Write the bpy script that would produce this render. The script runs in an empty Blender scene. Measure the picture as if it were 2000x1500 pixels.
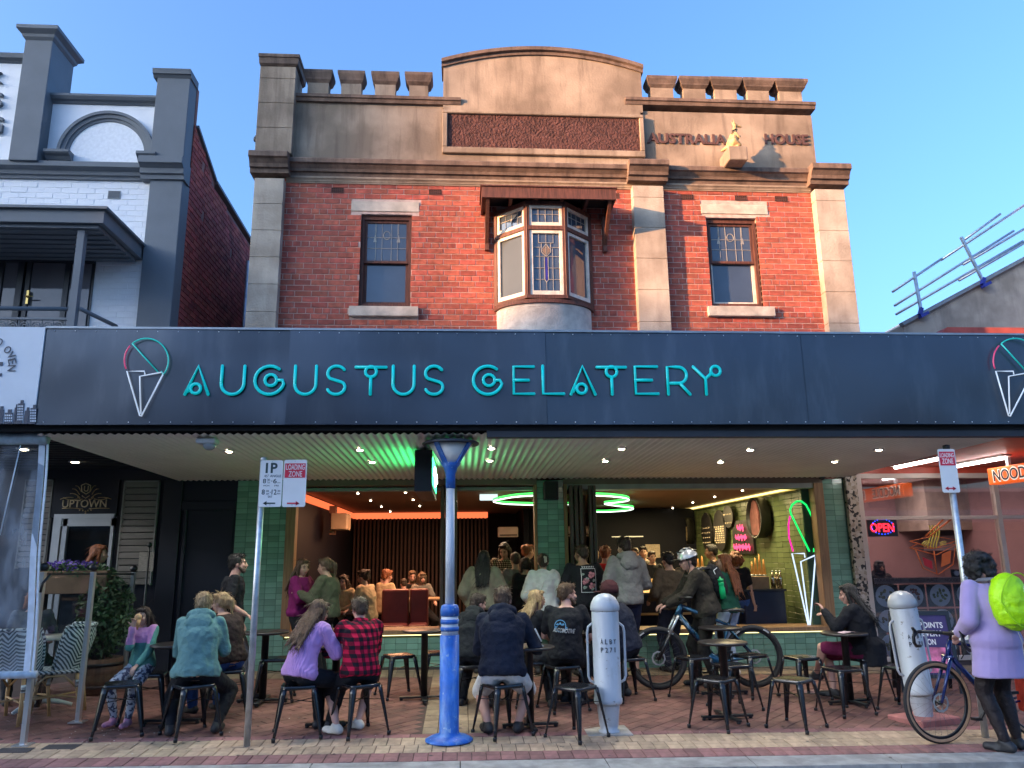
import bpy, bmesh, math, random
from mathutils import Vector as V, Matrix as M
from mathutils.bvhtree import BVHTree
random.seed(7)
SC = bpy.context.scene
COL = SC.collection
R_ = math.radians

# ------------------------------------------------------------------ camera
def _n(v): return v / v.length
DY = _n(V((-100, 335, 1500))); UP = V((-80, -6717, 1500)).normalized()
UP = _n(UP - DY * UP.dot(DY)); DX = DY.cross(UP)
if DX.x < 0: DX = -DX
ROT = M((DX, DY, UP))            # image axes (right, down, forward) -> street axes
CAM = V((0, 0, 1.65))
cd = bpy.data.cameras.new('camera'); cam = bpy.data.objects.new('camera', cd); COL.objects.link(cam)
cd.sensor_width = 36; cd.lens = 27.0; cd.clip_start = .05; cd.clip_end = 2000
_r = ROT @ V((1, 0, 0)); _u = ROT @ V((0, -1, 0)); _b = ROT @ V((0, 0, -1))
cam.matrix_world = M(((_r.x, _u.x, _b.x, 0), (_r.y, _u.y, _b.y, 0), (_r.z, _u.z, _b.z, 1.65), (0, 0, 0, 1)))
SC.camera = cam

# ------------------------------------------------------------------ sky, sun, exposure
SUN_AZ, SUN_EL = R_(247), R_(10)      # azimuth the sun stands at, clockwise from the facade's far side (+Y)
w = bpy.data.worlds.new('World'); SC.world = w; w.use_nodes = True
nt = w.node_tree; nt.nodes.clear()
sky = nt.nodes.new('ShaderNodeTexSky'); sky.sky_type = 'NISHITA'; sky.sun_disc = False
sky.sun_elevation = SUN_EL; sky.sun_rotation = SUN_AZ
sky.air_density = .85; sky.dust_density = 6.0; sky.ozone_density = 4.6
bg = nt.nodes.new('ShaderNodeBackground'); bg.inputs[1].default_value = .128
wo = nt.nodes.new('ShaderNodeOutputWorld')
nt.links.new(sky.outputs[0], bg.inputs[0]); nt.links.new(bg.outputs[0], wo.inputs[0])
sd = bpy.data.lights.new('sun', 'SUN'); sun = bpy.data.objects.new('sun', sd); COL.objects.link(sun)
sd.energy = 2.5; sd.angle = R_(.9); sd.color = (1, .52, .23)
sdir = V((math.sin(SUN_AZ) * math.cos(SUN_EL), math.cos(SUN_AZ) * math.cos(SUN_EL), math.sin(SUN_EL)))
sun.rotation_euler = sdir.to_track_quat('Z', 'Y').to_euler()
vs = SC.view_settings; vs.view_transform = 'Standard'; vs.look = 'None'; vs.gamma = 1; vs.use_curve_mapping = False
vs.exposure = 2.65
# buildings across the street: label, x from, x to, front wall y, height, material, ridge (their rooftops cut the low sun)

# ------------------------------------------------------------------ where a point of the picture lies in the street
def ray(px, py): return ROT @ V((px - 1000, py - 750, 1500))
def PY(px, py, Y): d = ray(px, py); return CAM + d * (Y / d.y)
def PZ(px, py, Z): d = ray(px, py); return CAM + d * ((Z - 1.65) / d.z)
def PX(px, py, X): d = ray(px, py); return CAM + d * (X / d.x)
YK, SL, SX = 6.87, .04, -.012          # kerb line, cross fall and long fall of the pavement
def gz(x, y): return SL * (y - YK) + SX * x
def G(px, py):
    d = ray(px, py); t = (-SL * YK - 1.65) / (d.z - SL * d.y - SX * d.x); return CAM + d * t
YW, YF = 10.9, 7.1                     # building line, awning fascia
def rect(x0, y0, x1, y1, Y=YW):        # (X0, X1, Z0, Z1) of an upright rectangle seen at depth Y
    mx, my = (x0 + x1) / 2, (y0 + y1) / 2
    return PY(x0, my, Y).x, PY(x1, my, Y).x, PY(mx, y1, Y).z, PY(mx, y0, Y).z

# ------------------------------------------------------------------ mesh helpers
class MB:
    def __init__(s): s.v = []; s.f = []; s.m = []; s.s = []; s.mi = 0; s.sm = False
    def add(s, vs_, fs, smooth=None):
        b = len(s.v); s.v += [tuple(v) for v in vs_]
        sm = s.sm if smooth is None else smooth
        for f in fs: s.f.append([b + i for i in f]); s.m.append(s.mi); s.s.append(sm)
        return s
    def box(s, x0, x1, y0, y1, z0, z1):
        return s.add([(x0,y0,z0),(x1,y0,z0),(x1,y1,z0),(x0,y1,z0),(x0,y0,z1),(x1,y0,z1),(x1,y1,z1),(x0,y1,z1)],
            [(0,3,2,1),(4,5,6,7),(0,1,5,4),(1,2,6,5),(2,3,7,6),(3,0,4,7)])
    def obox(s, c, ax, ay, az, hx, hy, hz):  # oriented box
        c = V(c); P = [c + ax*hx*i + ay*hy*j + az*hz*k for k in (-1,1) for j in (-1,1) for i in (-1,1)]
        return s.add(P, [(0,2,3,1),(4,5,7,6),(0,1,5,4),(1,3,7,5),(3,2,6,7),(2,0,4,6)])
    def bar(s, p0, p1, wd, hg, up=V((0,0,1))):
        p0, p1 = V(p0), V(p1); d = (p1 - p0); L = d.length; d = d / L
        a = d.cross(up)
        if a.length < 1e-3: a = d.cross(V((1,0,0)))
        a.normalize(); b = a.cross(d)
        return s.obox((p0 + p1) / 2, d, a, b, L / 2, wd / 2, hg / 2)
    def prism(s, poly, y0, y1):              # outline in x-z, thickness in y
        n = len(poly); P = [(x, y0, z) for x, z in poly] + [(x, y1, z) for x, z in poly]
        F = [tuple(range(n)), tuple(range(2*n-1, n-1, -1))] + [(i, i+n, (i+1) % n + n, (i+1) % n) for i in range(n)]
        return s.add(P, F)
    def extrude(s, prof, x0, x1):            # outline in y-z, swept along x
        n = len(prof); P = [(x0, y, z) for y, z in prof] + [(x1, y, z) for y, z in prof]
        F = [tuple(range(n-1, -1, -1)), tuple(range(n, 2*n))] + [(i, (i+1) % n, (i+1) % n + n, i+n) for i in range(n)]
        return s.add(P, F)
    def tube(s, pts, r, n=8, closed=False, flat=1.0, smooth=True):
        pts = [V(p) for p in pts]; m = len(pts); rs = r if isinstance(r, (list, tuple)) else [r] * m
        def tan(i):
            if closed: return (pts[(i+1) % m] - pts[i-1]).normalized()
            return (pts[min(i+1, m-1)] - pts[max(i-1, 0)]).normalized()
        t = tan(0); u = t.orthogonal().normalized(); P = []
        for i in range(m):
            t = tan(i); u = (u - t * u.dot(t))
            if u.length < 1e-5: u = t.orthogonal()
            u.normalize(); q = t.cross(u)
            for k in range(n):
                a = 2*math.pi*k/n; P.append(pts[i] + u*math.cos(a)*rs[i] + q*math.sin(a)*rs[i]*flat)
        F = []
        for i in range(m if closed else m-1):
            j = (i+1) % m
            for k in range(n): F.append((i*n+k, i*n+(k+1) % n, j*n+(k+1) % n, j*n+k))
        if not closed: F += [tuple(range(n-1, -1, -1)), tuple(range((m-1)*n, m*n))]
        return s.add(P, F, smooth)
    def lathe(s, prof, c=(0,0,0), n=24, axis='z', smooth=True, a0=0, a1=2*math.pi):
        full = abs(a1 - a0 - 2*math.pi) < 1e-6; k = n if full else n + 1; P = []; F = []
        for (r, z) in prof:
            for i in range(k):
                a = a0 + (a1 - a0)*i/n; x, y = r*math.cos(a), r*math.sin(a)
                P.append(V(c) + (V((x, y, z)) if axis == 'z' else V((x, z, y)) if axis == 'y' else V((z, x, y))))
        for j in range(len(prof)-1):
            for i in range(n):
                i2 = (i+1) % k; F.append((j*k+i, j*k+i2, (j+1)*k+i2, (j+1)*k+i))
        if full and prof[0] != prof[-1]:
            if prof[0][0] > 1e-5: F.append(tuple(range(k-1, -1, -1)))
            if prof[-1][0] > 1e-5: F.append(tuple(range((len(prof)-1)*k, len(prof)*k)))
        return s.add(P, F, smooth)
    def ell(s, c, r, rot=None, n=12, m=8):
        c = V(c); P = []; F = []
        for j in range(m+1):
            th = math.pi*j/m
            for i in range(n):
                a = 2*math.pi*i/n
                q = V((r[0]*math.sin(th)*math.cos(a), r[1]*math.sin(th)*math.sin(a), r[2]*math.cos(th)))
                P.append(c + (rot @ q if rot else q))
        for j in range(m):
            for i in range(n): F.append((j*n+i, (j+1)*n+i, (j+1)*n+(i+1) % n, j*n+(i+1) % n))
        return s.add(P, F, True)
    def cap(s, p0, p1, r0, r1, n=10, flat=1.0, side=None):   # tapered capsule
        p0, p1 = V(p0), V(p1); d = p1 - p0; L = d.length
        if L < 1e-6: d = V((0,0,1)); L = 1e-6
        d = d / L; u = side.copy() if side else d.orthogonal(); u = (u - d*u.dot(d)).normalized(); q = d.cross(u)
        P = []; rings = []
        for k in range(5): a = -math.pi/2 + math.pi/2*k/4; rings.append((p0 + d*r0*math.sin(a), r0*math.cos(a)))
        for k in range(5): a = math.pi/2*k/4; rings.append((p1 + d*r1*math.sin(a), r1*math.cos(a)))
        for c, r in rings:
            r = max(r, 1e-4)
            for i in range(n): a = 2*math.pi*i/n; P.append(c + u*math.cos(a)*r + q*math.sin(a)*r*flat)
        F = []
        for j in range(len(rings)-1):
            for i in range(n): F.append((j*n+i, j*n+(i+1) % n, (j+1)*n+(i+1) % n, (j+1)*n+i))
        F += [tuple(range(n-1,-1,-1)), tuple(range((len(rings)-1)*n, len(rings)*n))]
        return s.add(P, F, True)
    def loft(s, rings, n=16):                # rings: centre, unit side, half width, unit front, half depth
        P = []; F = []
        for c, u, hw, q, hd in rings:
            for i in range(n):
                a = 2*math.pi*i/n; P.append(V(c) + u*math.cos(a)*hw + q*math.sin(a)*hd)
        for j in range(len(rings)-1):
            for i in range(n): F.append((j*n+i, j*n+(i+1) % n, (j+1)*n+(i+1) % n, (j+1)*n+i))
        F += [tuple(range(n-1,-1,-1)), tuple(range((len(rings)-1)*n, len(rings)*n))]
        return s.add(P, F, True)
    def mesh(s, name, mats):
        me = bpy.data.meshes.new(name); me.from_pydata(s.v, [], s.f)
        for m in (mats if isinstance(mats, (list, tuple)) else [mats]): me.materials.append(m)
        me.polygons.foreach_set('material_index', s.m); me.polygons.foreach_set('use_smooth', s.s)
        me.update(); return me
    def build(s, name, mats, parent=None, bev=0, seg=1):
        return link(name, s.mesh(name, mats), parent, bev, seg)

def link(name, me, parent=None, bev=0, seg=1):
    o = bpy.data.objects.new(name, me); COL.objects.link(o)
    if parent is not None:
        o.parent = parent
        off = V((0,0,0)); p = parent
        while p is not None and p.get('_w') is None: p = p.parent
        if p is not None and p['_w']:            # static thing: the mesh is written in street coordinates
            if p is parent: o.matrix_parent_inverse = M.Translation(-V(p.location))
    if bev:
        b = o.modifiers.new('edge', 'BEVEL'); b.width = bev; b.segments = seg; b.limit_method = 'ANGLE'; b.angle_limit = R_(40)
    return o
def thing(name, label, cat, loc=(0,0,0), rz=0, group=None, world=True):
    o = bpy.data.objects.new(name, None); COL.objects.link(o); o.empty_display_size = .1
    o.location = loc; o.rotation_euler = (0, 0, rz); o['_w'] = 1 if world else 0
    return tag(o, label, cat, group)
def tag(o, label, cat, group=None):
    o['label'] = label; o['category'] = cat
    if group: o['group'] = group
    return o
def struct(o): o['kind'] = 'structure'; return o
def stuff(o): o['kind'] = 'stuff'; return o
def copy_tree(o, parent=None):
    c = o.copy(); COL.objects.link(c); c.parent = parent
    for ch in list(o.children): copy_tree(ch, c)
    return c
def moved(mb, Mx):                           # transform what a builder holds
    mb.v = [tuple(Mx @ V(v)) for v in mb.v]; return mb

# ------------------------------------------------------------------ materials
def pm(name, col, rough=.6, var=.12, vs_=5.0, bump=0.0, bs=60.0, metal=0.0, emit=None, es=0.0, col2=None, isl=0.0,
       stretch=(1,1,1), spec=.5, lo=.35, hi=.65, coat=0.0, sheen=0.0, dist=.01, detail=6):
    m = bpy.data.materials.new(name); m.use_nodes = True; n = m.node_tree.nodes; L = m.node_tree.links
    b = n['Principled BSDF']; b.inputs['Roughness'].default_value = rough; b.inputs['Metallic'].default_value = metal
    b.inputs['Specular IOR Level'].default_value = spec; b.inputs['Coat Weight'].default_value = coat
    if sheen: b.inputs['Sheen Weight'].default_value = sheen
    tc = n.new('ShaderNodeTexCoord'); mp = n.new('ShaderNodeMapping'); mp.inputs['Scale'].default_value = stretch
    L.new(tc.outputs['Object'], mp.inputs['Vector'])
    no = n.new('ShaderNodeTexNoise'); no.inputs['Scale'].default_value = vs_; no.inputs['Detail'].default_value = detail
    L.new(mp.outputs[0], no.inputs['Vector'])
    rp = n.new('ShaderNodeValToRGB'); rp.color_ramp.elements[0].position = lo; rp.color_ramp.elements[1].position = hi
    c1 = [max(0, c*(1-var)) for c in col]; c2 = col2 or [min(1, c*(1+var)) for c in col]
    rp.color_ramp.elements[0].color = (*c1, 1); rp.color_ramp.elements[1].color = (*c2, 1)
    L.new(no.outputs['Fac'], rp.inputs[0]); out = rp.outputs[0]
    if isl:                                   # every brick, tile or board its own tint
        ge = n.new('ShaderNodeNewGeometry'); oi = n.new('ShaderNodeObjectInfo')
        ad = n.new('ShaderNodeMath'); ad.operation = 'ADD'; L.new(ge.outputs['Random Per Island'], ad.inputs[0]); L.new(oi.outputs['Random'], ad.inputs[1])
        fr = n.new('ShaderNodeMath'); fr.operation = 'FRACT'; L.new(ad.outputs[0], fr.inputs[0])
        mr = n.new('ShaderNodeMapRange'); mr.inputs['To Min'].default_value = 1-isl; mr.inputs['To Max'].default_value = 1+isl
        L.new(fr.outputs[0], mr.inputs[0])
        hs = n.new('ShaderNodeHueSaturation'); L.new(out, hs.inputs['Color']); L.new(mr.outputs[0], hs.inputs['Value'])
        mr2 = n.new('ShaderNodeMapRange'); mr2.inputs['To Min'].default_value = .5 - isl*.02; mr2.inputs['To Max'].default_value = .5 + isl*.02
        sc_ = n.new('ShaderNodeMath'); sc_.operation = 'MULTIPLY'; sc_.inputs[1].default_value = 7.13; L.new(fr.outputs[0], sc_.inputs[0])
        fr2 = n.new('ShaderNodeMath'); fr2.operation = 'FRACT'; L.new(sc_.outputs[0], fr2.inputs[0])
        L.new(fr2.outputs[0], mr2.inputs[0]); L.new(mr2.outputs[0], hs.inputs['Hue']); out = hs.outputs[0]
    L.new(out, b.inputs['Base Color'])
    if bump:
        n2 = n.new('ShaderNodeTexNoise'); n2.inputs['Scale'].default_value = bs; n2.inputs['Detail'].default_value = 5
        L.new(mp.outputs[0], n2.inputs['Vector'])
        bp = n.new('ShaderNodeBump'); bp.inputs['Strength'].default_value = bump; bp.inputs['Distance'].default_value = dist
        L.new(n2.outputs['Fac'], bp.inputs['Height']); L.new(bp.outputs[0], b.inputs['Normal'])
    if emit: b.inputs['Emission Color'].default_value = (*emit, 1); b.inputs['Emission Strength'].default_value = es
    m['_out'] = 0
    return m
def nodes(m): return m.node_tree.nodes, m.node_tree.links, m.node_tree.nodes['Principled BSDF']
def glass(name, tint=(1,1,1), refl=.08, rough=.02, haze=0.0, hazecol=(.7,.75,.8)):
    m = bpy.data.materials.new(name); m.use_nodes = True; n = m.node_tree.nodes; L = m.node_tree.links; n.clear()
    o = n.new('ShaderNodeOutputMaterial'); t = n.new('ShaderNodeBsdfTransparent'); t.inputs[0].default_value = (*tint, 1)
    g = n.new('ShaderNodeBsdfGlossy'); g.inputs['Roughness'].default_value = rough
    fr = n.new('ShaderNodeFresnel'); fr.inputs[0].default_value = 1.45 if refl else 1.12
    ad = n.new('ShaderNodeMath'); ad.operation = 'ADD'; ad.inputs[1].default_value = refl; ad.use_clamp = True
    L.new(fr.outputs[0], ad.inputs[0]); mx = n.new('ShaderNodeMixShader')
    if refl: L.new(ad.outputs[0], mx.inputs[0])
    else: mx.inputs[0].default_value = .06          # seen along its length: keep it see-through
    L.new(t.outputs[0], mx.inputs[1]); L.new(g.outputs[0], mx.inputs[2]); last = mx
    if haze:
        d = n.new('ShaderNodeBsdfDiffuse'); d.inputs[0].default_value = (*hazecol, 1)
        tc = n.new('ShaderNodeTexCoord'); no = n.new('ShaderNodeTexNoise'); no.inputs['Scale'].default_value = 5; no.inputs['Detail'].default_value = 8
        mp = n.new('ShaderNodeMapping'); mp.inputs['Scale'].default_value = (1.5, 1, .6); L.new(tc.outputs['Object'], mp.inputs[0]); L.new(mp.outputs[0], no.inputs['Vector'])
        mr = n.new('ShaderNodeMapRange'); mr.inputs[1].default_value = .42; mr.inputs[2].default_value = .75; mr.inputs[3].default_value = haze*.35; mr.inputs[4].default_value = haze*2.2
        L.new(no.outputs['Fac'], mr.inputs[0]); m2 = n.new('ShaderNodeMixShader'); L.new(mr.outputs[0], m2.inputs[0])
        L.new(mx.outputs[0], m2.inputs[1]); L.new(d.outputs[0], m2.inputs[2]); last = m2
    L.new(last.outputs[0], o.inputs[0]); return m
def emis(name, col, st):
    m = bpy.data.materials.new(name); m.use_nodes = True; n = m.node_tree.nodes; n.clear()
    e = n.new('ShaderNodeEmission'); e.inputs[0].default_value = (*col, 1); e.inputs[1].default_value = st
    o = n.new('ShaderNodeOutputMaterial'); m.node_tree.links.new(e.outputs[0], o.inputs[0]); return m

def streak(m, amt=.6, col=(.06,.05,.045), sx=3.0, sz=.35, lo=.5, hi=.72):   # rain streaks and soot on render
    n, L, b = nodes(m); src = b.inputs['Base Color'].links[0].from_socket
    tc = n.new('ShaderNodeNewGeometry'); mp = n.new('ShaderNodeMapping'); mp.inputs['Scale'].default_value = (sx, sx, sz)
    L.new(tc.outputs['Position'], mp.inputs[0]); no = n.new('ShaderNodeTexNoise'); no.inputs['Scale'].default_value = 2.2; no.inputs['Detail'].default_value = 9; no.inputs['Roughness'].default_value = .62
    L.new(mp.outputs[0], no.inputs['Vector']); mr = n.new('ShaderNodeMapRange'); mr.inputs[1].default_value = lo; mr.inputs[2].default_value = hi; mr.inputs[4].default_value = amt
    L.new(no.outputs['Fac'], mr.inputs[0]); mx = n.new('ShaderNodeMix'); mx.data_type = 'RGBA'
    L.new(mr.outputs[0], mx.inputs['Factor']); L.new(src, mx.inputs['A']); mx.inputs['B'].default_value = (*col, 1)
    L.new(mx.outputs['Result'], b.inputs['Base Color']); return m

# ------------------------------------------------------------------ lettering
def text_mb(s, bold=0.0, extrude=.02):
    cu = bpy.data.curves.new('text', 'FONT'); cu.body = s; cu.size = 1; cu.extrude = extrude; cu.offset = bold; cu.resolution_u = 4
    o = bpy.data.objects.new('text', cu); COL.objects.link(o)
    dg = bpy.context.evaluated_depsgraph_get(); me = bpy.data.meshes.new_from_object(o.evaluated_get(dg))
    mb = MB(); mb.add([v.co for v in me.vertices], [tuple(p.vertices) for p in me.polygons])
    bpy.data.objects.remove(o); bpy.data.curves.remove(cu); bpy.data.meshes.remove(me); return mb
def letters(name, s, x0, x1, z0, z1, y, mat, parent, depth=.02, bold=0.0, Mx=None):
    """lettering that fills x0..x1 by z0..z1, read from the -Y side, front face at y; Mx moves it afterwards"""
    mb = text_mb(s, bold, .5)
    xs = [v[0] for v in mb.v]; ys = [v[1] for v in mb.v]; a, b_, c, d = min(xs), max(xs), min(ys), max(ys)
    mb.v = [(x0 + (v[0]-a)/(b_-a)*(x1-x0), y + (.5 - v[2])*depth, z0 + (v[1]-c)/(d-c)*(z1-z0)) for v in mb.v]
    if Mx: moved(mb, Mx)
    return mb.build(name, mat, parent)

# ------------------------------------------------------------------ bricks, tiles and pavers, each one a piece
def pillow(mb, x0, x1, z0, z1, y, d, c=.004):   # a brick face on the -Y side with worn edges
    j = random.uniform(-.0015, .0015); y += random.uniform(-.0015, .0015)
    mb.add([(x0,y+d,z0),(x1,y+d,z0),(x1,y+d,z1),(x0,y+d,z1),(x0,y+c,z0),(x1,y+c,z0),(x1,y+c,z1),(x0,y+c,z1),
            (x0+c,y+j,z0+c),(x1-c,y,z0+c),(x1-c,y-j,z1-c),(x0+c,y,z1-c)],
           [(0,1,5,4),(1,2,6,5),(2,3,7,6),(3,0,4,7),(4,5,9,8),(5,6,10,9),(6,7,11,10),(7,4,8,11),(8,9,10,11)])
def courses(x0, x1, z0, z1, bw, bh, gap, holes=(), headers=0, stack=False):
    out = []; k = 0; z = z0
    while z < z1 - .01:
        zt = min(z + bh, z1); hd = headers and k % headers == headers - 1
        L = (bw - gap) / 2 if hd else bw
        x = x0 - (0 if stack else ((L + gap) * (.5 if k % 2 else 0) + random.uniform(0, .02)))
        while x < x1:
            a, b = max(x, x0), min(x + L, x1); segs = [(a, b)]
            for hx0, hx1, hz0, hz1 in holes:
                if zt > hz0 + .01 and z < hz1 - .01:
                    ns = []
                    for a, b in segs:
                        if b <= hx0 or a >= hx1: ns.append((a, b)); continue
                        if a < hx0: ns.append((a, hx0))
                        if b > hx1: ns.append((hx1, b))
                    segs = ns
            out += [(a, b, z, zt) for a, b in segs if b - a > .025]
            x += L + gap
        z += bh + gap; k += 1
    return out
def lay(name, cells, y, d, mat, parent, nmax=300, c=.004, Mx=None, near=None):
    """the largest nmax cells are parts of their own, the others one joined part"""
    cells = sorted(cells, key=near or (lambda q: -(q[1]-q[0])*(q[3]-q[2])))
    cache = {}
    for q in cells[:nmax]:
        mb = MB(); cx, cz = (q[0]+q[1])/2, (q[2]+q[3])/2
        key = (round(q[1]-q[0], 2), round(q[3]-q[2], 3), random.randrange(4))
        if key not in cache:
            hw, hh = (q[1]-q[0])/2, (q[3]-q[2])/2
            pillow(mb, -hw, hw, -hh, hh, 0, d, c); cache[key] = mb.mesh(name, mat)
        o = link(name, cache[key], parent); o.location = (cx, y + random.uniform(-.0015, .0015), cz)
        if Mx: o.matrix_basis = Mx @ o.matrix_basis
    if len(cells) > nmax:
        mb = MB()
        for q in cells[nmax:]: pillow(mb, *q, y, d, c)
        if Mx: moved(mb, Mx)
        stuff(mb.build(name, mat, parent))
# ================================================================== MATERIALS
RENDER = streak(pm('weathered_render', (.30,.225,.16), .9, .3, 1.6, .5, 30, col2=(.40,.31,.225)), .6, (.10,.07,.05))
RENDER_D = streak(pm('sooty_render', (.17,.115,.085), .9, .3, 4, .5, 30), .7, (.05,.035,.03), 4, .5, .45, .7)
STUCCO = pm('rough_brown_stucco', (.085,.034,.028), .95, .3, 9, 1.0, 26, dist=.05)
BRICK = streak(streak(pm('red_brick', (.38,.088,.055), .88, .3, 11, .6, 70, isl=.24), .42, (.13,.04,.03), 1.1, .8, .5, .7), .5, (.42,.27,.22), 2.3, .5, .6, .74)
PILM = streak(pm('pale_render', (.40,.33,.255), .9, .25, 1.8, .5, 30, col2=(.50,.425,.34)), .4, (.17,.13,.10), 2.2, .5)
MORTAR = pm('mortar', (.52,.39,.33), .95, .2, 12, .5, 60)
STONE = pm('pale_stone', (.5,.44,.36), .85, .2, 6, .4, 40)
BAYREND = pm('roughcast_white', (.80,.78,.74), .95, .12, 8, .7, 38, dist=.012)
TIMB = pm('dark_stained_timber', (.10,.035,.022), .7, .35, 8, .3, 40, stretch=(6,6,.6))
TIMBW = pm('old_white_paint', (.66,.6,.5), .6, .15, 10, .3, 60)
DARKPANE = pm('dark_window_glass', (.045,.062,.09), .03, .2, 1, spec=.9)
LEAD = pm('lead_came', (.33,.31,.27), .5)
BLUEGL = pm('cobalt_stained_glass', (.03,.02,.22), .1)
AMBGL = pm('amber_stained_glass', (.2,.14,.09), .1)
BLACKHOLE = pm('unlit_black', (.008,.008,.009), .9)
GREY = pm('slate_grey_paint', (.135,.15,.165), .65, .06, 3, .15, 40)
WHITE = pm('white_wall_paint', (.84,.84,.85), .7, .05, 3, .35, 45)
WHITER = pm('white_roughcast', (.84,.84,.85), .9, .06, 20, .7, 30, dist=.010)
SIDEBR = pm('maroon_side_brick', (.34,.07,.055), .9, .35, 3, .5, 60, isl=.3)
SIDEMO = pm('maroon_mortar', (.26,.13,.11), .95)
ASPH = pm('asphalt', (.11,.105,.10), .9, .2, 30, .6, 180)
CONC = streak(pm('concrete', (.34,.32,.29), .9, .22, 7, .6, 60), .4, (.12,.11,.1), 2, 2)
PAVRED = pm('red_paver', (.255,.118,.108), .85, .2, 14, .4, 90, isl=.22)
PAVYEL = pm('buff_paver', (.42,.30,.195), .85, .18, 14, .4, 90, isl=.16)
PAVBRN = pm('brown_paver', (.165,.076,.062), .75, .25, 6, .4, 90, isl=.22)
PAVRED, PAVYEL, PAVBRN = [streak(q, .5, (.07,.045,.04), 1.3, 1.3, .5, .72) for q in (PAVRED, PAVYEL, PAVBRN)]
GROUT = pm('paver_joint', (.075,.05,.042), .95)
SANDT = pm('beige_paver', (.27,.2,.13), .8, .18, 10, .3, 80, isl=.14)
BLACKM = pm('black_powdercoat', (.012,.013,.016), .35, .2, 6, .04, 90)
STEEL = pm('galvanised_steel', (.5,.53,.56), .42, .16, 14, .08, 60, metal=.75)
ALU = pm('satin_aluminium', (.6,.62,.63), .35, .05, 4, metal=.8)

# ================================================================== GROUND
E0 = V((1,0,SX)).normalized(); E2 = V((0,1,SL)); E2 = (E2 - E0*E2.dot(E0)).normalized(); E1 = E2.cross(E0)
FLOOR = M(((E0.x, E1.x, E2.x, 0), (E0.y, E1.y, E2.y, 0), (E0.z, E1.z, E2.z, -SL*YK), (0,0,0,1)))  # wall-like (x, -up, along) -> pavement
# E1 points down here, so a brick face laid "towards -Y" looks up
if E1.z > 0: FLOOR = M(((E0.x, -E1.x, E2.x, 0), (E0.y, -E1.y, E2.y, 0), (E0.z, -E1.z, E2.z, -SL*YK), (0,0,0,1)))

m = MB(); m.add([(-900,-900,-.16),(900,-900,-.16),(900,900,-.16),(-900,900,-.16)], [(0,1,2,3)]); struct(m.build('ground', pm('bare_earth', (.12,.11,.09), .95)))
m = MB(); m.add([(-120,-17,-.13+.012*120),(120,-17,-.13-.012*120),(120,YK-.2,-.13-.012*120),(-120,YK-.2,-.13+.012*120)], [(0,1,2,3)]); struct(m.build('road', ASPH))
m = MB()
for i in range(-8, 9):                     # kerb stones, 1.2 m long
    x0, x1 = i*1.2+.004, i*1.2+1.196
    for a, b in ((YK-.30, YK-.012),):
        z0, z1 = gz(x0, YK), gz(x1, YK)
        m.add([(x0,a,z0-.3),(x1,a,z1-.3),(x1,b,z1-.3),(x0,b,z0-.3),(x0,a+.02,z0-.012),(x1,a+.02,z1-.012),(x1,b,z1),(x0,b,z0)],
              [(0,3,2,1),(4,5,6,7),(0,1,5,4),(1,2,6,5),(2,3,7,6),(3,0,4,7)])
struct(m.build('kerb', CONC))
def slab(x0, x1, y0, y1, up=0.0, t=.3):
    P = [(x, y, gz(x, y)+up-t) for y in (y0, y1) for x in (x0, x1)] + [(x, y, gz(x, y)+up) for y in (y0, y1) for x in (x0, x1)]
    return P, [(0,2,3,1),(4,5,7,6),(0,1,5,4),(1,3,7,5),(3,2,6,7),(2,0,4,6)]
m = MB(); m.add(*slab(-12, 12, YK-.01, 11.5, -.007)); pav = struct(m.build('pavement', GROUT)); pav['_w'] = 0
bw = .115; y0 = YK + .012
def prow(y, dpt, mat, x0=-4.8, x1=5.6, L=.1165):
    c = []; x = x0 + random.uniform(0, .05)
    while x < x1: c.append((x, x+L, y, y+dpt)); x += L + .0055
    lay('paver', c, 0, .02, mat, pav, 300, .003, FLOOR)
prow(y0, .235, PAVRED); prow(y0+.241, .23, PAVYEL); prow(y0+.477, .23, PAVYEL); prow(y0+.713, .112, PAVRED, L=.235)
# field of brown pavers set on the diagonal, and the buff bands through it
cells = []; ang = R_(45)
for k in range(-80, 80):
    for i in range(-60, 60):
        u, v = i*.236 + (k % 2)*.118, k*.12
        X = u*math.cos(ang) - v*math.sin(ang); Y = u*math.sin(ang) + v*math.cos(ang) + 9.3
        if -4.9 < X < 7 and YK+.86 < Y < 10.35 and not -.36 < X < .22: cells.append((u, v))
m = MB()
for u, v in cells: pillow(m, u-.115, u+.115, v-.057, v+.057, .003, .015, .003)
c_, s_ = math.cos(ang), math.sin(ang)
moved(m, M(((c_,0,-s_,0),(0,1,0,0),(s_,0,c_,9.3),(0,0,0,1)))); moved(m, FLOOR); stuff(m.build('field_paver', PAVBRN, pav))
m = MB(); y = YK + .845
while y < 10.4:
    for x in (-.36, -.215, -.07, .075): pillow(m, x+.002, x+.141, y, y+.23, -.001, .02, .003)
    y += .235
for k in range(-40, 60):
    for j in range(3): pillow(m, k*.12, k*.12+.116, 10.42+j*.2, 10.42+j*.2+.195, -.001, .02, .003)
moved(m, FLOOR); stuff(m.build('buff_band_paver', SANDT, pav))
for px, py in ((28, 1466), (120, 1459)):     # cast iron service covers
    p = G(px, py); m = MB(); P, F = slab(p.x-.14, p.x+.14, p.y-.07, p.y+.07, .004, .02); m.add(P, F)
    o = m.build('service_cover', pm('cast_iron', (.045,.04,.042), .7, .2, 20, .6, 90)); tag(o, 'dark service cover let into the buff pavers ' + ('at the far left' if px < 50 else 'beside the first stool'), 'service cover', 'service covers in the pavement')

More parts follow.
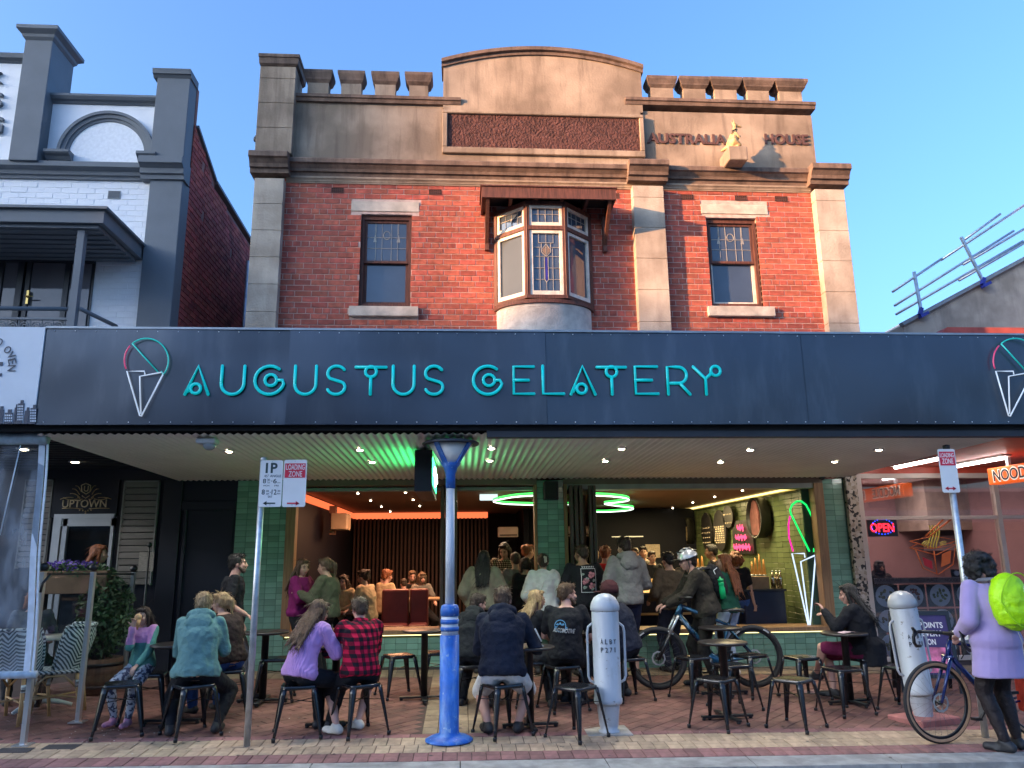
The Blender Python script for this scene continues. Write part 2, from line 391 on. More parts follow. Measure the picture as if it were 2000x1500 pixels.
# ================================================================== MAIN BUILDING
def X_(px, py=645, Y=YW): return PY(px, py, Y).x
def Z_(py, px=1000, Y=YW): return PY(px, py, Y).z
main = thing('brick_building', 'two storey red brick building with castellated rendered parapet above the dark awning', 'building', (1.4, YW, .15))
BL, BR = -3.09, 6.0
Zb, Zc = 3.0, 7.27                          # brick from behind the awning up to the cornice
m = MB(); m.box(BL+.02, BR-.32, YW+.35, 23, 2.75, 7.5); m.build('structural_wall', pm('plain_wall', (.25,.12,.09), .9), main)
# windows that interrupt the brickwork
W1 = rect(703, 418, 803, 598); W2 = rect(1385, 425, 1484, 598)
L1 = rect(686, 394, 819, 413); L2 = rect(1369, 400, 1499, 418); S1_ = rect(681, 598, 817, 617, YW-.06); S2_ = rect(1384, 598, 1514, 617, YW-.06)
vents = [rect(*v) for v in ((647,367,671,381),(838,369,862,384),(1197,372,1209,387),(1330,373,1354,388),(1435,374,1458,389),(1513,375,1537,390))]
vents = [(a, b, 4.7+.087*round((c+.012-4.7)/.087), 4.7+.087*round((c+.012-4.7)/.087)+.0765) for a, b, c, d in vents]
bcx = X_(1068, 600, YW-.35); BH = .72       # centre and half width of the bow window
baytop = Z_(396, 1068, YW-.2)
holes = [W1, W2, L1, L2, S1_, S2_, (bcx-BH+.02, bcx+BH-.02, Zb, baytop), (2.63, 3.11, Zb, 8)] + [(a, b, c, d) for a, b, c, d in vents]
BX0, BX1 = -2.68, 5.54
m = MB(); m.box(BX0-.02, BX1+.02, YW+.008, YW+.14, Zb, Zc+.05)
# the mortar bed is cut where windows stand: build it from strips
m = MB()
xs = sorted({BX0-.02, BX1+.02, *[h[0] for h in (W1, W2)], *[h[1] for h in (W1, W2)]})
for a, b in zip(xs, xs[1:]):
    hit = [h for h in (W1, W2) if h[0] <= a+1e-6 and h[1] >= b-1e-6]
    if hit: h = hit[0]; m.box(a, b, YW+.008, YW+.099, Zb, h[2]); m.box(a, b, YW+.008, YW+.099, h[3], Zc+.05)
    else: m.box(a, b, YW+.008, YW+.099, Zb, Zc+.05)
m.build('mortar_bed', MORTAR, main)
cells = courses(BX0, BX1, Zb+1.7, Zc+.02, .232, .0765, .0105, holes, 6)
lay('brick', cells, YW, .02, BRICK, main)
# pilasters with drafted joints
def pilaster(x0, x1, z0, z1, pr, joints, mt=None):
    m = MB(); z = z0
    while z < z1 - .01:
        t = min(z + joints, z1); m.box(x0, x1, YW-pr, YW+.12, z+.006, t-.002); z = t
    m.box(x0+.008, x1-.008, YW-pr+.008, YW+.11, z0, z1)
    m.build('pilaster', mt or RENDER, main, .004)
CZ = 7.27
pilaster(BL, -2.66, Zb, 7.2, .14, .42, PILM); pilaster(2.63, 3.11, Zb, 7.2, .14, .5, PILM); pilaster(5.52, BR, Zb, 7.2, .14, .5, PILM)
pilaster(-3.11, -2.57, 7.6, Z_(142, 550), .16, .42)
# cornice, swept along the front, and the capitals over each pilaster
def cornice(name, x0, x1, z0, z1, pr, mat, base=0.0):
    h = z1 - z0; y = YW - base
    pf = [(YW+.1, z0), (y-.25*pr, z0), (y-.3*pr, z0+.22*h), (y-.5*pr, z0+.25*h), (y-.55*pr, z0+.42*h), (y-.8*pr, z0+.62*h), (y-pr, z0+.68*h), (y-pr, z0+.92*h), (y-.9*pr, z1), (YW+.1, z1)]
    m = MB(); m.extrude(pf, x0, x1); return m.build(name, mat, main)
zc0, zc1 = Z_(352), Z_(325)
cornice('cornice', -2.60, 5.56, zc0-.02, zc1, .16, RENDER_D)
cornice('cornice_fillet', -2.655, 5.515, zc0-.12, zc0-.02, .05, RENDER)
for a, b in ((BL-.0, -2.66), (2.63, 3.11), (5.52, BR)): cornice('capital', a-.07, b+.07, zc0-.045, zc1+.02, .19, RENDER_D, .12)
# parapet wall
PZ0, PZ1 = zc1, Z_(203, 730)
PRX = X_(1588, 260)
m = MB(); m.box(-2.58, PRX, YW+.0, YW+.3, PZ0-.05, PZ1); m.build('parapet_wall', RENDER, main)
PZR = Z_(212, 1400)
for a, b, zt in ((X_(578,195), X_(900,195), Z_(191, 730)), (X_(1220,205), X_(1588,205)+.01, Z_(199, 1400))):
    m = MB(); m.extrude([(YW+.34, zt-.11), (YW-.045, zt-.11), (YW-.06, zt-.06), (YW-.08, zt-.05), (YW-.08, zt), (YW+.34, zt)], a, b); m.build('coping', RENDER_D, main)
# merlons
def merlon(x0, x1, xb0, xb1, zc, zt, zb):
    o = MB(); o.box(xb0, xb1, YW+.02, YW+.2, zb, zc+.01); b = o.build('merlon', RENDER, main)
    d = (x1-xb1); y0, y1 = YW+.02, YW+.2
    m = MB(); rs = [(0, zc), (.55*d, zc+.05), (.6*d, zc+.07), (d, zt-.05), (d, zt)]
    P = []
    for e, z in rs: P += [(xb0-e, y0-e, z), (xb1+e, y0-e, z), (xb1+e, y1+e, z), (xb0-e, y1+e, z)]
    F = [(0,3,2,1), tuple(range(len(P)-4, len(P)))]
    for k in range(len(rs)-1):
        for i in range(4): F.append((k*4+i, k*4+(i+1) % 4, k*4+4+(i+1) % 4, k*4+4+i))
    m.add(P, F); m.build('merlon_cap', RENDER_D, b)
for x0, x1, xb0, xb1 in ((594,650,600,641),(661,713,666,705),(726,780,732,772),(793,845,799,836)):
    y = YW; merlon(X_(x0,150), X_(x1,150), X_(xb0,175), X_(xb1,175), Z_(163, 720), Z_(141, 720), Z_(191, 720))
for x0, x1, xb0, xb1 in ((1267,1322,1272,1316),(1330,1386,1336,1379),(1391,1448,1397,1440),(1455,1511,1461,1503),(1517,1575,1523,1567)):
    merlon(X_(x0,165), X_(x1,165), X_(xb0,185), X_(xb1,185), Z_(174, 1420), Z_(154, 1420), Z_(199, 1420))
# cap on the left pier
m = MB(); a, b, z0, z1 = -3.11, -2.57, Z_(142, 550), Z_(122, 550); P = []
rs = [(0, z0), (.035, z0+.03), (.045, z1-.06), (.06, z1-.05), (.06, z1)]
for e, z in rs: P += [(a-e*.4, YW-.16-e, z), (b+e, YW-.16-e, z), (b+e, YW+.4, z), (a-e*.4, YW+.4, z)]
F = [(0,3,2,1), (16,17,18,19)]
for k in range(4):
    for i in range(4): F.append((k*4+i, k*4+(i+1) % 4, k*4+4+(i+1) % 4, k*4+4+i))
m.add(P, F); m.build('pier_cap', RENDER_D, main)
m = MB(); m.box(-3.1, -2.58, YW-.02, YW+.38, 7.6, z0); m.build('pier_core', RENDER, main)
# arched centre of the parapet
ax0, ax1 = X_(866, 150), X_(1251, 150); zs, zt = Z_(121, 866), Z_(98, 1060); N = 24
arc = lambda t: zs + (zt-zs) * (1 - (2*t-1)**2)
top = [(ax1 - (ax1-ax0)*i/N, arc(i/N)-.11) for i in range(N+1)]
m = MB(); m.prism([(ax0, PZ1-.05), (ax1, PZ1-.05)] + top, YW-.035, YW+.3)
m.box(X_(866,250), X_(1251,250), YW-.036, YW+.02, Z_(300,1060)-.25, PZ1-.02); m.build('arched_parapet', RENDER, main)
m = MB(); rs = [(YW-.10,0),(YW-.10,-.06),(YW-.06,-.075),(YW-.06,-.125),(YW+.34,-.125),(YW+.34,0)]; P = []; F = []
for i in range(N+1):
    t = i/N; x = ax0-.03 + (ax1-ax0+.06)*t
    P += [(x, y, arc(t)+dz) for y, dz in rs]
for i in range(N):
    for k in range(6): F.append((i*6+k, i*6+(k+1) % 6, i*6+6+(k+1) % 6, i*6+6+k))
F += [(5,4,3,2,1,0), tuple(range(N*6, N*6+6))]; m.add(P, F); m.build('arch_moulding', RENDER_D, main)
# recessed panel
p0 = rect(864, 221, 1258, 304, YW-.05); p1 = rect(874, 229, 1248, 294, YW-.02)
m = MB()
for a, b, c, d in ((p0[0], p0[1], p0[2], p1[2]), (p0[0], p0[1], p1[3], p0[3]), (p0[0], p1[0], p1[2], p1[3]), (p1[1], p0[1], p1[2], p1[3])): m.box(a, b, YW-.085, YW, c, d)
m.build('panel_frame', RENDER, main, .01)
m = MB(); m.box(p1[0], p1[1], YW-.05, YW, p1[2], p1[3]); m.build('stucco_panel', STUCCO, main)
LETM = pm('raised_cement_letters', (.10,.05,.045), .9, .2, 6)
r_ = rect(1263, 262, 1418, 282); letters('lettering', 'AUSTRALIA', *r_, YW-.022, LETM, main, .022, .034)
r_ = rect(1493, 263, 1578, 283); letters('lettering', 'HOUSE', *r_, YW-.022, LETM, main, .022, .034)
# statue plinth
pl = rect(1424, 285, 1461, 326, YW-.42)
m = MB(); m.box(pl[0], pl[1], YW-.42, YW, zc1-.03, pl[3]); m.build('plinth', RENDER, main, .012)
# air vents
LEAD_D = pm('vent_terracotta', (.12,.05,.04), .9)
for a, b, c, d in vents:
    m = MB(); m.box(a, b, YW+.001, YW+.05, c, d); o = m.build('air_vent', BLACKHOLE, main)
    m = MB(); 
    for i in range(7): x = a + (b-a)*i/6; m.box(x-.004, x+.004, YW-.004, YW+.0005, c, d)
    for i in range(4): z = c + (d-c)*i/3; m.box(a, b, YW-.006, YW+.0003, z-.004, z+.004)
    m.build('grille', LEAD_D, o)
# sash windows
def sash_window(w, lint, sill, splitpy, px, dark):
    x0, x1, z0, z1 = w; zs_ = Z_(splitpy, px)
    m = MB(); t = .045
    m.box(x0, x0+t, YW+.06, YW+.18, z0, z1); m.box(x1-t, x1, YW+.06, YW+.18, z0, z1); m.box(x0+t, x1-t, YW+.06, YW+.18, z1-.07, z1); m.box(x0+t, x1-t, YW+.06, YW+.18, z0, z0+.06)
    wo_ = m.build('window', TIMB, main)
    def sash(a, b, c, d, y, mat, t=.04):
        m = MB(); m.box(a, a+t, y, y+.04, c, d); m.box(b-t, b, y, y+.04, c, d); m.box(a+t, b-t, y, y+.04, d-t, d); m.box(a+t, b-t, y, y+.04, c, c+t); m.build('sash', mat, wo_)
        m = MB(); m.box(a+t, b-t, y+.018, y+.024, c+t, d-t); m.build('pane', DARKPANE, wo_)
    sash(x0+t, x1-t, zs_-.03, z1-.07, YW+.09, TIMB); sash(x0+t, x1-t, z0+.06, zs_+.02, YW+.13, TIMBW if dark else TIMB, .045)
    # leaded upper light
    a, b, c, d = x0+t+.04, x1-t-.04, zs_+.01, z1-.11; y = YW+.104; m = MB(); wd = b-a; hh = d-c
    for f in (.22, .38, .62, .78): m.bar((a+wd*f, y, c), (a+wd*f, y, d), .008, .006)
    for f in (.33, .62): m.bar((a, y, c+hh*f), (b, y, c+hh*f), .008, .006)
    m.tube([(a+wd*(.5+.085*math.cos(q)), y, c+hh*(.68+.11*math.sin(q))) for q in [i*math.pi/8 for i in range(16)]], .005, 5, True)
    for f in (.2, .8):
        m.add([(a+wd*f, y, c+hh*.72), (a+wd*(f-.045), y, c+hh*.5), (a+wd*(f+.045), y, c+hh*.5)], [(0,1,2)])
        m.bar((a+wd*f, y, c+hh*.72), (a+wd*f, y, d), .006, .006)
    m.build('leading', LEAD, wo_)
    m = MB(); m.box(*lint[:2], YW-.006, YW+.08, *lint[2:]); m.build('lintel', STONE, main, .004)
    m = MB(); m.box(*sill[:2], YW-.07, YW+.13, *sill[2:]); m.build('window_sill', STONE, main, .006)
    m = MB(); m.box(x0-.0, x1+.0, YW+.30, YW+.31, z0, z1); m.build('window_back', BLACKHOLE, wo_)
    m = MB()                                             # brick reveals
    for k in range(int((z1-z0)/.087)):
        for a in (x0-.012, x1-.0): m.box(a, a+.012, YW+.012, YW+.1, z0+k*.087, z0+k*.087+.0765)
    m.build('reveal', BRICK, main)
sash_window(W1, L1, S1_, 506, 753, False); sash_window(W2, L2, S2_, 507, 1435, True)
# ------------------------------------------------------------------ organic shapes: union of solids, remeshed into one skin
TEXC = {}
def organic(mb, name, mats, voxel=.012, smooth=4, disp=0.0, dsize=.12, parent=None, pick=None):
    me = mb.mesh('tmp', []); o = bpy.data.objects.new('tmp', me); COL.objects.link(o)
    r = o.modifiers.new('r', 'REMESH'); r.mode = 'VOXEL'; r.voxel_size = voxel; r.use_smooth_shade = True
    if smooth: s = o.modifiers.new('s', 'SMOOTH'); s.iterations = smooth; s.factor = .5
    if disp:
        if dsize not in TEXC:
            t = bpy.data.textures.new('folds', 'CLOUDS'); t.noise_scale = dsize; t.noise_depth = 2; TEXC[dsize] = t
        d = o.modifiers.new('d', 'DISPLACE'); d.texture = TEXC[dsize]; d.strength = disp; d.mid_level = .5; d.texture_coords = 'LOCAL'
    dg = bpy.context.evaluated_depsgraph_get(); out = bpy.data.meshes.new_from_object(o.evaluated_get(dg)); out.name = name
    bpy.data.objects.remove(o); bpy.data.meshes.remove(me)
    out.materials.clear()
    for mt in (mats if isinstance(mats, (list, tuple)) else [mats]): out.materials.append(mt)
    if pick:
        for p in out.polygons: p.material_index = pick(p.center)
    out.polygons.foreach_set('use_smooth', [True]*len(out.polygons))
    return link(name, out, parent)

# ------------------------------------------------------------------ bow window, hood, brackets
bz0, bz1 = Z_(584, 1068, YW-.42), Z_(399, 1068, YW-.42); bzm = Z_(448, 1068, YW-.42)
bow = link('bow_window', MB().mesh('bow_window', []), main)
PTS = [V((bcx-.70, YW-.02, 0)), V((bcx-.275, YW-.42, 0)), V((bcx+.275, YW-.42, 0)), V((bcx+.70, YW-.02, 0))]
mf = MB(); mp_ = MB(); mh = MB()
for k in range(3):
    a, b = PTS[k], PTS[k+1]; d = (b-a).normalized(); L = (b-a).length; nrm = V((d.y, -d.x, 0))
    def at(u, z, o_=0): p = a + d*u + nrm*o_; return V((p.x, p.y, z))
    def fr(u0, u1, z0, z1, t, dep, mb, off=0):
        for (p, q, r, s) in ((u0, u0+t, z0, z1), (u1-t, u1, z0, z1), (u0+t, u1-t, z0, z0+t*1.4), (u0+t, u1-t, z1-t, z1)):
            mb.obox(at((p+q)/2, (r+s)/2, off), d, nrm, V((0,0,1)), (q-p)/2, dep/2, (s-r)/2)
    fr(.03, L-.03, bz0+.05, bzm-.02, .05, .05, mf); fr(.03, L-.03, bzm+.045, bz1-.03, .042, .05, mf)
    mh.obox(at(L/2, (bz0+.025)), d, nrm, V((0,0,1)), L/2+.02, .05, .025); mh.obox(at(L/2, bzm+.012), d, nrm, V((0,0,1)), L/2+.01, .045, .03); mh.obox(at(L/2, bz1), d, nrm, V((0,0,1)), L/2+.02, .05, .03)
    for u in (0, L): mh.obox(at(u, (bz0+bz1)/2), d, nrm, V((0,0,1)), .03, .04, (bz1-bz0)/2)
    m = MB(); m.obox(at(L/2, (bz0+bzm)/2, -.012), d, nrm, V((0,0,1)), L/2-.05, .004, (bzm-bz0)/2-.06)
    m.build('pane', DARKPANE if k else pm('greyed_glass', (.075,.085,.09), .08, .05, 2, spec=.12), bow)  # left pane greyed in its colour for the reflection, gloss kept low
    m = MB(); m.obox(at(L/2, (bzm+bz1)/2, -.012), d, nrm, V((0,0,1)), L/2-.05, .004, (bz1-bzm)/2-.06); m.build('pane', DARKPANE, bow)
    m = MB(); u0, u1, z0, z1 = .085, L-.085, bzm+.1, bz1-.08
    for f in (.22, .5, .78): m.bar(at(u0+(u1-u0)*f, z0, .0), at(u0+(u1-u0)*f, z1, .0), .008, .006)
    m.bar(at(u0, z0+(z1-z0)*.62, 0), at(u1, z0+(z1-z0)*.62, 0), .008, .006)
    m.add([at(u0+(u1-u0)*.46, z0+(z1-z0)*.62, 0), at(u0+(u1-u0)*.54, z0+(z1-z0)*.62, 0), at(u0+(u1-u0)*.5, z0+.02, 0)], [(0,1,2)])
    if k == 1:                                      # leaded design with the blue drop
        u0, u1, z0, z1 = .085, L-.085, bz0+.12, bzm-.07; W_, H_ = u1-u0, z1-z0; q = lambda a_, b_: at(u0+W_*a_, z0+H_*b_, .0)
        for f in (.25, .75): m.bar(q(f, 0), q(f, .74), .008, .006); m.bar(q(f-.03*(1 if f < .5 else -1), .84), q(f-.03*(1 if f<.5 else -1), 1), .008, .006)
        m.bar(q(.5, 0), q(.5, .16), .008, .006); m.bar(q(.5, .6), q(.5, 1), .008, .006)
        for f in (.2, .4, .6): m.bar(q(0, f), q(.42, f), .008, .006); m.bar(q(.58, f), q(1, f), .008, .006)
        m.bar(q(0, .76), q(.3, .76), .008, .006); m.bar(q(.7, .76), q(1, .76), .008, .006); m.bar(q(.22, .84), q(.78, .84), .01, .006)
        for a_, b_ in (((.43,.6),(.43,.2)),((.57,.6),(.57,.2)),((.43,.2),(.5,.15)),((.57,.2),(.5,.15)),((.32,.83),(.32,.68)),((.68,.83),(.68,.68)),((.32,.68),(.5,.6)),((.68,.68),(.5,.6)),((.36,.74),(.5,.82)),((.64,.74),(.5,.82))):
            m.bar(q(*a_), q(*b_), .01, .007)
        mb2 = MB(); mb2.add([q(.455,.58), q(.455,.22), q(.5,.175), q(.545,.22), q(.545,.58)], [(0,1,2,3,4)]); mb2.build('blue_glass', BLUEGL, bow)
        mb2 = MB(); mb2.add([q(.35,.74), q(.35,.69), q(.5,.62), q(.65,.69), q(.65,.74), q(.5,.8)], [(0,1,2,3,4,5)]); mb2.build('amber_glass', AMBGL, bow)
    m.build('leading', LEAD, bow)
mf.build('sash', TIMBW, bow, .004); bow.data = mh.mesh('bow_window', TIMB)
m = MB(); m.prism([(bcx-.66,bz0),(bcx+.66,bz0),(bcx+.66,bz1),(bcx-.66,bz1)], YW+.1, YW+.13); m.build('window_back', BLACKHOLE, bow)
def bowring(r_out, y_out, z): return [(bcx + r_out*math.cos(math.pi + math.pi*i/28), YW + .06 + y_out*math.sin(math.pi + math.pi*i/28), z) for i in range(29)]
def bowsolid(mb, rings):
    n = 29; P = [p for r in rings for p in r]; F = [tuple(range(n))] + [tuple(range(len(P)-1, len(P)-n-1, -1))]
    for k in range(len(rings)-1):
        for i in range(n-1): F.append((k*n+i, k*n+i+1, k*n+n+i+1, k*n+n+i))
    mb.add(P, F, True)
m = MB(); bowsolid(m, [bowring(.715, .5, Zb), bowring(.715, .5, bz0-.06)]); m.build('bow_base', BAYREND, bow)
m = MB(); bowsolid(m, [bowring(.75, .535, bz0-.065), bowring(.77, .55, bz0-.03), bowring(.75, .53, bz0)]); m.build('bow_sill', TIMB, bow)
hx0, hx1 = X_(941, 376, YW-.62), X_(1203, 376, YW-.62); hz0, hz1 = Z_(387, 1068, YW-.62), Z_(366, 1068, YW-.62)
m = MB(); m.box(hx0, hx1, YW-.62, YW-.585, hz0, hz1); m.box(hx0-.02, hx1+.02, YW-.64, YW-.0, hz1, hz1+.02)
for i in range(6): x = hx0+.03 + (hx1-hx0-.08)*i/5; m.box(x, x+.045, YW-.585, YW, hz0+.03, hz1-.01)
m.box(hx0, hx0+.03, YW-.585, YW, hz0, hz1); m.box(hx1-.03, hx1, YW-.585, YW, hz0, hz1)
hood = m.build('hood', TIMB, bow)
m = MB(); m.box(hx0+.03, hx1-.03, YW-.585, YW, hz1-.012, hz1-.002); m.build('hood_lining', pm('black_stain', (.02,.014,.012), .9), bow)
for x in (hx0+.06, hx1-.11):
    m = MB(); z0 = Z_(490, 1068, YW-.05); m.box(x, x+.06, YW-.07, YW, z0, hz0); m.bar((x+.03, YW-.05, z0+.12), (x+.03, YW-.56, hz0+.02), .05, .06); m.build('bracket', TIMB, bow)

# ------------------------------------------------------------------ kangaroo on the plinth (faces right)
st = V(((pl[0]+pl[1])/2, YW-.28, pl[3])); m = MB(); h = .48
k_ = lambda x, y, z: st + V((x*h, y*h, z*h))
m.cap(k_(-.06,0,.22), k_(0,0,.50), .20*h, .13*h); m.cap(k_(0,0,.5), k_(.05,0,.70), .12*h, .075*h)
m.cap(k_(.05,0,.70), k_(.07,0,.86), .07*h, .065*h); m.ell(k_(.09,0,.90), (.085*h,.065*h,.07*h)); m.cap(k_(.12,0,.89), k_(.28,0,.86), .055*h, .032*h)
for s in (-1, 1):
    m.cap(k_(.05,s*.05,.95), k_(0,s*.07,1.08), .028*h, .014*h); m.cap(k_(-.03,s*.13,.25), k_(.14,s*.13,.14), .11*h, .06*h); m.cap(k_(.14,s*.13,.14), k_(-.02,s*.13,.04), .05*h, .035*h); m.cap(k_(-.04,s*.13,.03), k_(.26,s*.13,.03), .04*h, .03*h)
    m.cap(k_(.05,s*.11,.56), k_(.16,s*.1,.42), .042*h, .03*h); m.cap(k_(.16,s*.1,.42), k_(.21,s*.05,.5), .03*h, .022*h)
m.cap(k_(-.15,0,.14), k_(-.38,.1,.04), .10*h, .04*h)
o = organic(m, 'kangaroo_statue', pm('gilded_cement', (.5,.34,.15), .7, .3, 16, .4, 50), .009, 2); tag(o, 'small pale kangaroo statue standing on the plinth between the raised words', 'statue')
m = MB(); m.tube([k_(.055+.085*math.cos(a), .085*math.sin(a), .72+.02*math.cos(a)) for a in [i*math.pi/6 for i in range(12)]], .007, 5, True); m.tube([k_(.0,-.08,.7), k_(-.12,-.12,.52)], .007, 5); m.build('rope', BLACKM, o)
# wall lamp bracket on the far left edge of the pier
p = PY(505, 265, YW); m = MB(); m.tube([(BL, YW+.05, p.z+.06), (BL-.05, YW+.05, p.z+.06), (BL-.075, YW+.02, p.z-.02)], .018, 8); m.ell((BL-.075, YW+.02, p.z-.05), (.03,.03,.05)); m.build('floodlight', BLACKM, main)

# ================================================================== LEFT BUILDING, painted grey and white
lb = thing('painted_building', 'white painted brick building with slate grey pilasters and an arched parapet, left of the alley', 'building', (-6, YW, .2))
LX1 = -4.15
def lrect(*a): return rect(*a)
# front wall, lower storey of brick courses
zl0, zl1 = 3.0, Z_(352, 150); xB0 = -4.62
hd_ = rect(-60, 503, 181, 640); canz = Z_(440, 100, 10.0)
m = MB(); m.box(-9.5, xB0+.05, YW+.006, YW+.3, zl0, zl1+.3); m.build('wall', WHITE, lb)
vt = rect(211, 373, 236, 388)
cells = courses(-7.6, xB0, zl0+1.7, zl1, .232, .0765, .0105, [vt, (hd_[0], hd_[1]+.06, hd_[2], hd_[3]+.3)])
lay('brick', cells, YW, .012, WHITE, lb, 300, .003)
m = MB(); m.box(vt[0], vt[1], YW-.01, YW+.02, vt[2], vt[3]); o = m.build('air_vent', pm('grey_vent', (.42,.43,.44), .6), lb)
m = MB()
for i in range(6): z = vt[2]+.015+(vt[3]-vt[2]-.03)*i/5; m.box(vt[0]+.01, vt[1]-.01, YW-.016, YW-.008, z-.006, z+.006)
m.build('louvre', GREY, o)
def corn(name, x0, x1, z0, z1, pr, base=0.0, par=lb, mat=GREY):
    h = z1-z0; y = YW-base; pf = [(YW+.1, z0), (y-.2*pr, z0), (y-.25*pr, z0+.2*h), (y-.45*pr, z0+.25*h), (y-.5*pr, z0+.5*h), (y-.8*pr, z0+.62*h), (y-pr, z0+.66*h), (y-pr, z1), (YW+.1, z1)]
    m = MB(); m.extrude(pf, x0, x1); return m.build(name, mat, par)
cz0, cz1 = Z_(352, 150), Z_(325, 150)
corn('cornice', -9.5, -4.64, cz0, cz1, .16)
corn('capital', -4.75, LX1+.03, cz0-.02, cz1+.06, .17, .1)
def bx(name, x0, x1, y0, y1, z0, z1, mat, par, bev=0): m = MB(); m.box(x0, x1, y0, y1, z0, z1); return m.build(name, mat, par, bev)
def lcap(x0, x1, y0, y1, z0, z1, par=lb):
    P = []; 
    for e, z in [(0, z0), (.03, z0+.04*1), (.04, z0+.08), (.10, z1-.06), (.10, z1)]: P += [(x0-e, y0-e, z), (x1+e, y0-e, z), (x1+e, y1+e, z), (x0-e, y1+e, z)]
    F = [(0,3,2,1), (16,17,18,19)]
    for k in range(4):
        for i in range(4): F.append((k*4+i, k*4+(i+1) % 4, k*4+4+(i+1) % 4, k*4+4+i))
    m = MB(); m.add(P, F); return m.build('pilaster_cap', GREY, par)
bx('pilaster', -4.62, LX1, YW-.1, YW+.2, zl0, cz0, GREY, lb, .006)
zt = Z_(160, 340); bx('pilaster', -4.66, LX1-.02, YW-.1, YW+.2, cz1, zt, GREY, lb, .006)
m = MB(); m.extrude([(YW+.2, zt), (YW-.1, zt), (YW-.13, zt+.04), (YW-.15, zt+.045), (YW-.17, zt+.12), (YW+.2, zt+.12)], -4.72, LX1+.0); m.build('pilaster_cap', GREY, lb)
pA = (X_(33, 310), X_(88, 310)); zA = Z_(95, 95)
bx('pilaster', pA[0], pA[1], YW-.2, YW+.45, cz1-.02, zA, GREY, lb, .006); lcap(pA[0], pA[1], YW-.2, YW+.45, zA, Z_(73, 95))
bx('parapet_wall', pA[1]-.05, -4.6, YW+.02, YW+.25, cz1-.02, Z_(204, 210), WHITE, lb)
m = MB(); z = Z_(204, 210); m.extrude([(YW+.28, z), (YW, z), (YW-.02, z+.03), (YW-.06, z+.045), (YW-.09, z+.085), (YW-.09, z+.12), (YW+.28, z+.12)], pA[1], -4.66); m.build('coping', GREY, lb)
acx, acz = X_(208, 303), Z_(303, 208); ro = abs(X_(303, 303)-X_(114, 303))/2; ri = ro-.16; N = 32
m = MB(); prof = [(ri, .0), (ri+.01, -.035), (ri+.05, -.04), (ri+.055, -.06), (ri+.11, -.065), (ri+.115, -.09), (ro, -.09), (ro, .03)]; P = []; F = []
for i in range(N+1):
    a = math.pi*i/N
    P += [(acx + r*math.cos(a), YW+.02+dy, acz + r*math.sin(a)) for r, dy in prof]
for i in range(N):
    for k in range(len(prof)-1): F.append((i*8+k, i*8+8+k, i*8+9+k, i*8+k+1))
m.add(P, F); m.build('arch_moulding', GREY, lb)
m = MB(); m.prism([(acx-ri-.01, cz1), (acx+ri+.01, cz1), (acx+ri+.01, acz)] + [(acx+(ri+.01)*math.cos(math.pi*i/N), acz+(ri+.01)*math.sin(math.pi*i/N)) for i in range(N+1)], YW+.0, YW+.03); m.build('arch_panel', WHITER, lb)
for s, xa, xb in ((-1, acx-ro-.1, acx-ri+.02), (1, acx+ri-.02, acx+ro+.02)):
    m = MB(); z = acz; m.extrude([(YW+.05, z-.13), (YW-.06, z-.13), (YW-.10, z-.08), (YW-.14, z-.06), (YW-.16, z-.04), (YW-.16, z), (YW+.05, z)], xa-.03, xb+.05); m.box(xa, xb-.02, YW-.05, YW+.02, cz1, z-.13); m.build('impost', GREY, lb)
# raised bay at the far left with vertical lettering
zp = Z_(128, 20); bx('parapet_wall', -9.0, pA[0]+.02, YW-.05, YW+.3, cz1, zp, WHITE, lb)
m = MB(); m.extrude([(YW+.3, zp), (YW-.06, zp), (YW-.08, zp+.03), (YW-.13, zp+.05), (YW-.15, zp+.12), (YW+.3, zp+.12)], -9.0, pA[0]); m.build('coping', GREY, lb)
for ch, ya, yb in (('K', 148, 168), ('S', 187, 216), ('G', 234, 266)):
    r_ = rect(-18, ya, 12, yb); letters('letter', ch, *r_, YW-.1, GREY, lb, .05, .02)
# canopy, post, french doors, railing
ca = rect(-80, 408, 203, 433, 9.6)
m = MB(); m.box(-9.4, ca[1], 9.6, YW, ca[2], ca[3]); cn = m.build('canopy', GREY, lb)
m = MB(); m.box(-9.4, ca[1]+.05, 9.55, YW, ca[3], ca[3]+.035); m.build('canopy_roof', GREY, cn)
m = MB(); m.box(-9.4, ca[1]-.08, 9.66, YW-.05, ca[2]-.05, ca[2]-.005)
for i in range(7): m.box(-9.3, ca[1]-.1, 9.72+i*.16, 9.76+i*.16, ca[2]-.07, ca[2]-.05)
m.build('canopy_lining', GREY, cn)
p = PY(151, 550, 9.75); bx('balcony_post', p.x-.045, p.x+.045, 9.7, 9.79, 3.1, ca[2]-.05, GREY, lb)
dz1 = hd_[3]
bx('door_recess', hd_[0], hd_[1], YW-.02, YW+.0, zl0, dz1, pm('door_void', (.03,.032,.036), .3), lb)
m = MB()
for px0, px1 in ((-60, -20), (2, 8), (36, 48), (54, 62), (128, 138)):
    a, b = X_(px0, 560), X_(px1, 560); m.box(a, b, YW-.07, YW-.02, zl0, dz1)
m.box(hd_[0], hd_[1], YW-.08, YW-.02, dz1-.09, dz1); m.box(hd_[0], hd_[1]+.06, YW-.07, YW-.02, dz1, dz1+.06); m.build('door_frame', pm('charcoal_frame', (.03,.034,.04), .4), lb)
for a, b in ((9, 35), (63, 127), (139, 178)):
    bx('pane', X_(a, 560), X_(b, 560), YW-.045, YW-.035, zl0, dz1-.1, pm('reflecting_glass', (.16,.15,.16), .04, .2, 1.2), lb)
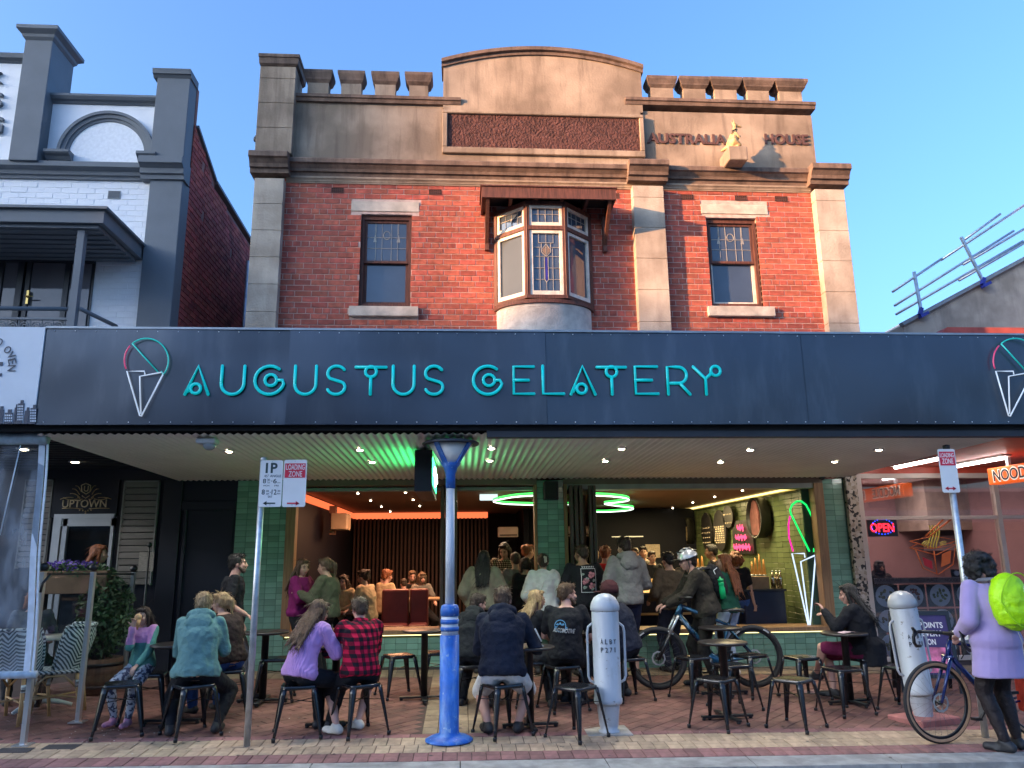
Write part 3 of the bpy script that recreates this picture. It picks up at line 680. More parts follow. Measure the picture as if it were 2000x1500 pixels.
p = PY(53, 580, YW-.1); m = MB(); m.box(p.x-.015, p.x+.015, YW-.1, YW-.07, p.z-.1, p.z+.1); m.tube([(p.x, YW-.1, p.z), (p.x, YW-.14, p.z), (p.x+.1, YW-.14, p.z)], .01, 6); m.build('door_handle', pm('brass', (.6,.42,.14), .25, metal=1), lb)
rz = Z_(603, 80, 9.75); rx = PY(152, 600, 9.75).x
m = MB(); m.tube([(-9.4, 9.75, rz), (rx, 9.75, rz)], .028, 8); m.tube([(rx+.04, 9.75, rz), (rx+.16, YW-.4, rz)], .028, 8); m.box(-9.4, rx, 9.73, 9.77, rz-.15, rz-.12)
for i in range(26):
    x = rx - .07 - i*.14
    m.tube([(x+.055*math.cos(a), 9.75, rz-.235+.055*math.sin(a)) for a in [q*math.pi/5 for q in range(10)]], .009, 5, True)
    m.tube([(x+.025*math.cos(a), 9.75, rz-.235+.025*math.sin(a)) for a in [q*math.pi/4 for q in range(8)]], .008, 5, True)
    m.bar((x-.07, 9.75, rz-.13), (x-.07, 9.75, rz-.4), .012, .012)
m.box(-9.4, rx, 9.73, 9.77, rz-.33, rz-.30); m.build('balcony_railing', GREY, lb)
# maroon brick side wall running back along the alley
tops = [PX(377, 152, LX1), PX(390, 225, LX1), PX(424, 365, LX1), PX(424, 372, LX1), PX(496, 470, LX1)]
ys = [YW+.2, PX(389, 200, LX1).y, PX(422, 340, LX1).y, PX(498, 480, LX1).y+2]
zs_ = [PX(380, 160, LX1).z, PX(389, 218, LX1).z, PX(422, 358, LX1).z, PX(496, 470, LX1).z]
m = MB()
sp = [(YW+.2, zl0), (ys[3], zl0), (ys[3], zs_[3]-.25), (ys[2], zs_[2]-.12), (ys[2], zs_[2]+.0), (ys[1], zs_[1]-.3), (ys[1], zs_[0]), (YW+.2, zs_[0])]
m.add([(LX1-.3, y, z) for y, z in sp] + [(LX1-.012, y, z) for y, z in sp], [tuple(range(8)), tuple(range(15, 7, -1))] + [(i, i+8, (i+1) % 8 + 8, (i+1) % 8) for i in range(8)])
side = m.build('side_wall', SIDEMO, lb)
def topz(y):
    if y < ys[1]: return zs_[0]
    if y < ys[2]: t = (y-ys[1])/(ys[2]-ys[1]); return zs_[1]-.3 + t*(zs_[2]-zs_[1]+.3)
    t = (y-ys[2])/(ys[3]-ys[2]); return zs_[2]-.12 + t*(zs_[3]-.25-zs_[2]+.12)
hol = [(PX(*q, LX1).y-.06, PX(*q, LX1).y+.06, PX(*q, LX1).z-.06, PX(*q, LX1).z+.06) for q in ((398, 326), (452, 492), (397, 423))]
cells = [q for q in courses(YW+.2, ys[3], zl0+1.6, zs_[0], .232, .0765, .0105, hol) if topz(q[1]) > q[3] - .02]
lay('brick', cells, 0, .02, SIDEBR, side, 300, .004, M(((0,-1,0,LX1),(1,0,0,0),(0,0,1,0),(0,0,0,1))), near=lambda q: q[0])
m = MB(); m.bar((LX1-.15, ys[2], zs_[2]+.0), (LX1-.15, ys[3], zs_[3]-.2), .38, .05); m.bar((LX1-.15, ys[1], zs_[1]-.28), (LX1-.15, ys[2], zs_[2]+.02), .36, .05); m.build('wall_capping', GREY, side)
p = PX(481, 560, LX1+.05); m = MB(); m.tube([(LX1+.05, p.y, 3), (LX1+.05, p.y, PX(481, 505, LX1+.05).z)], .03, 8); m.build('downpipe', STEEL, side)
# ------------------------------------------------------------------ gabled building behind on the right, with a roof edge guard rail
gy = 13.5
g0, g1 = PY(1764, 634, gy), PY(2000, 507, gy); sl = (g1.z-g0.z)/(g1.x-g0.x)
gb = thing('gabled_building', 'low grey rendered gable wall beyond the awning on the right', 'building', (g0.x+2, gy, 0))
m = MB(); m.prism([(g0.x, 2), (g0.x+9, 2), (g0.x+9, g0.z+sl*9), (g0.x, g0.z)], gy, gy+8); m.build('gable_wall', streak(pm('grey_render', (.36,.31,.25), .9, .2, 3, .3, 40), .5, (.13,.12,.11), 2, .5), gb)
m = MB(); m.bar((g0.x-.05, gy-.02, g0.z+.02-.05*sl), (g0.x+9, gy-.02, g0.z+.02+sl*9), .12, .07, V((0,1,0)).cross(V((1,0,sl)))); m.build('roof_edge', pm('steel_flashing', (.2,.23,.25), .5), gb)
pz = PY(1850, 641, gy-1.5); a = PY(1839, 652, gy-1.5); m = MB(); m.box(a.x+.12, a.x+6, gy-1.5, gy, a.z-.3, pz.z+.02); m.prism([(a.x-.0, a.z-.3), (a.x+.12, a.z-.3), (a.x+.12, pz.z+.02), (a.x, pz.z-.08)], gy-1.5, gy)
m.build('lower_parapet', pm('red_painted_parapet', (.3,.06,.05), .8, .2, 5), gb)
gr = thing('roof_guard_rail', 'galvanised three rail guard with blue clamps along the sloping gable roof edge', 'guard rail', (g0.x+1, gy, g0.z))
def rail(a, b): m = MB(); m.tube([PY(*a, gy-.06), PY(*b, gy-.06)], .024, 8); m.build('rail', STEEL, gr)
for a, b in (((1743,570),(1840,505)), ((1838,508),(2040,375)), ((1880,471),(1954,418)), ((1747,597),(1980,451)), ((1881,517),(2040,424)), ((1750,614),(1998,471)), ((1873,548),(2040,452))): rail(a, b)
for a, b in (((1785,531),(1800,612)), ((1877,463),(1922,553))):
    m = MB(); m.bar(PY(*a, gy-.1), PY(*b, gy-.1), .045, .05, V((0,1,0))); po = m.build('post', STEEL, gr)
    q = PY(b[0]+4, b[1]+3, gy-.12); d = V((1,0,sl)).normalized(); nn = d.cross(V((0,1,0)))
    m = MB(); m.obox(q, d, V((0,1,0)), nn, .09, .05, .03); m.obox(q+V((-.05,0,.07)), V((.35,0,.9)).normalized(), V((0,1,0)), V((.9,0,-.35)).normalized(), .07, .035, .03); m.build('clamp', pm('blue_clamp', (.02,.03,.25), .5), po)
# ================================================================== AWNING
FASC = pm('dark_blue_grey_panel', (.068,.082,.105), .27, .05, 1.5, .0, 3, spec=.6, metal=.65)
n_, L_, b_ = nodes(FASC)                   # sheet metal that is not quite flat
tc = n_.new('ShaderNodeTexCoord'); no = n_.new('ShaderNodeTexNoise'); no.inputs['Scale'].default_value = .7; no.inputs['Detail'].default_value = 1.5
bp = n_.new('ShaderNodeBump'); bp.inputs['Strength'].default_value = .5; bp.inputs['Distance'].default_value = .12
L_.new(tc.outputs['Object'], no.inputs['Vector']); L_.new(no.outputs['Fac'], bp.inputs['Height']); L_.new(bp.outputs[0], b_.inputs['Normal'])
FASC = streak(FASC, .22, (.22,.24,.27), 2.2, .5, .52, .75)
aw = thing('shop_awning', 'long dark blue grey awning with turquoise AUGUSTUS GELATERY lettering across the shop', 'awning', (1, YF, 2.8))
fz0, fz1 = 2.845, 3.748
seams = [-3.835, X_(562, 740, YF), X_(1067, 740, YF), X_(1571, 740, YF), 7.4]
for a, b in zip(seams, seams[1:]):
    m = MB(); nx, nz = 12, 8; P = []; F = []
    for j in range(nz+1):
        for i in range(nx+1):
            u, v = i/nx, j/nz; e = min(u, 1-u)
            P.append((a+.002+(b-a-.004)*u, YF + .012*math.sin(3.1*u*1.7+a)*math.sin(2.2*v+.4) - .004*math.exp(-e*30)*(1-v), fz0+(fz1-fz0)*v))
    for j in range(nz):
        for i in range(nx): k = j*(nx+1)+i; F.append((k, k+1, k+nx+2, k+nx+1))
    m.add(P, F, True); m.box(a+.002, b-.002, YF+.02, YF+.05, fz0, fz1); m.build('fascia_panel', FASC, aw)
m = MB(); m.box(-3.84, 7.4, YF-.015, YF+.3, fz1, fz1+.02); m.build('top_flashing', pm('flashing', (.3,.33,.36), .4, metal=.6), aw)
m = MB()
for i in range(26): x = -3.7+i*.42; m.ell((x+random.uniform(-.05,.05), YF+.02, fz1+.022), (.012,.012,.008), None, 6, 4)
m.build('flashing_rivet', STEEL, aw)
m = MB()
for i in range(60):
    for z in (fz0+.022, fz1-.022): m.ell((-3.76+i*.186, YF-.004, z), (.006,.004,.006), None, 6, 4)
stuff(m.build('fixing_screw', STEEL, aw))
m = MB(); m.box(-6.5, 7.4, YF+.06, YF+.36, 2.80, fz1); m.build('awning_frame', BLACKHOLE, aw)
m = MB(); m.box(-6.5, 7.4, YF+.06, YW, 3.0, 3.05); m.build('awning_deck', pm('awning_deck', (.2,.2,.2), .8), aw)
# corrugated soffit
SX0, SX1 = -3.86, 5.56
def sofz(y): return 2.775 + (y-YF-.1)/(YW-YF)*(2.70-2.775)
m = MB(); pit = .0765; npt = int((SX1-SX0)/pit*8); P = []; F = []
for i in range(npt+1):
    x = SX0 + (SX1-SX0)*i/npt; dz = .009*math.cos(2*math.pi*x/pit)
    for y in (YF+.1, YW-.02): P.append((x, y, sofz(y)+dz))
for i in range(npt): F.append((2*i, 2*i+2, 2*i+3, 2*i+1))
m.add(P, F, True); m.build('soffit_sheet', pm('cream_corrugated_steel', (.76,.73,.67), .5, .06, 2), aw)
m = MB(); m.box(X_(950,850,YF+.2), 7.3, YF+.07, YF+.17, 2.735, 2.80); m.build('gutter_board', pm('dark_gutter', (.02,.022,.03), .5), aw)
# lettering of round bars
TEAL = pm('turquoise_letter', (.0,.40,.43), .4, .05, 4, emit=(0,.55,.6), es=.07)
TEALD = pm('dark_teal_backing', (.0,.06,.07), .4)
A_ = lambda cx, cy, r, a0, a1, n=14: [(cx+r*math.cos(R_(a0+(a1-a0)*i/n)), cy+r*math.sin(R_(a0+(a1-a0)*i/n))) for i in range(n+1)]
def LS(ch, w):
    h = w/2
    if ch == 'A': return [[(0,0), (h,1), (w,0)], A_(w*.44,.2,.17,0,360), [(w*.17,.30),(w*.22,.0+.06)][:1]+[(w*.1,.1)]]
    if ch == 'U': return [[(0,1),(0,h)] + A_(h,h,h,180,360) + [(w,1)]]
    if ch == 'G': return [A_(h+.02,.5,.5,52,345,22) + [(w,.5),(w*.80,.5)], A_(h+.06,.5,.2,0,360)]
    if ch == 'S': return [A_(h,.745,.255,35,270,12) + A_(h,.245,.245,90,-150,12)[0:] if False else [(h+.30*math.cos(R_(q)), .74+.26*math.sin(R_(q))) for q in range(30, 226, 13)] + [(w*.72,.44)] + [(h+.30*math.cos(R_(q)), .25+.25*math.sin(R_(q))) for q in range(35, -166, -13)]]
    if ch == 'T': return [[(0,.96),(w,.96)], A_(h,.80,.19,0,360), [(h,.6),(h,0)]]
    if ch == 'E': return [[(w,.98),(0,.98),(0,.02),(w,.02)], [(0,.5),(w*.74,.5)]]
    if ch == 'L': return [[(0,1),(0,.02),(w,.02)]]
    if ch == 'R': return [[(0,0),(0,.97),(w*.4,.97)] + A_(w*.5,.68,.29,90,-90)[1:] + [(w*.12,.39)], [(w*.55,.39),(w,0)]]
    if ch == 'Y': return [[(0,.97),(w*.42,.55),(w*.42,0)], [(w*.42,.55),(w*.62,.72)], A_(w*.8,.83,.17,0,360)]
spell = [('A',365,410),('U',434,478),('G',500,553),('U',577,618),('S',637,678),('T',695,754),('U',768,809),('S',827,869),('G',927,976),('E',1003,1042),('L',1060,1100),('A',1114,1161),('T',1166,1222),('E',1240,1283),('R',1303,1345),('Y',1354,1408)]
for ch, a, b in spell:
    z0, z1 = PY((a+b)/2, 771, YF).z, PY((a+b)/2, 716, YF).z; H = z1-z0; x0, x1 = X_(a, 743, YF), X_(b, 743, YF)
    m = MB(); m2 = MB()
    for st_ in LS(ch, (x1-x0)/H):
        cl = len(st_) > 3 and abs(st_[0][0]-st_[-1][0]) + abs(st_[0][1]-st_[-1][1]) < 1e-3
        pts = [(x0+u*H, YF-.022, z0+v*H) for u, v in (st_[:-1] if cl else st_)]
        m.tube(pts, .0145, 8, cl); m2.tube([(x, YF-.006, z) for x, _, z in pts], .021, 6, cl, .5)
        if not cl:
            for q in (pts[0], pts[-1]): m.ell(q, (.0145,.0145,.0145), None, 8, 6)
    o = m.build('letter', TEAL, aw); m2.build('letter_backing', TEALD, o)
# the ice cream cone emblem in outline tube, twice
NWHITE = pm('white_tube', (.6,.66,.74), .3, emit=(.8,.9,1), es=.06); NGREEN = pm('green_tube', (.02,.42,.38), .3, emit=(0,.6,.5), es=.05); NPINK = pm('pink_tube', (.5,.05,.12), .3, emit=(.8,.05,.2), es=.06)
def cone_sign(px0, k):
    q = lambda x, y: PY(px0+(x-243)*k, 660+(y-660), YF-.04)
    e = [q(286+43*math.cos(R_(a)), 704-43*math.sin(R_(a))) for a in range(128, -48, -8)]
    for nm, pts, mt, cl in (('green_scoop_tube', e + [q(315,725)], NGREEN, False), ('green_bar_tube', [q(258,671), q(309,727)], NGREEN, False),
        ('pink_arc_tube', [q(286+43*math.cos(R_(a)), 704-43*math.sin(R_(a))) for a in range(138, 210, 8)], NPINK, False),
        ('white_cone_tube', [q(283,731), q(282,725), q(248,725), q(273,812), q(276,813), q(319,730), q(316,727), q(273,735), q(275,808)], NWHITE, False)):
        m = MB(); m.tube(pts, .0068, 6, cl); m.build(nm, mt, aw)
cone_sign(243, 1); cone_sign(1940, 1)
# recessed downlights under the awning
LAMP = emis('lamp_glow', (1, .86, .6), 6)
RIM = pm('downlight_rim', (.6,.6,.58), .4)
def downlight(px, py, z, lab, grp, r=.045, watt=0, Yc=None):
    p = PZ(px, py, z); z = sofz(p.y)-.004 if Yc is None else z; p = PZ(px, py, z)
    t = thing('downlight', lab, 'ceiling light', (p.x, p.y, z), 0, grp, False)
    m = MB(); m.lathe([(r*.8,-.012),(r*1.25,-.014),(r*1.3,0)], n=14); m.build('trim_ring', RIM, t)
    m = MB(); m.ell((0,0,-.010), (r*.8, r*.8, .014), None, 12, 6); m.build('lamp', LAMP, t)
    if watt:
        l = bpy.data.lights.new('bulb', 'SPOT'); l.energy = watt; l.color = (1,.96,.88); l.spot_size = R_(120); l.spot_blend = .6; l.shadow_soft_size = .05
        o = bpy.data.objects.new('bulb', l); COL.objects.link(o); o.parent = t; o.location = (0,0,-.03)
for i, (px, py, lab) in enumerate(((448,880,'round downlight in the soffit nearest the smoke detector'), (517,901,'round downlight just left of the parking sign top'), (703,877,'front downlight in the soffit left of the green glow'), (727,901,'rear downlight in the soffit left of the green glow'),
    (960,874,'front downlight in the soffit just right of the street lamp'), (957,898,'rear downlight in the soffit just right of the street lamp'), (1214,875,'front downlight in the soffit above the grey bollard'), (1182,899,'rear downlight in the soffit above the grey bollard'),
    (1465,877,'front downlight in the soffit above the neon cone'), (1407,901,'rear downlight in the soffit above the cyclist'), (1716,877,'front downlight in the soffit near the loading zone sign'), (1630,900,'rear downlight in the soffit near the terrazzo pillar'))):
    downlight(px, py, 2.73, lab, 'downlights in the corrugated soffit', watt=10)
p = PZ(399, 853, 2.76); t = thing('smoke_detector', 'pale round sensor dome fixed under the front of the soffit', 'sensor', (p.x, p.y+.1, 2.755), 0, None, False)
m = MB(); m.box(-.09,.09,-.07,.07,-.05,0); m.build('housing', pm('pale_plastic', (.5,.52,.52), .5), t, .01); m = MB(); m.ell((.02,0,-.06), (.06,.06,.05)); m.build('dome', pm('smoky_plastic', (.3,.33,.34), .2), t)
# neighbouring awning sign on the far left
sg = thing('oven_sign', 'white awning signboard with OVEN lettering and a black city skyline, far left', 'sign', (-4.3, YF, 3.3))
m = MB(); m.box(-6.5, -3.845, YF-.005, YF+.05, 2.86, fz1+.012); m.build('board', streak(pm('white_sign_vinyl', (.66,.70,.75), .5, .04, 3), .25, (.3,.33,.38), 3, 2, .6, .75), sg)
INK = pm('sign_ink', (.05,.06,.09), .5)
for ch, cx, cy, rt in (('O',15,683,-32),('V',22,694,-52),('E',24,706,-74),('N',23,719,-88),('O',-1,668,-15)):
    c = PY(cx, cy, YF-.01); mm = M.Translation(c) @ M.Rotation(R_(-rt), 4, 'Y'); letters('letter', ch, -.028, .028, -.034, .034, -.004, INK, sg, .004, 0, mm)
m = MB()
for q in (rect(-20, 707, 5, 714, YF-.01), rect(-20, 729, 3, 735, YF-.01)): m.box(q[0], q[1], YF-.012, YF-.006, q[2], q[3])
m.build('emblem_edge', INK, sg)
m = MB()
for i, (a, b, t_) in enumerate(((-30,-8,790),(-6,8,800),(8,26,806),(27,33,796),(33,47,788),(47,58,802),(58,72,797))):
    r_ = rect(a, t_, b, 828, YF-.01); m.box(r_[0], r_[1]-.008, YF-.012, YF-.006, r_[2], r_[3])
    m.box((r_[0]*.7+r_[1]*.3), (r_[0]*.3+r_[1]*.7), YF-.012, YF-.006, r_[3], r_[3]+.03)
m.build('skyline', INK, sg)
m = MB()
for a, b, t_, n in ((33,47,792,6),(8,26,810,3),(58,72,800,5)):
    for j in range(n):
        for i in range(4):
            z = t_ + j*5.2; q = rect(a+1.5+i*(b-a-2)/4, z, a+1.5+(i+.7)*(b-a-2)/4, z+3, YF-.01); m.box(q[0], q[1], YF-.015, YF-.0122, q[2], q[3])
m.build('skyline_window', pm('sign_white', (.6,.65,.72), .5), sg)

# ================================================================== SHOPFRONT
TILE = pm('green_glazed_tile', (.19,.36,.275), .16, .12, 2.5, .06, 14, isl=.2, spec=.6)
TILEG = pm('tile_grout', (.06,.13,.10), .9)
OAK = pm('oak_frame', (.30,.175,.085), .55, .2, 5, .2, 40, stretch=(8,8,.6))
BRZ = pm('bronze_frame', (.085,.062,.045), .45, .1, 5)
NAVY = pm('navy_paint', (.004,.005,.012), .6, .1, 2, spec=.2)
sf = thing('shopfront', 'green tiled gelato shopfront with open bifold windows under the awning', 'shopfront', (1, YW, .2))
def tiled(x0, x1, z0, z1, y, tw=.145, th=.072, yb=None):
    m = MB(); m.box(x0, x1, y+.004, (yb or y+.25), z0, z1); m.build('tile_bed', TILEG, sf)
    return courses(x0+.002, x1-.002, z0, z1-.002, tw, th, .004, (), 0, True)
zg = .17
PL = (-3.08, -2.36); PM = (1.07, 1.45); PR = (5.24, 5.56)
ct = tiled(*PL, gz(-2.7,YW), 2.70, YW) + tiled(*PM, .15, 2.68, YW) + tiled(*PR, .1, 2.68, YW)
lz = .60
ct += tiled(-2.36, -.15, .2, lz-.02, YW+.03) + tiled(2.1, 5.24, .1, lz-.05, YW+.03)
lay('tile', ct, YW, .003, TILE, sf, 300, .003)
# oak ledges (the window seats), with a strip light beneath
for a, b, z in ((-2.36, -.12, lz+.05), (2.1, 5.24, lz+.0)):
    m = MB(); m.box(a, b, YW-.05, YW+.5, z-.03, z+.03); m.build('ledge', OAK, sf, .006)
    m = MB(); m.box(a+.02, b-.02, YW+.005, YW+.022, z-.045, z-.032); m.build('strip_light', emis('warm_strip', (1,.83,.35), .55), sf)
m = MB(); m.box(-2.36, -.12, YW-.01, YW+.05, .1, .2); m.build('floor_grille', pm('ribbed_grille', (.05,.045,.04), .6), sf)
for a, b, z in ((-2.40, -2.27, lz+.03), (5.10, 5.24, lz+.03), (1.45, 1.50, .15), (1.03, 1.07, .15)): m = MB(); m.box(a, b, YW-.02, YW+.16, z, 2.62); m.build('oak_jamb', OAK, sf, .004)
m = MB(); m.box(-2.4, 1.07, YW-.01, YW+.2, 2.62, 2.72); m.box(1.45, 5.24, YW-.01, YW+.2, 2.62, 2.72); m.build('header_beam', pm('taupe_beam', (.16,.12,.09), .6), sf)
m = MB(); m.box(-2.3, 1.03, YW+.2, YW+.35, 2.56, 2.62); m.box(1.5, 5.1, YW+.0, YW+.3, 2.55, 2.62); m.build('blind_box', pm('pale_track', (.3,.33,.31), .5), sf)
def bifold(x0, n, ex, y0=YW-.12, z0=.2, z1=2.6):
    for i in range(n):
        x = x0 + i*ex; m = MB(); y1 = y0+.62
        m.box(x, x+.045, y0, y0+.09, z0, z1); m.box(x, x+.045, y1-.09, y1, z0, z1); m.box(x, x+.045, y0+.09, y1-.09, z0, z0+.12); m.box(x, x+.045, y0+.09, y1-.09, z1-.1, z1); o = m.build('bifold_leaf', BRZ, sf, .003)
        m = MB(); m.box(x+.018, x+.026, y0+.09, y1-.09, z0+.12, z1-.1); m.build('pane', GLS, o)
GLS = glass('clear_glass', (.92,.95,.94), .02)
bifold(-.28, 4, .06, z0=lz+.08); bifold(1.52, 3, .07, z0=.2); bifold(1.80, 2, .06, YW-.05, .2)
# fascia speaker, cctv dome, entry keypad
t = thing('wall_speaker', 'black box loudspeaker mounted high on the middle tiled pillar', 'speaker', (1.26, YW, 2.45)); r_ = rect(1062, 940, 1090, 976, YW-.1); m = MB(); m.box(r_[0], r_[1], YW-.16, YW, r_[2], r_[3]); m.build('cabinet', BLACKM, t, .01); m = MB(); m.box(r_[0]+.02, r_[1]-.02, YW-.165, YW-.16, r_[2]+.02, r_[3]-.02); m.build('grille', pm('speaker_cloth', (.02,.02,.022), .9), t)
p = PY(1605, 932, YW-.08); t = thing('security_camera', 'white dome camera tucked under the soffit beside the right tiled pillar', 'camera', (p.x, YW-.08, p.z)); m = MB(); m.lathe([(.05,.06),(.055,.02),(.05,0)], (p.x,YW-.08,p.z)); m.build('housing', pm('white_plastic', (.7,.7,.7), .4), t); m = MB(); m.ell((p.x, YW-.08, p.z), (.045,.045,.045)); m.build('dome', pm('dark_dome', (.03,.03,.035), .1), t)
# green lit blade sign hanging across the pavement
bs = thing('blade_sign', 'black projecting box sign with a bright green lit face, behind the street lamp', 'sign', (-.32, 9, 2.4))
q0, q1 = PX(818, 985, -.40), PX(862, 985, -.40)
m = MB(); by0, by1 = 8.0, 9.5; bzt, bzb = 2.73, 2.30; m.prism([(-.48, bzb), (-.30, bzb), (-.30, bzt), (-.48, bzt)], by0, by1); m.build('box', pm('black_sign_box', (.006,.007,.01), .35), bs)
for x0, x1 in ((-.484, -.4805), (-.2995, -.296)):
    m = MB(); m.box(x0, x1, by0+.12, by1-.12, bzb+.08, bzt-.06); m.build('lit_face', emis('green_light', (.05,1,.25), 1.2), bs)
m = MB(); m.tube([(-.293, by0+.3, 2.5), (-.293, by0+.55, 2.6), (-.293, by0+.75, 2.42), (-.293, by0+1.1, 2.58), (-.293, by1-.2, 2.5)], .014, 6); m.build('lit_script', emis('white_green', (.8,1,.85), 2.5), bs)
for y in (by0+.2, by1-.26): m = MB(); m.box(-.42, -.36, y, y+.06, bzt, 2.78); m.build('hanger', BLACKM, bs)
for x in (-.62, -.16):
    l = bpy.data.lights.new('green_glow', 'AREA'); l.energy = 3.2; l.color = (.03,1,.2); l.shape = 'RECTANGLE'; l.size = 1.2; l.size_y = .25
    o = bpy.data.objects.new('green_glow', l); COL.objects.link(o); o.location = (-.5 if x < -.4 else -.28, (by0+by1)/2, 2.55); o.rotation_euler = (0, R_(95 if x < -.4 else -95), R_(0)); o.rotation_euler = (R_(90), 0, R_(-90 if x < -.4 else 90)); o.parent = bs; o.matrix_parent_inverse = M.Translation(-V(bs.location))

# ================================================================== INTERIOR
IX0, IX1, IY1, IZ0, IZ1 = -2.36, 5.0, 17.6, .2, 2.6
ICE = pm('brown_ceiling', (.20,.115,.075), .7, .05, 2)
m = MB(); m.box(IX0-.3, IX1+.3, YW+.2, 18.6, IZ1+.004, IZ1+.1); struct(m.build('shop_ceiling', ICE))
m = MB(); m.box(IX0-.3, IX1+.3, YW+.1, 18.6, .0, .19); struct(m.build('shop_floor', pm('dark_shop_floor', (.07,.055,.045), .4, .2, 4)))
m = MB(); m.box(IX0-.3, IX0, YW+.26, 18.6, .19, IZ1+.1); struct(m.build('left_shop_wall', NAVY))
IW = thing('green_tiled_wall', 'long olive green tiled side wall inside the shop with a lit cove above', 'wall', (IX1, 14, .2))
m = MB(); m.box(IX1+.012, IX1+.3, YW+.2, 18.6, .19, IZ1); m.build('wall_bed', TILEG, IW)
GT = pm('olive_glazed_tile', (.13,.17,.075), .3, .12, 3, .05, 12, isl=.14)
cells = courses(-18.4, -(YW+.21), .2, IZ1-.06, .235, .075, .005, (), 0, True)
lay('tile', cells, 0, .01, GT, IW, 300, .003, M(((0,1,0,IX1),(-1,0,0,0),(0,0,1,0),(0,0,0,1))), near=lambda q: -q[1])
m = MB(); m.box(IX1-.03, IX1+.3, YW+.25, 18.4, IZ1-.055, IZ1); m.build('cove', pm('cove_paint', (.5,.45,.2), .6), IW)
m = MB(); m.box(IX1-.06, IX1-.032, YW+.3, 18.3, IZ1-.035, IZ1-.01); m.build('cove_light', emis('yellow_cove', (1,.80,.28), .5), IW)
m = MB(); m.box(-2.6, 5.3, 18.4, 18.6, .19, IZ1); struct(m.build('back_shop_wall', NAVY))
m = MB(); m.box(1.3, 1.42, 16.2, 18.4, .19, IZ1); struct(m.build('shop_partition', NAVY))
# slatted screen with the orange cove behind
sl_ = thing('slatted_screen', 'dark vertical timber slat screen along the back of the booth area', 'screen', (-1, IY1-.4, .2))
m = MB(); x = IX0+.05; k = 0
SLAT = pm('dark_slat', (.055,.022,.016), .6, .25, 3)
sm_ = None
while x < .62:
    if sm_ is None: mb = MB(); mb.box(-.02,.02,-.03,.03,.19,2.36+.1); sm_ = mb.mesh('slat', SLAT)
    o = link('slat', sm_, sl_); o.location = (x, IY1-.35, 0); x += .085
m = MB(); m.box(IX0, .62, IY1-.2, IY1-.15, .19, 2.42); m.build('backing', BLACKHOLE, sl_)
m = MB(); m.box(IX0, .6, IY1-.16, IY1-.13, 2.46, IZ1-.005); m.build('cove_light', emis('orange_cove', (1,.17,.06), .24), sl_)
m = MB(); m.box(IX0+.002, IX0+.02, YW+.8, IY1-.2, 2.47, IZ1-.02); cl = m.build('side_cove_light', emis('orange_cove_side', (1,.16,.055), .24), sl_)
for x, y, e, c, sz in ((-.9, 14.2, 10, (1,.45,.22), .7), (-1.2, 12.6, 7, (1,.5,.3), .6), (4.1, 14.5, 16, (1,.75,.36), .8), (4.1, 12.0, 9, (1,.78,.42), .7), (.4, 13.0, 9, (1,.7,.45), .6)):  # unseen area lamps added to fill the room in place of the ceiling spots
    l = bpy.data.lights.new('interior_fill', 'AREA'); l.energy = e; l.color = c; l.size = sz; o = bpy.data.objects.new('interior_fill', l); COL.objects.link(o); o.location = (x, y, 2.55)
for px, py, lab in ((699,962,'front left spot in the brown shop ceiling'),(792,960,'front right spot in the brown ceiling near the blade sign'),(724,976,'second spot back along the left row in the shop ceiling'),(807,975,'second spot back along the right row in the shop ceiling'),(745,988,'third spot back along the left row above the booths'),(820,987,'third spot back along the right row above the booths'),
    (762,998,'last spot at the back of the left row by the orange cove'),(1450,956,'ceiling spot nearest the olive tiled wall'),(1396,969,'ceiling spot above the round wall shelves'),(1353,980,'ceiling spot above the cyclist inside the shop'),(1314,991,'ceiling spot furthest back above the counter staff'),(1280,999,'small spot over the gelato counter')):
    downlight(px, py, IZ1-.003, lab, 'ceiling spots inside the shop', .024, 0, 1)
# looping neon on the ceiling
def ceil_loop(pts, lab):
    t = thing('ceiling_neon', lab, 'neon light', tuple(PZ(*pts[0], 2.5)))
    P0 = [PZ(*p, 2.5) for p in pts]; Q = []
    for i in range(len(P0)-1):
        a, b, c, d = P0[max(i-1,0)], P0[i], P0[i+1], P0[min(i+2, len(P0)-1)]
        for s in range(6):
            u = s/6; Q.append(.5*((2*b) + (c-a)*u + (2*a-5*b+4*c-d)*u*u + (3*b-a-3*c+d)*u**3))
    Q.append(P0[-1])
    m = MB(); m.tube([q + V((0,0,-.012)) for q in Q], .010, 6); m.build('white_tube', emis('white_led', (.85,1,.85), .55), t)
    m = MB(); m.tube([q + V((0,-.0,.022)) for q in Q], .012, 6); m.build('green_tube', emis('green_led', (.06,.75,.10), .45), t)
ceil_loop([(1156,966),(1195,968),(1224,972),(1225,977),(1195,981),(1181,983),(1205,987),(1236,991),(1225,996),(1180,999),(1150,998)], 'green and white neon squiggle on the ceiling right of the middle pillar')
ceil_loop([(1046,966),(1005,969),(972,975),(965,979),(990,983),(1046,985)], 'green and white neon loop on the ceiling left of the middle pillar')
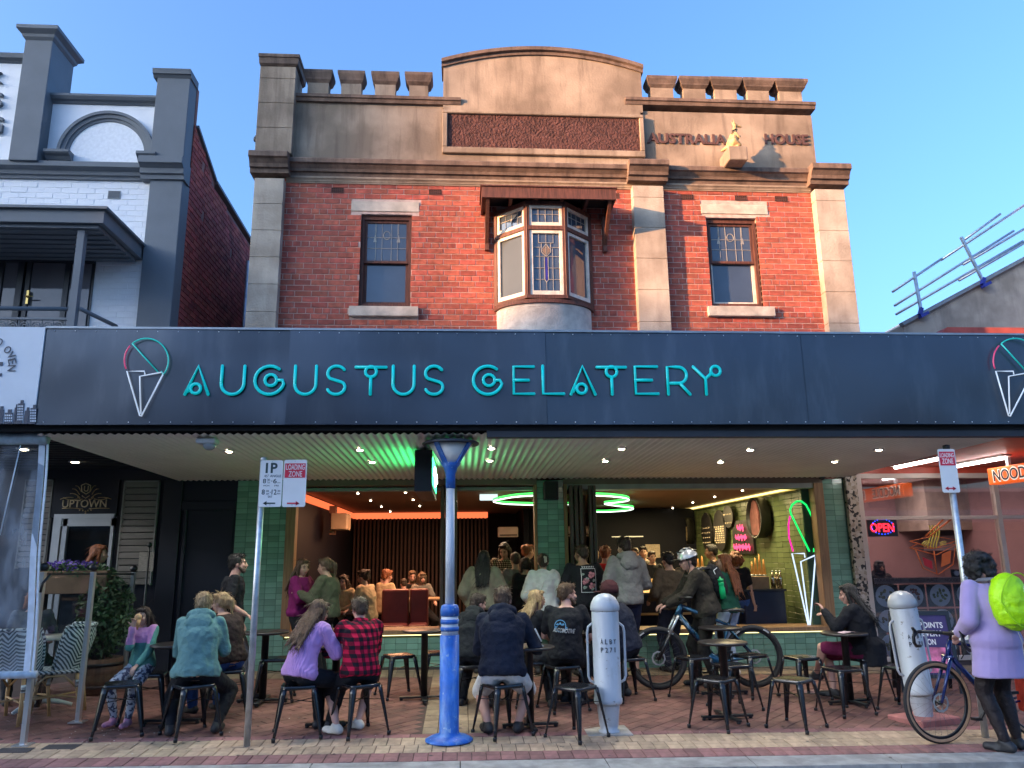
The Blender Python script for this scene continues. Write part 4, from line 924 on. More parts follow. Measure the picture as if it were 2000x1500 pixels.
# exit box, air conditioners
def boxthing(nm, lab, cat, r, Y, d, mat, part='body', bev=.01):
    t = thing(nm, lab, cat, ((r[0]+r[1])/2, Y, r[2])); m = MB(); m.box(r[0], r[1], Y, Y+d, r[2], r[3]); m.build(part, mat, t, bev); return t
t = boxthing('exit_sign', 'white illuminated exit box hanging inside the entrance', 'sign', rect(937,959,972,977,12.4), 12.4, .06, emis('pale_lit_box', (.75,.95,.92), .2), 'lit_box'); m = MB(); r_ = rect(937,955,972,959,12.4); m.box(r_[0], r_[1], 12.39, 12.47, r_[2], r_[3]); m.build('mount', ALU, t)
t = boxthing('air_conditioner', 'white split air conditioner high on the back wall by the slats', 'air conditioner', rect(973,1029,1012,1049,16.0), 16.0, .22, pm('ac_plastic', (.5,.42,.36), .5)); m = MB(); r_ = rect(976,1044,1010,1046,16); m.box(r_[0], r_[1], 15.98, 16.0, r_[2], r_[3]); m.build('vent_slot', BLACKHOLE, t)
t = boxthing('air_conditioner', 'beige air conditioner with a duct on the dark left wall', 'air conditioner', rect(646,1002,677,1034,13.2), 13.2, .5, pm('beige_plastic', (.42,.30,.19), .5)); r_ = rect(643,988,656,1002,13.3); m = MB(); m.box(r_[0], r_[1], 13.3, 13.45, r_[2], r_[3]); r_ = rect(643,1034,654,1044,13.3); m.box(r_[0], r_[1], 13.3, 13.45, r_[2], r_[3]); m.build('duct', pm('duct_brown', (.25,.12,.08), .6), t)
# booth sofas
LEA = pm('maroon_leather', (.13,.022,.024), .42, .15, 6, .12, 30)
def sofa(px0, px1, pyt, Y, lab):
    a, b = X_(px0, 1190, Y), X_(px1, 1190, Y); zt = Z_(pyt, (px0+px1)/2, Y)
    t = thing('booth_sofa', lab, 'sofa', ((a+b)/2, Y, .2), 0, 'maroon booth seats')
    m = MB(); m.box(a, b, Y, Y+.16, .22, zt); m.build('backrest', LEA, t, .03, 2); m = MB(); m.box(a, b, Y-.5, Y-.01, .34, .64); m.build('seat_cushion', LEA, t, .04, 2); m = MB(); m.box(a+.02, b-.02, Y-.46, Y+.1, .2, .34); m.build('base', BLACKM, t)
sofa(745, 798, 1151, 12.6, 'wider maroon booth seat behind the flannel shirt'); sofa(800, 836, 1150, 12.62, 'narrow maroon booth seat beside the bifold leaves')
t = thing('booth_table', 'small wooden table at the booth behind the maroon seat', 'table', (-.75, 13.3, .2)); m = MB(); m.box(-1.2,-.35,13.1,13.6,.93,.97); m.build('table_top', OAK, t, .01); m = MB(); m.box(-.82,-.74,13.3,13.38,.2,.93); m.build('leg', BLACKM, t)
t = thing('booth_table', 'brown table between the seated women inside the left window', 'table', (-1.6, 12.3, .2)); m = MB(); m.box(-1.95,-1.45,12.15,12.6,.80,.84); m.build('table_top', pm('red_brown_top', (.14,.05,.04), .5), t, .01); m = MB(); m.box(-1.74,-1.66,12.3,12.38,.2,.80); m.build('leg', BLACKM, t)
# counter, gelato display, back joinery
ctr = thing('gelato_counter', 'long dark service counter with a brightly lit gelato display', 'counter', (3.1, 12.6, .2))
r_ = rect(1225, 1167, 1330, 1230, 12.2); m = MB(); m.box(1.9, r_[1]+.3, 12.2, 13.0, .2, 1.05); m.build('counter_body', NAVY, ctr, .02); m = MB(); m.box(1.9, r_[1]+.3, 12.14, 12.2, .72, .75); m.build('brass_strip', pm('brass_trim', (.5,.36,.16), .3, metal=1), ctr)
r_ = rect(1255, 1146, 1297, 1167, 12.2); m = MB(); m.box(r_[0]-.3, r_[1]+.1, 12.25, 12.9, 1.05, 1.10); m.build('gelato_tray', pm('gelato', (.75,.45,.16), .5, .5, 25, 1.0, 30, emit=(1,.55,.18), es=.28, dist=.05), ctr)
m = MB(); m.box(r_[0]-.3, r_[1]+.1, 12.86, 12.9, 1.1, 1.24); m.build('display_back', pm('display_rim', (.4,.28,.14), .4), ctr)
m = MB(); m.box(r_[0]-.3, r_[1]+.1, 12.22, 12.23, 1.05, 1.25); m.build('sneeze_guard', GLS, ctr)
l = bpy.data.lights.new('display_lamp', 'AREA'); l.energy = 2.2; l.color = (1,.7,.35); l.size = .8; o = bpy.data.objects.new('display_lamp', l); COL.objects.link(o); o.location = (3.0, 12.9, 1.5)
t = thing('back_cabinet', 'dark back wall cabinet with a slim bright handle line', 'cabinet', (3, 16.5, .2)); r_ = rect(1160, 1003, 1305, 1110, 16.4); m = MB(); m.box(1.45, IX1, 16.4, 17, .2, IZ1-.02); m.build('carcass', NAVY, t); q = rect(1195, 1047, 1257, 1049, 16.35); m = MB(); m.box(q[0], q[1], 16.37, 16.39, q[2], q[3]); m.build('handle', ALU, t)
q = rect(1262, 1063, 1291, 1090, 16.3); boxthing('menu_board', 'pale menu sheet on the back wall behind the staff', 'menu', q, 16.36, .03, pm('menu_paper', (.42,.34,.26), .8, .2, 30), 'sheet')
# side block with bag, bottles, cones
cb = thing('side_counter', 'dark cube counter beside the neon cone', 'counter', (4.2, 11.6, .2)); r_ = rect(1455, 1155, 1542, 1225, 11.5); m = MB(); m.box(r_[0], r_[1]-.05, 11.5, 12.2, .2, r_[3]); m.build('cabinet', pm('blue_black_laminate', (.008,.014,.04), .35), cb, .008); m = MB(); m.box(r_[0]-.02, r_[1]-.03, 11.48, 12.22, r_[3], r_[3]+.03); m.build('top', BLACKM, cb)
tz = r_[3]+.03
t = thing('paper_bag', 'brown paper carton standing on the dark side counter', 'bag', (4.05, 11.7, tz)); r_ = rect(1462, 1126, 1503, 1153, 11.6); m = MB(); m.box(r_[0], r_[1], 11.6, 11.75, tz, r_[3]); m.build('carton', pm('kraft_paper', (.30,.19,.11), .8, .15, 9, .3, 30), t, .004)
for i, px in enumerate((1511, 1519, 1526)):
    p = PY(px, 1150, 11.65 + .1*(i % 2)); t = thing('steel_canister', ('left','middle','right')[i] + ' steel syrup canister at the end of the side counter', 'canister', (p.x, p.y, tz), 0, 'steel canisters on the side counter', False)
    m = MB(); m.lathe([(.035,0),(.036,.15),(.03,.18),(.014,.2),(.014,.24)], n=14); m.build('body', pm('polished_steel', (.6,.52,.4), .2, metal=1), t); m = MB(); m.lathe([(.016,.24),(.016,.26),(.004,.27)], n=10); m.build('cap', STEEL, t)
WAF = pm('waffle_cone', (.55,.27,.08), .7, .2, 20, .5, 60, emit=(1,.4,.08), es=.03)
for i, (px, hh) in enumerate(((1470,.20),(1477,.26),(1485,.32),(1493,.24),(1364,.17),(1372,.21))):
    p = PY(px, 1122 if i < 4 else 1110, 12.0 if i < 4 else 13); t = thing('waffle_cone_stack', ('waffle cone stack behind the paper carton, ' + ('leftmost','second from left','tallest and third from left','rightmost')[i]) if i < 4 else ('short cone stack behind the helmet, ' + ('left one' if i == 4 else 'right one')), 'cone stack', (p.x, p.y, p.z), 0, 'stacked waffle cones', False)
    m = MB()
    for j in range(4): m.lathe([(.035-.004*j, j*hh*.14), (.008, j*hh*.14+hh*.55)], n=10)
    m.build('cones', WAF, t); m = MB(); m.lathe([(.04,-.02),(.04,.0)], n=10); m.build('holder', STEEL, t)
# round barrel shelves and paddle boards on the olive wall
def barrel(px, py, rx, ry, cloth, lab):
    c = PX(px, py, IX1-.06); t = thing('barrel_shelf', lab, 'wall shelf', tuple(c), 0, 'round barrel shelves on the olive wall', False)
    r = ry/1500*c.y*1.1
    m = MB(); m.lathe([(r, -.16), (r, -.0), (r*.93, -.0), (r*.93, -.16), (r, -.16)], n=28, axis='x'); m.build('hoop', pm('black_barrel', (.012,.011,.011), .5), t)
    m = MB(); m.lathe([(0,-.02),(r*.95,-.02)], n=24, axis='x'); m.build('back', BLACKHOLE, t)
    if cloth:
        m = MB(); wv = r*.52
        pr = [(-wv,-r*.85),(wv,-r*.85),(wv*1.05,r*.1),(wv*.5,r*.78),(0,r*.86),(-wv*.5,r*.78),(-wv*1.05,r*.1)]
        P = [(-.15 + (.012 if i % 2 else 0), y, z) for i, (y, z) in enumerate(pr)] + [(-.12, y, z) for y, z in pr]
        m.add(P, [tuple(range(7)), tuple(range(13,6,-1))] + [(i, i+7, (i+1) % 7+7, (i+1) % 7) for i in range(7)]); m.build('hanging_tshirt', cloth, t)
barrel(1490, 1011, 24, 36, pm('pink_cloth', (.17,.06,.055), .9, .25, 12, .3, 20), 'largest barrel shelf with a pink shirt hanging in it')
barrel(1349, 1037, 16, 26, pm('cream_cloth', (.26,.2,.12), .9, .2, 12, .3, 20), 'middle barrel shelf with a cream shirt hanging in it')
barrel(1329, 1028, 11, 20, pm('mauve_cloth', (.2,.15,.15), .9, .2, 12), 'smallest barrel shelf with a mauve shirt furthest back')
PADL = pm('black_paddle', (.012,.011,.012), .5); CHALK = pm('chalk_lettering', (.45,.38,.28), .8)
def paddle(px, py, hx, hy, lab, rows, head=None):
    c = PX(px, py, IX1-.06); t = thing('paddle_board', lab, 'menu board', tuple(c), 0, 'paddle shaped boards on the olive wall', False); k = c.y/1500*1.0
    H = hy*k; Wd = hx*k*3.2
    m = MB(); pr = [(Wd*math.cos(a)*(1 if abs(math.sin(a)) < .9 else .8), H*math.sin(a)) for a in [2*math.pi*i/20 for i in range(20)]]
    P = [(-.03, y, z) for y, z in pr] + [(.0, y, z) for y, z in pr]; m.add(P, [tuple(range(20)), tuple(range(39,19,-1))] + [(i, i+20, (i+1) % 20+20, (i+1) % 20) for i in range(20)]); m.build('board', PADL, t)
    m = MB()
    for j in range(rows):
        z = H*(.15 - .75*j/max(rows-1, 1)); a = -Wd*.7
        while a < Wd*.65: q = random.uniform(.04,.10); m.add([(-.033,a,z),(-.033,a+q,z),(-.033,a+q,z+.022),(-.033,a,z+.022)], [(0,1,2,3)]); a += q+.05
    if rows: m.build('chalk_line', CHALK, t)
paddle(1382, 1038, 10, 37, 'left paddle board with faint chalk marks', 4); paddle(1408, 1036, 12, 40, 'middle paddle board with rows of chalked menu text', 8); paddle(1424, 1009, 9, 22, 'upper paddle board with white block letters', 2)
pn = thing('pink_neon_sign', 'glowing pink neon words on a black board above the curly haired customer', 'neon sign', tuple(PX(1450, 1050, IX1-.05)))
c = PX(1450, 1050, IX1-.05); m = MB(); m.box(c.x, c.x+.04, c.y-.5, c.y+.5, c.z-.28, c.z+.3); m.build('board', PADL, pn)
PKN = emis('pink_neon', (1,.07,.16), .45)
for wd, z0, z1, n in ((.15, .10, .24, 5), (.27, -.06, .07, 8), (.40, -.23, -.09, 12)):     # three tiers of neon script
    m = MB(); m.tube([(c.x-.03, c.y+wd-2*wd*i/(n*3), c.z+(z0+z1)/2+(z1-z0)*.5*math.sin(i*2.1)*(.6+.4*math.cos(i*.9))) for i in range(n*3+1)], .010, 5); m.build('neon_script', PKN, pn)
# big neon cone standing in the window
nc = thing('neon_cone', 'tall glowing ice cream cone of white, green and pink neon on the window ledge', 'neon sign', tuple(PY(1582, 1222, YW+.2)))
q = lambda x, y: PY(x, y, YW+.2)
for nm, pts, mt, rr in (('white_cone_tube', [q(1572,1089),q(1571,1081),q(1547,1081),q(1579,1222),q(1582,1222),q(1593,1083),q(1591,1085),q(1564,1097),q(1580,1218)], emis('white_neon', (.62,.76,1), .24), .011),
    ('green_tube', [q(1581,1077),q(1545,1004),q(1543,996),q(1547,986),q(1556,979),q(1565,979),q(1574,986),q(1581,999),q(1586,1010)], emis('green_neon', (.01,.75,.12), .3), .014),
    ('green_end_tube', [q(1590,1071),q(1590,1078)], emis('green_neon_end', (.01,.75,.12), .4), .014),
    ('pink_tube', [q(1543,1008),q(1540,1025),q(1541,1050),q(1549,1077)], emis('magenta_neon', (.8,.02,.28), .3), .013)):
    m = MB(); m.tube(pts, rr, 8); m.build(nm, mt, nc)
c = q(1581,1224); m = MB(); m.lathe([(.09,-.01),(.09,.0),(.02,.008)], tuple(c)); m.build('base_plate', ALU, nc)
m = MB(); m.tube([q(1541,988)+V((0,.03,0)), q(1586,986)+V((0,.03,0))], .006, 5); m.build('stay', ALU, nc)
# ================================================================== UPTOWN, the dark shopfront on the left
up = thing('uptown_shopfront', 'dark shopfront of grey boards with a gilt UPTOWN crest over its door', 'shopfront', (-4.2, YW, .25))
BOARD = pm('grey_board', (.165,.15,.14), .6, .12, 3, .25, 30, isl=.12, stretch=(1,1,6))
DARKB = pm('blue_black_paint', (.006,.009,.02), .5, .1, 2)
m = MB(); m.box(-9, -3.08, YW+.02, YW+.2, .1, 2.95); m.build('backing_wall', DARKB, up)
for a, b, pt, pb in ((235, 305, 942, 1143), (40, 96, 940, 1110)):
    x0, x1 = X_(a, 1040), X_(b, 1040); z1, z0 = Z_(pt, (a+b)/2), Z_(pb, (a+b)/2); n = 16; h = (z1-z0)/n
    for i in range(n): bx('board', x0+.02, x1-.02, YW-.035, YW+.01, z0+i*h+.012, z0+(i+1)*h, BOARD, up)
    m = MB(); m.box(x0, x0+.018, YW-.04, YW+.02, z0, z1+.02); m.box(x1-.018, x1, YW-.04, YW+.02, z0, z1+.02); m.box(x0, x1, YW-.04, YW+.02, z1, z1+.02); m.build('board_trim', pm('grey_trim', (.2,.2,.2), .5), up)
r_ = rect(100, 938, 232, 1010); bx('sign_board', r_[0], r_[1], YW-.03, YW+.015, r_[2], r_[3], pm('blue_black_sign', (.004,.006,.016), .35), up)
GILT = pm('gilt_lettering', (.45,.36,.24), .5, .3, 8); GILT2 = pm('gilt_scroll', (.30,.21,.10), .5, .4, 9)
sgx = lambda px, py: PY(px, py, YW-.045)
r_ = rect(122, 976, 208, 991, YW-.04); letters('lettering', 'UPTOWN', *r_, YW-.045, GILT, up, .012, .004)
m = MB()
for i in (-1, 1):
    c0 = 167.5
    for (dx0, dy0, dx1, dy1, bow) in ((9,960,20,949,4),(12,966,26,955,4),(11,972,30,964,3),(16,974,44,972,-3),(24,972,50,975,2),(6,994,46,993,1),(6,975,16,970,-2)):
        pts = [sgx(c0+i*(dx0+(dx1-dx0)*t), dy0+(dy1-dy0)*t - bow*math.sin(math.pi*t)) for t in [q/6 for q in range(7)]]; m.tube(pts, .006, 4)
for dx, dy in ((-11,996),(-5,997),(0,999),(5,997),(11,996),(0,1003)): m.ell(sgx(167+dx, dy), (.012,.008,.012), None, 6, 4)
m.build('scrollwork', GILT2, up)
m = MB(); m.tube([sgx(x, y) for x, y in ((159,948),(168,944),(177,948),(176,960),(168,965),(160,960))], .007, 5, True); m.tube([sgx(x, y) for x, y in ((160,968),(167,973),(175,968))], .006, 4); m.build('crest', GILT, up)
r_ = rect(164, 949, 173, 960, YW-.04); letters('lettering', 'U', *r_, YW-.045, GILT, up, .01, .003)
# door: aluminium frame and glass
d0, d1 = X_(104, 1060), X_(222, 1060); dt = Z_(1013, 165); da = X_(119, 1100)
m = MB(); m.box(d0, d0+.10, YW-.06, YW+.02, .2, dt); m.box(d0+.12, d0+.18, YW-.05, YW+.02, .2, dt); m.box(d1-.04, d1, YW-.05, YW+.02, .2, dt); m.box(d0, d1, YW-.06, YW+.02, dt, dt+.06); m.box(d0+.1, d1, YW-.05, YW+.02, dt-.1, dt-.0); m.build('door_frame', ALU, up)
m = MB(); m.box(d0+.18, d1-.04, YW-.03, YW-.022, .3, dt-.1); m.build('door_pane', GLS, up)
m = MB(); m.box(d0+.1, d1, YW+.012, YW+.018, .2, dt-.1); m.build('dim_room', pm('dim_room', (.006,.008,.014), .7), up)
# recessed dark entry and stair door between boards and tiles
m = MB(); e0, e1 = X_(309, 1100), -3.09
m.box(e0, e0+.25, YW-.03, YW+.02, .2, 2.7); m.box(e0+.3, e1-.02, YW-.0, YW+.012, .2, 2.3); m.box(e0+.25, e1, YW-.015, YW+.015, 2.3, 2.42); m.box(e0+.30, e0+.34, YW-.03, YW, .2, 2.3); m.build('dark_door', DARKB, up, .004)
r_ = rect(271, 1078, 300, 1116, YW-.04); bx('notice_sheet', r_[0], r_[1], YW-.042, YW-.037, r_[2], r_[3], pm('notice_paper', (.28,.25,.23), .8, .25, 30, stretch=(1,1,8)), up)
m = MB(); m.box(-6.2, -3.9, YF+.4, YW, 2.86, 2.9)
for i in range(20): m.box(-6.2, -3.9, YF+.5+i*.17, YF+.51+i*.17, 2.85, 2.862)
m.build('dark_soffit', pm('black_soffit', (.012,.014,.018), .5), up)
for px, py, lab in ((147,901,'bright downlight in the dark soffit above the UPTOWN crest'),(47,876,'bright downlight seen through the clear plastic blind'),(3,964,'dim lamp behind the plastic at the far left edge')): downlight(px, py, 2.85, lab, 'downlights in the dark soffit', .06, 5, 1)

# ================================================================== NOODLE SHOP on the right
ns = thing('noodle_shopfront', 'noodle shop window with pale frame, menu photographs and an orange noodle box decal', 'shopfront', (6.8, YW, .1))
TERR = pm('terrazzo', (.42,.36,.30), .6, .1, 6)
n_, L_, b_ = nodes(TERR); tc = n_.new('ShaderNodeTexCoord'); vo = n_.new('ShaderNodeTexVoronoi'); vo.inputs['Scale'].default_value = 26; vo.inputs['Randomness'].default_value = 1
L_.new(tc.outputs['Object'], vo.inputs['Vector']); cr = n_.new('ShaderNodeValToRGB'); cr.color_ramp.interpolation = 'CONSTANT'
for p_, c_ in ((.0,(.02,.018,.016)),(.34,(.44,.37,.30)),(.7,(.32,.25,.19)),(.8,(.5,.44,.38))):
    e = cr.color_ramp.elements.new(p_) if p_ not in (0.0,) else cr.color_ramp.elements[0]; e.position = p_; e.color = (*c_, 1)
cr.color_ramp.elements[-1].color = (.5,.44,.38,1); L_.new(vo.outputs['Color'], cr.inputs[0]); L_.new(cr.outputs[0], b_.inputs['Base Color'])
x0, x1 = 5.565, X_(1686, 1090); m = MB(); m.box(x0, x1, YW-.06, YW+.3, .05, 2.72); m.build('terrazzo_pillar', TERR, ns, .006)
FRM = pm('pale_window_frame', (.52,.44,.39), .45, .06, 5)
f0 = x1+.0; f1 = 9.0; zt = Z_(925, 1800); zm = Z_(1008, 1800); zb = .13; zm2 = Z_(1283, 1720)
xm = X_(1945, 1010)
m = MB()
for a, b in ((f0, f0+.07), (xm, xm+.07), (f1, f1+.07)): m.box(a, b, YW-.05, YW+.05, zm2, zt)
for z, t in ((zt, .07), (zm, .05)): m.box(f0+.07, xm, YW-.045, YW+.045, z-t, z); m.box(xm+.07, f1, YW-.045, YW+.045, z-t, z)
m.box(f0, f1, YW-.06, YW+.05, zm2-.06, zm2); m.build('window_frame', FRM, ns, .004)
m = MB(); m.box(f0, f1, YW-.03, YW+.05, .02, zm2-.06); m.build('stall_riser', pm('brown_riser', (.08,.05,.045), .6), ns)
m = MB(); m.box(f0, f1, YW-.04, YW+.3, zt, 3.0); m.build('red_header', pm('red_header', (.45,.06,.03), .5), ns)
GL2 = glass('noodle_glass', (.92,.86,.87), .14)
for a, b, c, d in ((f0+.07, xm, zm2, zm-.05), (f0+.07, xm, zm, zt-.07), (xm+.07, f1, zm2, zm-.05), (xm+.07, f1, zm, zt-.07)):
    m = MB(); m.box(a, b, YW-.004, YW+.004, c, d); m.build('pane', GL2, ns)
m = MB(); m.box(f0, 9.2, YW+.3, 15, .0, .05); struct(m.build('noodle_floor', pm('noodle_floor', (.2,.14,.12), .6)))
m = MB(); m.box(5.3+.02, 9.2, 14.5, 14.6, .05, 2.9); m.box(5.31, 5.36, YW+.3, 14.5, .05, 2.9); m.box(9.2, 9.25, YW+.3, 14.6, .05, 2.9); struct(m.build('noodle_wall', pm('pink_wall', (.30,.185,.18), .7, .08, 2)))
m = MB(); m.box(5.3, 9.2, YW+.3, 14.6, 2.9, 2.95); struct(m.build('noodle_ceiling', pm('noodle_ceiling', (.6,.45,.42), .8)))
l = bpy.data.lights.new('noodle_lamp', 'AREA'); l.energy = 15; l.color = (1,.82,.78); l.size = 1.6; o = bpy.data.objects.new('noodle_lamp', l); COL.objects.link(o); o.location = (7.3, 12.8, 2.85)
t = boxthing('range_hood', 'pale grey hood in the noodle kitchen seen through the glass', 'range hood', rect(1840,1045,1960,1075,13.8), 13.8, .6, pm('hood_steel', (.3,.27,.28), .4), 'canopy')
# menu photographs
MEN = pm('menu_black', (.012,.014,.02), .4); PLT = pm('plate_white', (.55,.60,.64), .5); STRIP = pm('menu_strip', (.33,.30,.29), .6)
r_ = rect(1708, 1127, 1960, 1139); m = MB(); m.box(r_[0], xm, YW+.006, YW+.012, r_[2], r_[3]); m.build('name_strip', STRIP, ns)
for a, b in ((1710,1762),(1776,1832),(1846,1900)): q = rect(a, 1129, b, 1136); letters('strip_lettering', 'NOODLE PLACE', *q, YW+.003, pm('strip_ink', (.07,.065,.07), .6), ns, .003)
cw = (xm - (f0+.07))/5; chh = (Z_(1140,1800) - zm2 - .30)/2.0; cols = ((.28,.26,.13),(.26,.08,.055),(.17,.19,.07),(.30,.2,.12),(.36,.12,.07),(.2,.16,.1),(.38,.2,.1),(.15,.14,.06),(.33,.10,.07),(.24,.2,.12))
zz = Z_(1141, 1800)
for j in range(3):
    for i in range(5):
        a = f0+.075+i*cw; z1 = zz - j*chh; z0 = max(z1-chh+.025, zm2)
        bx('menu_photo', a+.01, a+cw-.015, YW+.006, YW+.012, z0, z1, MEN, ns)
        if z1-z0 < chh*.5: continue
        c = (a+cw/2, (z0+z1)/2+.0); rr = min(cw, chh)*.45
        m = MB(); m.lathe([(0,0),(rr,0),(rr*.96,-.003)], (c[0], YW+.005, c[1]), 20, 'y', False); m.build('plate', PLT, ns)
        m = MB(); cl_ = cols[(i+j*5) % 10]
        for k in range(16): q = random.uniform(0, 6.3); r = rr*.62*math.sqrt(random.random()); m.ell((c[0]+r*math.cos(q), YW+.002, c[1]+r*math.sin(q)), (rr*.16, .002, rr*.12), M.Rotation(random.uniform(0,3), 3, 'Y'), 7, 4)
        m.build('dish', pm('dish', cl_, .6, .6, 30), ns)
# noodle box decal in line work on the glass
ORG = pm('orange_decal', (.62,.14,.03), .6); YEL = pm('yellow_decal', (.55,.45,.08), .6); REDD = pm('red_decal', (.42,.015,.03), .6)
dq = lambda x, y: PY(x, y, YW-.007)
m = MB()
for pts in (((1777,1057),(1824,1047),(1870,1055),(1824,1071),(1777,1057)),((1777,1070),(1824,1071),(1868,1064),(1829,1084),(1813,1080),(1777,1070)),((1788,1073),(1803,1110),(1833,1122),(1862,1102),(1866,1070)),((1824,1076),(1830,1120)),((1777,1057),(1792,1062),(1777,1070)),((1870,1055),(1855,1062),(1868,1064))):
    m.tube([dq(*p) for p in pts], .007, 4)
for a, b in (((1808,1047),(1842,1015)),((1812,1050),(1858,1014))): m.tube([dq(*a), dq(*b)], .013, 5)
m.build('noodle_box_decal', ORG, ns)
m = MB()
for k in range(4): m.tube([dq(1815+k*5.5+3*math.sin(t*5), 1026+t*45) for t in [q/10 for q in range(11)]], .010, 5)
for k in range(3): m.tube([dq(1800+k*3+t*14, 1064+k*2-8*math.sin(t*2.2)) for t in [q/6 for q in range(7)]], .008, 4); m.tube([dq(1836+t*12, 1060+k*3-3*math.sin(t*2)) for t in [q/4 for q in range(5)]], .008, 4)
m.build('noodle_decal', YEL, ns)
for pts, mt in ((((1802,1088),(1820,1096),(1822,1112),(1806,1104)), REDD), (((1840,1082),(1858,1074),(1856,1100),(1838,1108)), ORG)):
    m = MB(); P = [dq(*p) for p in pts]; m.add(P + [p + V((0,.004,0)) for p in P], [(0,1,2,3),(7,6,5,4)]); m.build('decal_panel', mt, ns)
q = rect(1858, 1112, 1880, 1127); t = boxthing('card_notice', 'small black and white card stuck inside the noodle window by the sign pole', 'notice', q, YW+.008, .006, MEN, 'card', 0); m = MB(); m.ell(((q[0]+q[1])/2, YW+.006, (q[2]+q[3])/2), (.045,.003,.04)); m.build('print', PLT, t)
# OPEN sign
q = rect(1695, 1010, 1752, 1048, YW-.03); os_ = thing('open_sign', 'small black LED sign reading OPEN in red with a ring of blue dots', 'sign', (q[0], YW-.03, q[2]))
bx('panel', q[0], q[1], YW-.035, YW-.008, q[2], q[3], BLACKM, os_); r2 = rect(1700, 1022, 1746, 1039, YW-.04); letters('lettering', 'OPEN', *r2, YW-.042, emis('red_led', (1,.015,.03), .8), os_, .006, .012)
m = MB(); cx, cz = (q[0]+q[1])/2, (q[2]+q[3])/2
for k in range(22): a = 2*math.pi*k/22; m.ell((cx+.165*math.cos(a), YW-.038, cz+.105*math.sin(a)), (.008,.004,.008), None, 6, 4)
m.build('led_dots', emis('blue_led', (.02,.06,1), .8), os_)
# hanging sign and fluorescent battens under the red soffit
m = MB(); m.box(5.57, 9.4, YF+.4, YW-.04, 2.84, 2.9); sr = m.build('red_soffit', pm('red_soffit', (.50,.07,.03), .5, .1, 3), ns)
xs_ = PX(1928, 925, 5.72)
hs = thing('hanging_noodle_sign', 'orange hanging light box with black outlined NOODLE lettering under the red soffit', 'sign', (6.6, 8.5, 2.6))
a = PZ(1927, 948, 2.30); SXn = 7.05
c0, c1 = PX(1927, 916, SXn), PX(1927, 948, SXn); sy1 = c0.y; sy0 = sy1 - 2.1
m = MB(); m.box(SXn, SXn+.16, sy0, sy1, c1.z, c0.z); m.build('light_box', pm('orange_light_box', (.75,.12,.015), .4, emit=(1,.13,.01), es=.12), hs, .01)
Mx = M(((0,1,0,SXn),(-1,0,0,sy1),(0,0,1,0),(0,0,0,1))); hh = c0.z-c1.z
for s, u0, u1 in (('NOODLE', .12, .92), ('PLACE', 1.2, 1.9)):
    letters('lettering_outline', s, u0-.02, u1+.02, c1.z+hh*.10, c0.z-hh*.10, -.004, pm('white_outline', (.8,.78,.7), .5, emit=(1,.95,.85), es=.1), hs, .003, .045, Mx)
    letters('lettering', s, u0, u1, c1.z+hh*.17, c0.z-hh*.17, -.008, pm('black_letter', (.01,.012,.03), .5), hs, .003, .012, Mx)
for y in (sy0+.3, sy1-.34): m = MB(); m.box(SXn+.06, SXn+.1, y, y+.04, c0.z, 2.84); m.build('hanger', STEEL, hs)
for i, (pa, pb, lab) in enumerate((((1745,914),(1850,893),'left fluorescent batten under the red soffit'),((1853,914),(1966,893),'right fluorescent batten behind the loading zone plate'))):
    A, B = PZ(*pa, 2.80), PZ(*pb, 2.80); x = (A.x+B.x)/2; t = thing('fluorescent_light', lab, 'ceiling light', (x, A.y, 2.8), 0, 'fluorescent battens under the red soffit')
    m = MB(); m.box(x-.06, x+.06, B.y, A.y, 2.815, 2.838); m.build('batten', pm('batten_white', (.6,.55,.5), .5), t)
    m = MB(); m.tube([(x, B.y+.04, 2.80), (x, A.y-.04, 2.80)], .02, 8); m.build('tube', emis('fluoro', (1,.95,.92), 5), t)

# ================================================================== STREET FURNITURE
# street lamp
L0 = G(877, 1446); lp = thing('street_lamp', 'blue and white street lamp with a flared glass head standing under the awning edge', 'street lamp', tuple(L0), 0, None, False)
BLUE = streak(pm('worn_blue_paint', (.02,.13,.5), .45, .2, 9, .15, 40), .7, (.16,.33,.62), 5, 1.5, .47, .66); WHT = streak(pm('chalky_white_paint', (.62,.66,.72), .5, .06, 5, .1, 30), .7, (.26,.33,.40), 5, .8, .5, .7)
BLUE = streak(BLUE, .8, (.25,.38,.55), 9, 9, .62, .65); WHT = streak(WHT, .7, (.2,.22,.24), 9, 7, .64, .67)
H = PY(891, 862, L0.y).z - L0.z
zz_ = lambda py: PY(877, py, L0.y).z - L0.z
m = MB(); m.lathe([(.215,0),(.215,.012),(.17,.035),(.10,.055),(.088,.075),(.088,zz_(1240))], n=28); m.build('base_sleeve', BLUE, lp)
m = MB(); z = zz_(1240); m.lathe([(.080,z),(.080,z+.165)], n=24); m.build('white_bands', WHT, lp)
m = MB()
for py0, py1 in ((1232,1224),(1218,1209)): m.lathe([(.07,zz_(py0)),(.086,zz_(py0)),(.086,zz_(py1)),(.07,zz_(py1))], n=24)
m.lathe([(.086,zz_(1203)),(.086,zz_(1190)),(.075,zz_(1182)),(.045,zz_(1180))], n=24); m.build('blue_collar', BLUE, lp)
m = MB(); m.lathe([(.043,zz_(1182)),(.040,zz_(952))], n=20); m.build('pole', WHT, lp)
m = MB(); m.lathe([(.046,zz_(954)),(.046,zz_(928)),(.068,zz_(914)),(.10,zz_(905))], n=20)
for k in range(4):
    a = R_(45+90*k+8); d = V((math.cos(a), math.sin(a), 0)); m.bar(d*.055+V((0,0,zz_(913))), d*.228+V((0,0,zz_(867))), .05, .02)
m.build('head_frame', BLUE, lp)
m = MB(); m.lathe([(.075,zz_(906)),(.215,zz_(869))], n=28); m.build('diffuser', pm('opal_diffuser', (.80,.80,.77), .35, .04, 4), lp)
